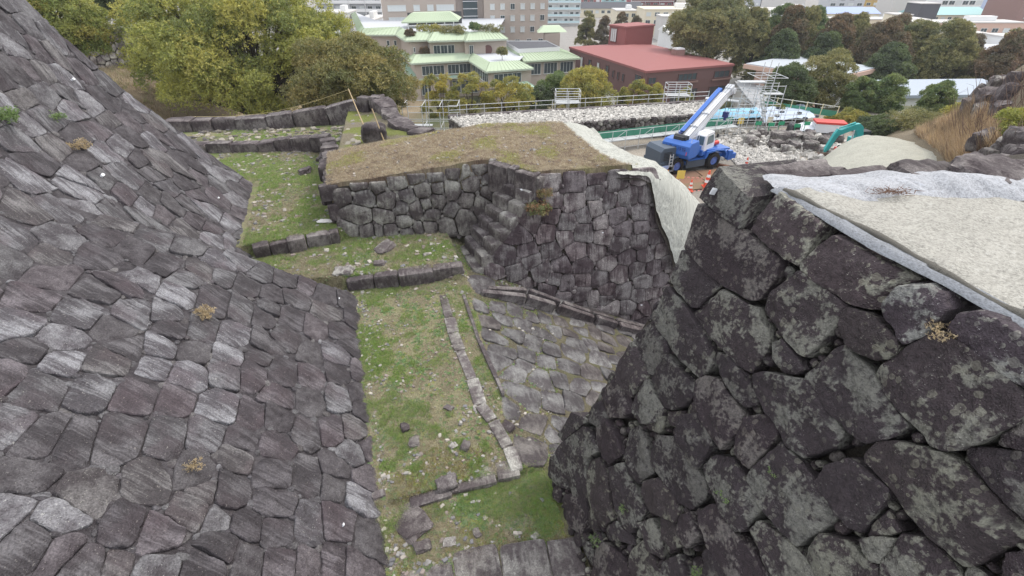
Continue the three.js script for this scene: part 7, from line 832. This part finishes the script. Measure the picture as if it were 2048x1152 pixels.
// ---------- right: pale cover, dry bank, fallen stones
{
  const skirt = N => { const q = N.map(r => [[r[0][0] - 2.5, -8.5, r[0][2]], ...r]), l = q[q.length - 1]; q.push(l.map(p => [p[0] - 0.8, Math.min(p[1], p[1] * 0.3 - 3), p[2] + 1.8]), l.map(p => [p[0] - 1.4, -9, p[2] + 2.6])); return q; };
  tag(part(scene, 'slope_cover', sheet(skirt(COVER), 80, 60, (a, b, x, y, z) => 0.35 * (fbm(x * 0.5, z * 0.5, 31, 4) - 0.5) + 0.1 * (fbm(x * 2, z * 2, 33, 3) - 0.5), 3), felt(0.43, 0.435, 0.385, 0.03)), 'pale grey-green cover over a heap in front of the excavator', 'cover sheet');
  const bank = sheet(skirt(BANK), 100, 80, (a, b, x, y, z) => 0.6 * (fbm(x * 0.5, z * 0.5, 35, 4) - 0.5), 3); structure('dry_bank', bank, new THREE.MeshStandardMaterial({ map: soilMap, bumpMap: soilBump, bumpScale: 0.06, color: lin(0.33, 0.28, 0.20), roughness: 1 }));
  const P = (a, b) => { const R = BANK.length - 1, C = BANK[0].length - 1, x = clamp(a) * C, y = clamp(b) * R, j = Math.min(C - 1, Math.floor(x)), i = Math.min(R - 1, Math.floor(y)); return [0, 1, 2].map(k => lerp(lerp(BANK[i][j][k], BANK[i][j + 1][k], x - j), lerp(BANK[i + 1][j][k], BANK[i + 1][j + 1][k], x - j), y - i)); };
  // dry grass and brambles
  const r = rng(241), blade = new THREE.BufferGeometry(); { const v = []; for (let i = 0; i < 7; i++) { const a = i * 0.9, b = V(Math.cos(a) * 0.5, 1, Math.sin(a) * 0.5), s = V(-Math.sin(a) * 0.03, 0, Math.cos(a) * 0.03); v.push(-s.x, 0, -s.z, s.x, 0, s.z, b.x, b.y * (0.7 + 0.3 * (i % 3) / 2), b.z); } blade.setAttribute('position', new THREE.Float32BufferAttribute(v, 3)); blade.computeVertexNormals(); }
  const n = 7000, m = new THREE.InstancedMesh(blade, leafMat, n), M = new THREE.Matrix4(), q = new THREE.Quaternion(), c = new THREE.Color(); for (let i = 0; i < n; i++) { const a = 0.12 + 0.46 * r(), b = 0.18 + 0.5 * r(), p = P(a, b), s = 0.5 + 0.7 * r(), k = PAL.straw[Math.floor(r() * 3)], red = fbm(a * 9, b * 9, 3) > 0.6 ? 0.55 : 0.8 + 0.4 * r(); q.setFromEuler(new THREE.Euler((r() - 0.5) * 0.7, r() * 6, (r() - 0.5) * 0.7)); M.compose(V(p[0], p[1] - 0.1, p[2]), q, V(s, s * (0.8 + 0.6 * r()), s)); m.setMatrixAt(i, M); c.setRGB(k[0] * red * 1.05, k[1] * red * 1.08, k[2] * red * 1.15); m.setColorAt(i, c); } m.name = 'dry_grass'; m.userData = { kind: 'stuff', label: 'dry straw-coloured grass and brambles on the right bank' }; shade(m); scene.add(m);
  const tw = []; for (let i = 0; i < 260; i++) { const p = V(...P(0.3 + 0.5 * r(), 0.15 + 0.6 * r())); const d = V((r() - 0.5) * 1.2, 0.6 + r() * 0.8, (r() - 0.5)), L = 0.8 + 1.4 * r(), e = p.clone().addScaledVector(d, L); tw.push(rod(p, e, 0.03, 0.012, 4), rod(e, e.clone().add(V((r() - 0.5) * 1.2, (r() - 0.2) * 0.8, (r() - 0.5) * 1.2)), 0.012, 0.005, 4)); } const br = part(scene, 'bramble_twigs', tw, mat(0.17, 0.115, 0.09, 1)); br.userData = { kind: 'stuff', label: 'reddish-brown bare twigs over the dry bank' };
  // fallen stones
  const fm = [kerbMats[0], kerbMats[1], kerbMats[2], kerbMats[3]], heap = [[0.50, 0.62, 1.3], [0.56, 0.72, 1.2], [0.62, 0.80, 1.2], [0.45, 0.78, 1.1], [0.40, 0.86, 1.0], [0.52, 0.88, 1.1], [0.60, 0.92, 1.0], [0.68, 0.70, 1.4], [0.72, 0.58, 1.3], [0.70, 0.86, 1.2], [0.34, 0.92, 0.9], [0.46, 0.95, 0.9], [0.55, 0.97, 0.9], [0.78, 0.80, 1.3], [0.66, 0.97, 0.9], [0.30, 0.80, 0.9], [0.74, 0.95, 1.0]];
  heap.forEach(([a, b, s]) => { const p = P(a, b); tag(part(scene, 'fallen_stone', put(rock(s * (0.9 + 0.5 * r()), s * 0.85, s, r, { seg: 6, round: -0.2, amp: 0.2 }), p[0], p[1] + s * 0.2, p[2], r() * 3, (r() - 0.5) * 0.6, (r() - 0.5) * 0.6), fm[Math.floor(r() * 4)]), 'angular grey stone in the tumbled heap at the right edge', 'stone', 'tumbled wall stones at the right edge'); });
  [[0.50, 0.22, 1.2], [0.56, 0.12, 1.3], [0.60, 0.28, 1.4], [0.66, 0.20, 1.3], [0.68, 0.36, 1.4], [0.62, 0.42, 1.2], [0.54, 0.34, 1.1], [0.73, 0.28, 1.3], [0.58, 0.2, 1.1], [0.64, 0.1, 1.2]].forEach(([a, b, s]) => { const p = P(a, b); tag(part(scene, 'fallen_stone', put(rock(s * (0.9 + 0.4 * r()), s * 1.0, s * 0.8, r, { seg: 6, round: -0.2, amp: 0.2 }), p[0], p[1] + s * 0.3, p[2], r() * 3, (r() - 0.5) * 0.8, (r() - 0.5) * 0.8), fm[Math.floor(r() * 4)]), 'large slab of the collapsed wall standing above the dry bank', 'stone', 'collapsed wall slabs on the upper right bank'); });
  const u = sheet([[[44.6, 3.2, -44], [52, 9, -46], [60, 12, -48]], [[38.5, 3.2, -37], [46, 8, -38], [54, 11, -40]], [[34.2, 3.6, -32], [40, 6.5, -31], [48, 9, -30]]], 30, 20, (a, b, x, y, z) => 0.4 * fbm(x * 0.5, z * 0.5, 3), 3); tag(part(scene, 'slope_cover', u, felt(0.46, 0.465, 0.42, 0.03)), 'pale sprayed cover on the high slope at the right edge', 'cover sheet');
}

// ---------- grass, weeds, pebbles
{
  const r = rng(501);
  const tuft = (n, lean, w) => { const g = new THREE.BufferGeometry(), v = []; for (let i = 0; i < n; i++) { const a = i * 2.4, l = lean * (0.5 + 0.5 * ((i * 37) % 10) / 10), h = 0.6 + 0.4 * ((i * 53) % 10) / 10, b = V(Math.cos(a) * l, h, Math.sin(a) * l), s = V(-Math.sin(a) * w, 0, Math.cos(a) * w), o = V(Math.cos(a) * 0.15, 0, Math.sin(a) * 0.15); v.push(o.x - s.x, 0, o.z - s.z, o.x + s.x, 0, o.z + s.z, o.x + b.x, b.y, o.z + b.z); } g.setAttribute('position', new THREE.Float32BufferAttribute(v, 3)); g.computeVertexNormals(); return g; };
  const rosette = () => { const g = new THREE.BufferGeometry(), v = []; for (let i = 0; i < 7; i++) { const a = i * 0.897, c = Math.cos(a), s = Math.sin(a), h = 0.25 + 0.2 * (i % 3); v.push(c * 0.1, 0.05, s * 0.1, c * 0.6 - s * 0.28, h, s * 0.6 + c * 0.28, c * 1.05, h * 0.8, s * 1.05, c * 0.1, 0.05, s * 0.1, c * 1.05, h * 0.8, s * 1.05, c * 0.6 + s * 0.28, h, s * 0.6 - c * 0.28); } g.setAttribute('position', new THREE.Float32BufferAttribute(v, 3)); g.computeVertexNormals(); return g; };
  function scatter(name, label, geo, n, pick, size, cols, seed) { // pick(r) -> [x,y,z,density]
    const r = rng(seed), L = []; let guard = 0; while (L.length < n && guard++ < n * 12) { const p = pick(r); if (p && r() < p[3]) L.push(p); }
    const m = new THREE.InstancedMesh(geo, leafMat, L.length), M = new THREE.Matrix4(), q = new THREE.Quaternion(), c = new THREE.Color();
    L.forEach((p, i) => { q.setFromEuler(new THREE.Euler((r() - 0.5) * 0.5, r() * 6.3, (r() - 0.5) * 0.5)); const s = size * (0.6 + 0.8 * r()); M.compose(V(p[0], p[1], p[2]), q, V(s, s * (0.6 + 0.7 * r()), s)); m.setMatrixAt(i, M); const k = cols[Math.floor(r() * cols.length)], v = 0.75 + 0.5 * r(); c.setRGB(k[0] * v, k[1] * v, k[2] * v); m.setColorAt(i, c); });
    m.name = name; m.userData = { kind: 'stuff', label }; shade(m); scene.add(m);
  }
  const onSlopeWall = (x, f) => { const dx = x + 2.53, df = f - 4.87, u = -0.3013 * dx + 0.9535 * df, k = -0.9535 * dx - 0.3013 * df; return u < 10.2 ? k > 0.12 : u < 19.9 && k > 3.9; };
  const covered = (x, f) => { const s = (x - 0.67) * 0.252 - (f - 7.41) * 0.968, k = (x - 0.67) * 0.968 + (f - 7.41) * 0.252; if (s > 0 && k > 0.05) return true; if (s <= 0 && s > -1 && k > 6) return true; const mx = f > moundFront(Math.max(-7.2, x)) - 0.1 && x > -7.4 - 0.25 * (f - 18) && f < 27; return mx || onSlopeWall(x, f); };
  const near = dens => r => { const t = r(), f = 3.4 + 27 * t * t, x = -13 + 14.5 * r() - 0.28 * Math.max(0, f - 16); if (covered(x, f)) return null; return [x, groundY(x, f), -f, dens(x, f) * clamp(1.2 - f / 45)]; };
  const ramp = (x, f) => rampW(x, f) > 0.1 && f > 7.4 && f < kerb1F(x) + 1 ? 0.12 : 1;
  const soft = [[0.32, 0.44, 0.11], [0.26, 0.40, 0.085], [0.42, 0.47, 0.18], [0.19, 0.34, 0.065]];
  scatter('grass', 'short green grass in patches on the terraces', tuft(7, 0.55, 0.055), 80000, near((x, f) => step(patchGreen(x, f), 0.42, 0.60) * ramp(x, f)), 0.066, soft, 511);
  scatter('dead_grass', 'pale dead grass matted over the terraces', tuft(6, 1.1, 0.05), 85000, near((x, f) => (0.25 + 0.75 * step(fbm(x * 1.1, f * 1.1, 77, 3), 0.4, 0.6)) * ramp(x, f) * 0.9), 0.055, [[0.50, 0.45, 0.30], [0.42, 0.36, 0.24], [0.55, 0.51, 0.38], [0.33, 0.28, 0.19]], 512);
  scatter('ground_weeds', 'small round-leaved weeds scattered through the grass', rosette(), 26000, near((x, f) => (0.12 + step(patchGreen(x + 31, f), 0.48, 0.6)) * ramp(x, f) * (f < 7.2 ? 1 : 0.55)), 0.038, [[0.20, 0.34, 0.13], [0.26, 0.38, 0.18], [0.16, 0.30, 0.09], [0.34, 0.38, 0.10]], 513);
  const farPick = dens => r => { const f = 14.6 + 13 * r(), x = -14.5 + 13 * r() - 0.28 * Math.max(0, f - 16) * 0.5; if (covered(x, f) || x > -1.9 - 0.3 * (f - 16.5)) return null; return [x, groundY(x, f), -f, dens(x, f)]; };
  scatter('terrace_dead_grass', 'pale dead grass over the middle and upper grass patches', tuft(6, 1.1, 0.06), 34000, farPick((x, f) => 0.3 + 0.7 * step(fbm(x * 1.3, f * 1.3, 79, 4), 0.42, 0.6)), 0.07, [[0.46, 0.42, 0.27], [0.38, 0.34, 0.22], [0.52, 0.48, 0.35], [0.28, 0.24, 0.16]], 519);
  scatter('terrace_green_grass', 'green grass clumps on the middle and upper grass patches', tuft(7, 0.55, 0.06), 16000, farPick((x, f) => step(patchGreen(x, f), 0.44, 0.6)), 0.085, soft, 520);
  scatter('ground_moss', 'olive and yellow moss patches in the lower grass near the dark wall', tuft(6, 0.9, 0.1), 16000, r => { const f = 4.4 + 4.2 * r(), x = -3 + 4.6 * r(); if (covered(x, f)) return null; return [x, groundY(x, f), -f, step(fbm(x * 1.6, f * 1.6, 23, 4), 0.45, 0.6) * step(8.4 - f, 0, 1.2)]; }, 0.035, [[0.34, 0.32, 0.08], [0.26, 0.22, 0.08], [0.42, 0.38, 0.10], [0.20, 0.15, 0.08], [0.28, 0.30, 0.08]], 518);
  const onMound = dens => r => { const x = -8.6 + 14 * r(), a = moundFront(x) + 0.1, b = moundBack(x), f = lerp(a, b, r()); if (x > 5.1 - 2.6 * Math.pow(clamp((f - a) / (b - a)), 0.45) || x < -7.3 - 0.3 * (f - 18.2)) return null; return [x, moundY(x, f) - 0.01, -f, dens(x, f)]; };
  scatter('mound_grass', 'dry straw grass covering the top of the mound', tuft(6, 1.2, 0.06), 30000, onMound(() => 1), 0.075, [[0.52, 0.44, 0.30], [0.42, 0.34, 0.23], [0.56, 0.50, 0.36], [0.30, 0.22, 0.15], [0.36, 0.28, 0.19]], 514);
  scatter('mound_moss', 'yellow-green moss tufts near the mound edges', tuft(7, 0.6, 0.07), 7000, onMound((x, f) => step(fbm(x * 0.7 + 9, f * 0.7, 81, 4), 0.56, 0.68)), 0.06, [[0.42, 0.45, 0.10], [0.36, 0.42, 0.12], [0.50, 0.48, 0.12]], 515);
  scatter('rubble_moss', 'moss and grass on the rubble left of the mound', tuft(7, 0.6, 0.07), 14000, r => { const b = r(), f = lerp(22, 31, b), x = lerp(lerp(-8.2, -10.2, b), lerp(-3.8, -7.4, b), 0.1 + 0.85 * r()); return [x, 2.1 + 0.25 * step((x + 9) / 5, 0.1, 0.8), -f, 0.1 + step(fbm(x * 0.8 + 5, -f * 0.8, 95, 4), 0.4, 0.56)]; }, 0.085, [[0.44, 0.47, 0.08], [0.36, 0.42, 0.10], [0.52, 0.50, 0.14]], 516);
  scatter('bank_grass', 'dry tawny grass on the slope left of the camphor tree', tuft(7, 0.8, 0.05), 9000, r => { const x = lerp(-60, -14, r()), f = lerp(36, 66, r()); return [x, Math.max(hillY(x, f), x < -33 && f > 44 && f < 64 ? lerp(-6, -1.2, step((f - 44) / 20, 0.1, 0.85)) - 4 * step(x, -37, -31) : -99), -f, 1]; }, 0.5, [[0.46, 0.37, 0.25], [0.38, 0.30, 0.2], [0.3, 0.25, 0.15], [0.26, 0.27, 0.11]], 517);
  // pebbles
  const pg = rock(1, 0.55, 0.75, rng(77), { seg: 3, round: 0.35, amp: 0.22 }); pg.deleteAttribute('uv');
  function pebbles(name, label, n, pick, s0, s1, cols, seed) { const r = rng(seed), L = []; let g = 0; while (L.length < n && g++ < n * 20) { const p = pick(r); if (p && r() < p[3]) L.push(p); } const m = new THREE.InstancedMesh(pg, new THREE.MeshStandardMaterial({ color: 0xffffff, roughness: 0.95 }), L.length), M = new THREE.Matrix4(), q = new THREE.Quaternion(), c = new THREE.Color(); L.forEach((p, i) => { q.setFromEuler(new THREE.Euler((r() - 0.5) * 0.6, r() * 6, (r() - 0.5) * 0.6)); const s = lerp(s0, s1, Math.pow(r(), 3)); M.compose(V(p[0], p[1] + s * 0.12, p[2]), q, V(s, s * (0.6 + 0.6 * r()), s)); m.setMatrixAt(i, M); const k = cols[Math.floor(r() * cols.length)], v = 0.75 + 0.5 * r(); c.setRGB(k[0] * v, k[1] * v, k[2] * v); m.setColorAt(i, c); }); m.name = name; m.userData = { kind: 'stuff', label }; shade(m); scene.add(m); }
  const pc = [[0.24, 0.235, 0.23], [0.33, 0.315, 0.295], [0.17, 0.17, 0.18], [0.40, 0.37, 0.33], [0.26, 0.22, 0.20]];
  pebbles('pebbles', 'small loose stone chips scattered over the grass', 3600, near((x, f) => 0.06 + 0.94 * step(fbm(x * 1.1, f * 1.1 + 9, 53, 4), 0.52, 0.66)), 0.015, 0.12, pc, 521);
  pebbles('terrace_pebbles', 'stone chips over the middle and upper grass patches', 1500, farPick((x, f) => 0.15 + step(fbm(x * 0.9, f * 0.9 + 9, 53, 4), 0.48, 0.62)), 0.03, 0.2, pc, 525);
  pebbles('mound_pebbles', 'pale stone chips on the mound top', 700, onMound(() => 1), 0.03, 0.14, pc, 522);
  pebbles('rubble_stones', 'pale rubble pieces between the parapet and the low rows of stones', 700, r => { if (r() < 0.5) { const f = lerp(27.6, 30.6, r()), x = lerp(-19, -9.8, r()); return [x, groundY(x, f), -f, 1]; } const b = r(), f = lerp(22.5, 31, b), x = lerp(lerp(-8.2, -10.2, b), lerp(-3.8, -7.4, b), 0.05 + 0.9 * r()); return [x, 2.15 + 0.25 * step((x + 9) / 5, 0.1, 0.8), -f, 0.8]; }, 0.08, 0.42, [[0.27, 0.25, 0.21], [0.22, 0.20, 0.17], [0.33, 0.30, 0.25], [0.14, 0.13, 0.13]], 523);
  pebbles('wall_foot_debris', 'stone chips and soil crumbs along the foot of the walls', 420, r => { const u = lerp(-1.5, 10.2, r()), k = -0.15 - 0.25 * r() * r(), x = -2.53 - 0.3013 * u - 0.9535 * k, f = 4.87 + 0.9535 * u - 0.3013 * k; return [x, groundY(x, f), -f, 1]; }, 0.02, 0.09, pc, 524);
}
{ // loose stones that stand out
  const r = rng(541), lm = [kerbMats[2], kerbMats[5], kerbMats[0], kerbMats[3]], G = 'loose stones lying on the grass';
  [[-5.05, 17.15, 0.85, 0.35, 1, 'dark slab lying on the middle grass patch'], [-6.2, 15.35, 0.7, 0.3, 1, 'flat pale stone by the left wall on the middle grass'], [-10.5, 24.0, 0.85, 0.35, 3, 'dark block lying in the upper left grass patch'], [-10.2, 25.5, 0.5, 0.35, 3, 'small dark stone near the far row of the upper patch'], [-1.15, 7.95, 0.3, 0.2, 0, 'grey rounded stone beside a pale one on the grass strip'], [-1.45, 7.95, 0.22, 0.12, 1, 'pale oval stone beside a grey one on the grass strip'], [-2.75, 8.5, 0.3, 0.2, 3, 'brown stone near the foot of the left slope'], [-2.45, 8.1, 0.4, 0.1, 0, 'thin slate chip on the left of the grass strip'], [-1.7, 9.2, 0.25, 0.12, 1, 'small white stone in the middle of the grass strip'], [-3.0, 6.6, 0.3, 0.15, 1, 'pale chip at the foot of the left slope'], [-1.5, 6.9, 0.5, 0.2, 2, 'broken grey slab below the row of flat stones'], [-2.2, 6.05, 0.9, 0.16, 3, 'thin broken purple slab near the lower left of the grass'], [-1.85, 5.5, 0.35, 0.2, 0, 'rough stone beside a weed clump near the bottom'], [-1.3, 5.6, 0.28, 0.12, 1, 'brownish stone near the bottom slabs'], [-0.75, 5.8, 0.22, 0.08, 0, 'flat grey chip in the mossy lower grass'], [0.5, 5.75, 0.2, 0.08, 1, 'flat chip on the moss near the dark wall'], [-5.0, 15.9, 0.4, 0.25, 1, 'tan stone near the middle kerb'], [-0.15, 8.6, 0.42, 0.12, 3, 'oval brown stone at the top of the paved ramp'], [-3.3, 16.6, 0.3, 0.15, 1, 'pale flat stone near the steps'], [-0.55, 7.0, 0.25, 0.12, 2, 'pale chip beside the corner of edging stones']].forEach(([x, f, s, h, k, l]) => tag(part(scene, 'loose_stone', put(rock(s, h * 0.8, s * 0.7, r, { seg: 7, round: 0, amp: 0.2 }), x, groundY(x, f) + h * 0.12, -f, r() * 3, (r() - 0.5) * 0.4, (r() - 0.5) * 0.4), lm[k]), l, 'stone', G));
  tag(part(scene, 'boulder', put(rock(1.25, 0.95, 0.9, r, { seg: 9, round: 0.5, amp: 0.12 }), -7.05, 2.75, -25.2, 0.3), kerbMats[4]), 'round dark boulder between two leaning bamboo poles', 'boulder');
  for (const [a, b, l] of [[[-7.3, 2.2, -25.3], [-8.4, 4.6, -26.6], 'long bamboo pole leaning left beside the dark boulder'], [[-6.5, 2.4, -24.9], [-6.9, 4.0, -25.0], 'short bamboo pole beside the dark boulder']]) tag(part(scene, 'bamboo_pole', rod(a, b, 0.035, 0.025, 7), mat(0.52, 0.40, 0.24, 0.7)), l, 'pole');
  const rope = (p, q, sag) => { const o = []; for (let i = 0; i < 16; i++) { const f = t => V(lerp(p[0], q[0], t), lerp(p[1], q[1], t) - sag * Math.sin(t * 3.1416), lerp(p[2], q[2], t)); o.push(rod(f(i / 16), f((i + 1) / 16), 0.009, 0.009, 4)); } return o; };
  tag(part(scene, 'rope', rope([-8.4, 4.55, -26.6], [-18.5, 2.55, -29.2], 0.45), mat(0.50, 0.42, 0.22, 0.9)), 'upper yellowish rope strung from the bamboo pole along the parapet', 'rope'); tag(part(scene, 'rope', rope([-10.5, 2.0, -28.4], [-19, 1.75, -28.2], 0.1), mat(0.50, 0.42, 0.22, 0.9)), 'lower rope strung low in front of the parapet stones', 'rope');
  tag(part(scene, 'stone_pile', [[-6.95, 1.15, -18.3], [-7.3, 1.2, -18.5], [-7.2, 1.4, -18.9], [-7.5, 1.15, -19.2]].map(([x, y, z]) => put(rock(0.4, 0.3, 0.35, r, { amp: 0.2 }), x, y, z, r() * 3)), kerbMats[3]), 'small heap of stones at the left corner of the grey wall', 'stones');
  tag(part(scene, 'lime_patch', put(rock(0.55, 0.06, 0.3, r, { seg: 6, amp: 0.4, round: 0.6 }), -7.75, 1.08, -18.45), mat(0.72, 0.70, 0.68, 1)), 'white splash of lime on the upper grass near the kerb', 'lime');
}
{ // weeds rooted in the wall joints, dry nests, survey dots
  const r = rng(551), near = leftMapFn(false), far = leftMapFn(true);
  const clump = (name, label, p, s, cols, n, g) => { const t = thing(name, label, 'plant', [p.x, p.y, p.z], 0, g), l = []; for (let i = 0; i < n; i++) { const a = r() * 6.3, d = Math.sqrt(r()); l.push([Math.cos(a) * d * s, (r() * 0.7) * s, Math.sin(a) * d * s, s * 0.5, cols[Math.floor(r() * cols.length)]]); } sprays(t, 'leaves', l, SPRAY[0], Math.floor(r() * 9999)); };
  const WG = [[0.16, 0.25, 0.08], [0.22, 0.32, 0.10]], WD = [[0.52, 0.42, 0.26], [0.45, 0.35, 0.2]];
  clump('wall_weed', 'dry straw nest stuck on the left slope at mid height', near(6.5, 4.6, 0.05), 0.24, WD, 60); clump('wall_weed', 'small dry tuft low on the left slope', near(1.9, 3.9, 0.05), 0.16, WD, 30); clump('wall_weed', 'orange dry tuft high on the left slope', far(13.4, 9.9, 0.05), 0.3, WD, 34); clump('wall_weed', 'green fern tuft at the far left of the slope', far(12.2, 11.4, 0.05), 0.38, WG, 50); clump('wall_weed', 'small fern left of the orange tuft on the slope', far(14.2, 10.8, 0.05), 0.25, WG, 30);
  for (const [s, h, sc, l] of [[3.95, 4.05, 0.13, 'green grass tuft in the middle joints of the near dark wall'], [4.25, 4.9, 0.08, 'thin green sprig high in the near dark wall'], [2.5, 0.9, 0.12, 'fern low on the near dark wall'], [4.3, 2.9, 0.1, 'green tuft near the lower right of the dark wall'], [2.7, 2.1, 0.1, 'small sprig in the lower middle of the dark wall'], [4.62, 7.2, 0.13, 'brown dry grass under the felt at the wall top']]) clump('wall_weed', l, rightFn(s, h, -0.02), sc, l[0] === 'b' ? WD : WG, 26);
  clump('wall_weed', 'reddish-green creeper beside the top of the steps', bigFn(0.95, 1.95, 0.1), 0.45, [[0.24, 0.22, 0.09], [0.30, 0.17, 0.09], [0.2, 0.24, 0.09]], 120); clump('wall_weed', 'creeper strand on the upper left of the tall wall', bigFn(1.2, 2.5, 0.1), 0.3, [[0.24, 0.22, 0.09], [0.30, 0.20, 0.10]], 60);
  const dot = mat(0.75, 0.77, 0.8, 0.6), sp = (label, g) => tag(part(scene, 'survey_mark', g, dot), label, 'mark', 'white survey marks on the walls');
  const mk = (fn, u, t, s, l) => sp(l, stoneGeo([[u - s, t - s * 0.6], [u + s, t - s * 0.6], [u + s, t + s * 0.6], [u - s, t + s * 0.6]], fn, r, { n: 8, rings: 1, depth: 0.1, out: 0.075, rough: 0.001, chamfer: 0.003, bulge: 0, tilt: 0, edge: 0 }));
  mk(near, 1.0, 0.85, 0.045, 'white survey mark near the bottom of the left slope'); mk(near, 9.5, 0.75, 0.05, 'white survey mark by the far lower corner of the left slope'); mk(far, 12.6, 9.0, 0.09, 'larger white survey mark on the upper left of the slope'); mk(far, 17.4, 11.6, 0.09, 'white survey mark near the top edge of the left slope'); mk(far, 16.2, 6.4, 0.06, 'white survey mark above the upper grass patch');
  for (const [s, y, l] of [[2.2, -1.9, 'white survey dot low on the tall wall'], [3.6, 0.9, 'white survey dot in the middle of the tall wall'], [0.35, 2.75, 'white survey dot at the top left of the tall wall'], [6.3, 0.95, 'white survey dot beside the netting'], [5.4, -2.3, 'white survey dot at the lower right of the tall wall']]) mk(bigFn, s, y, 0.05, l);
}

scene.fog = new THREE.FogExp2(0xdfe4ea, 0.00025);
renderer.render(scene, camera);
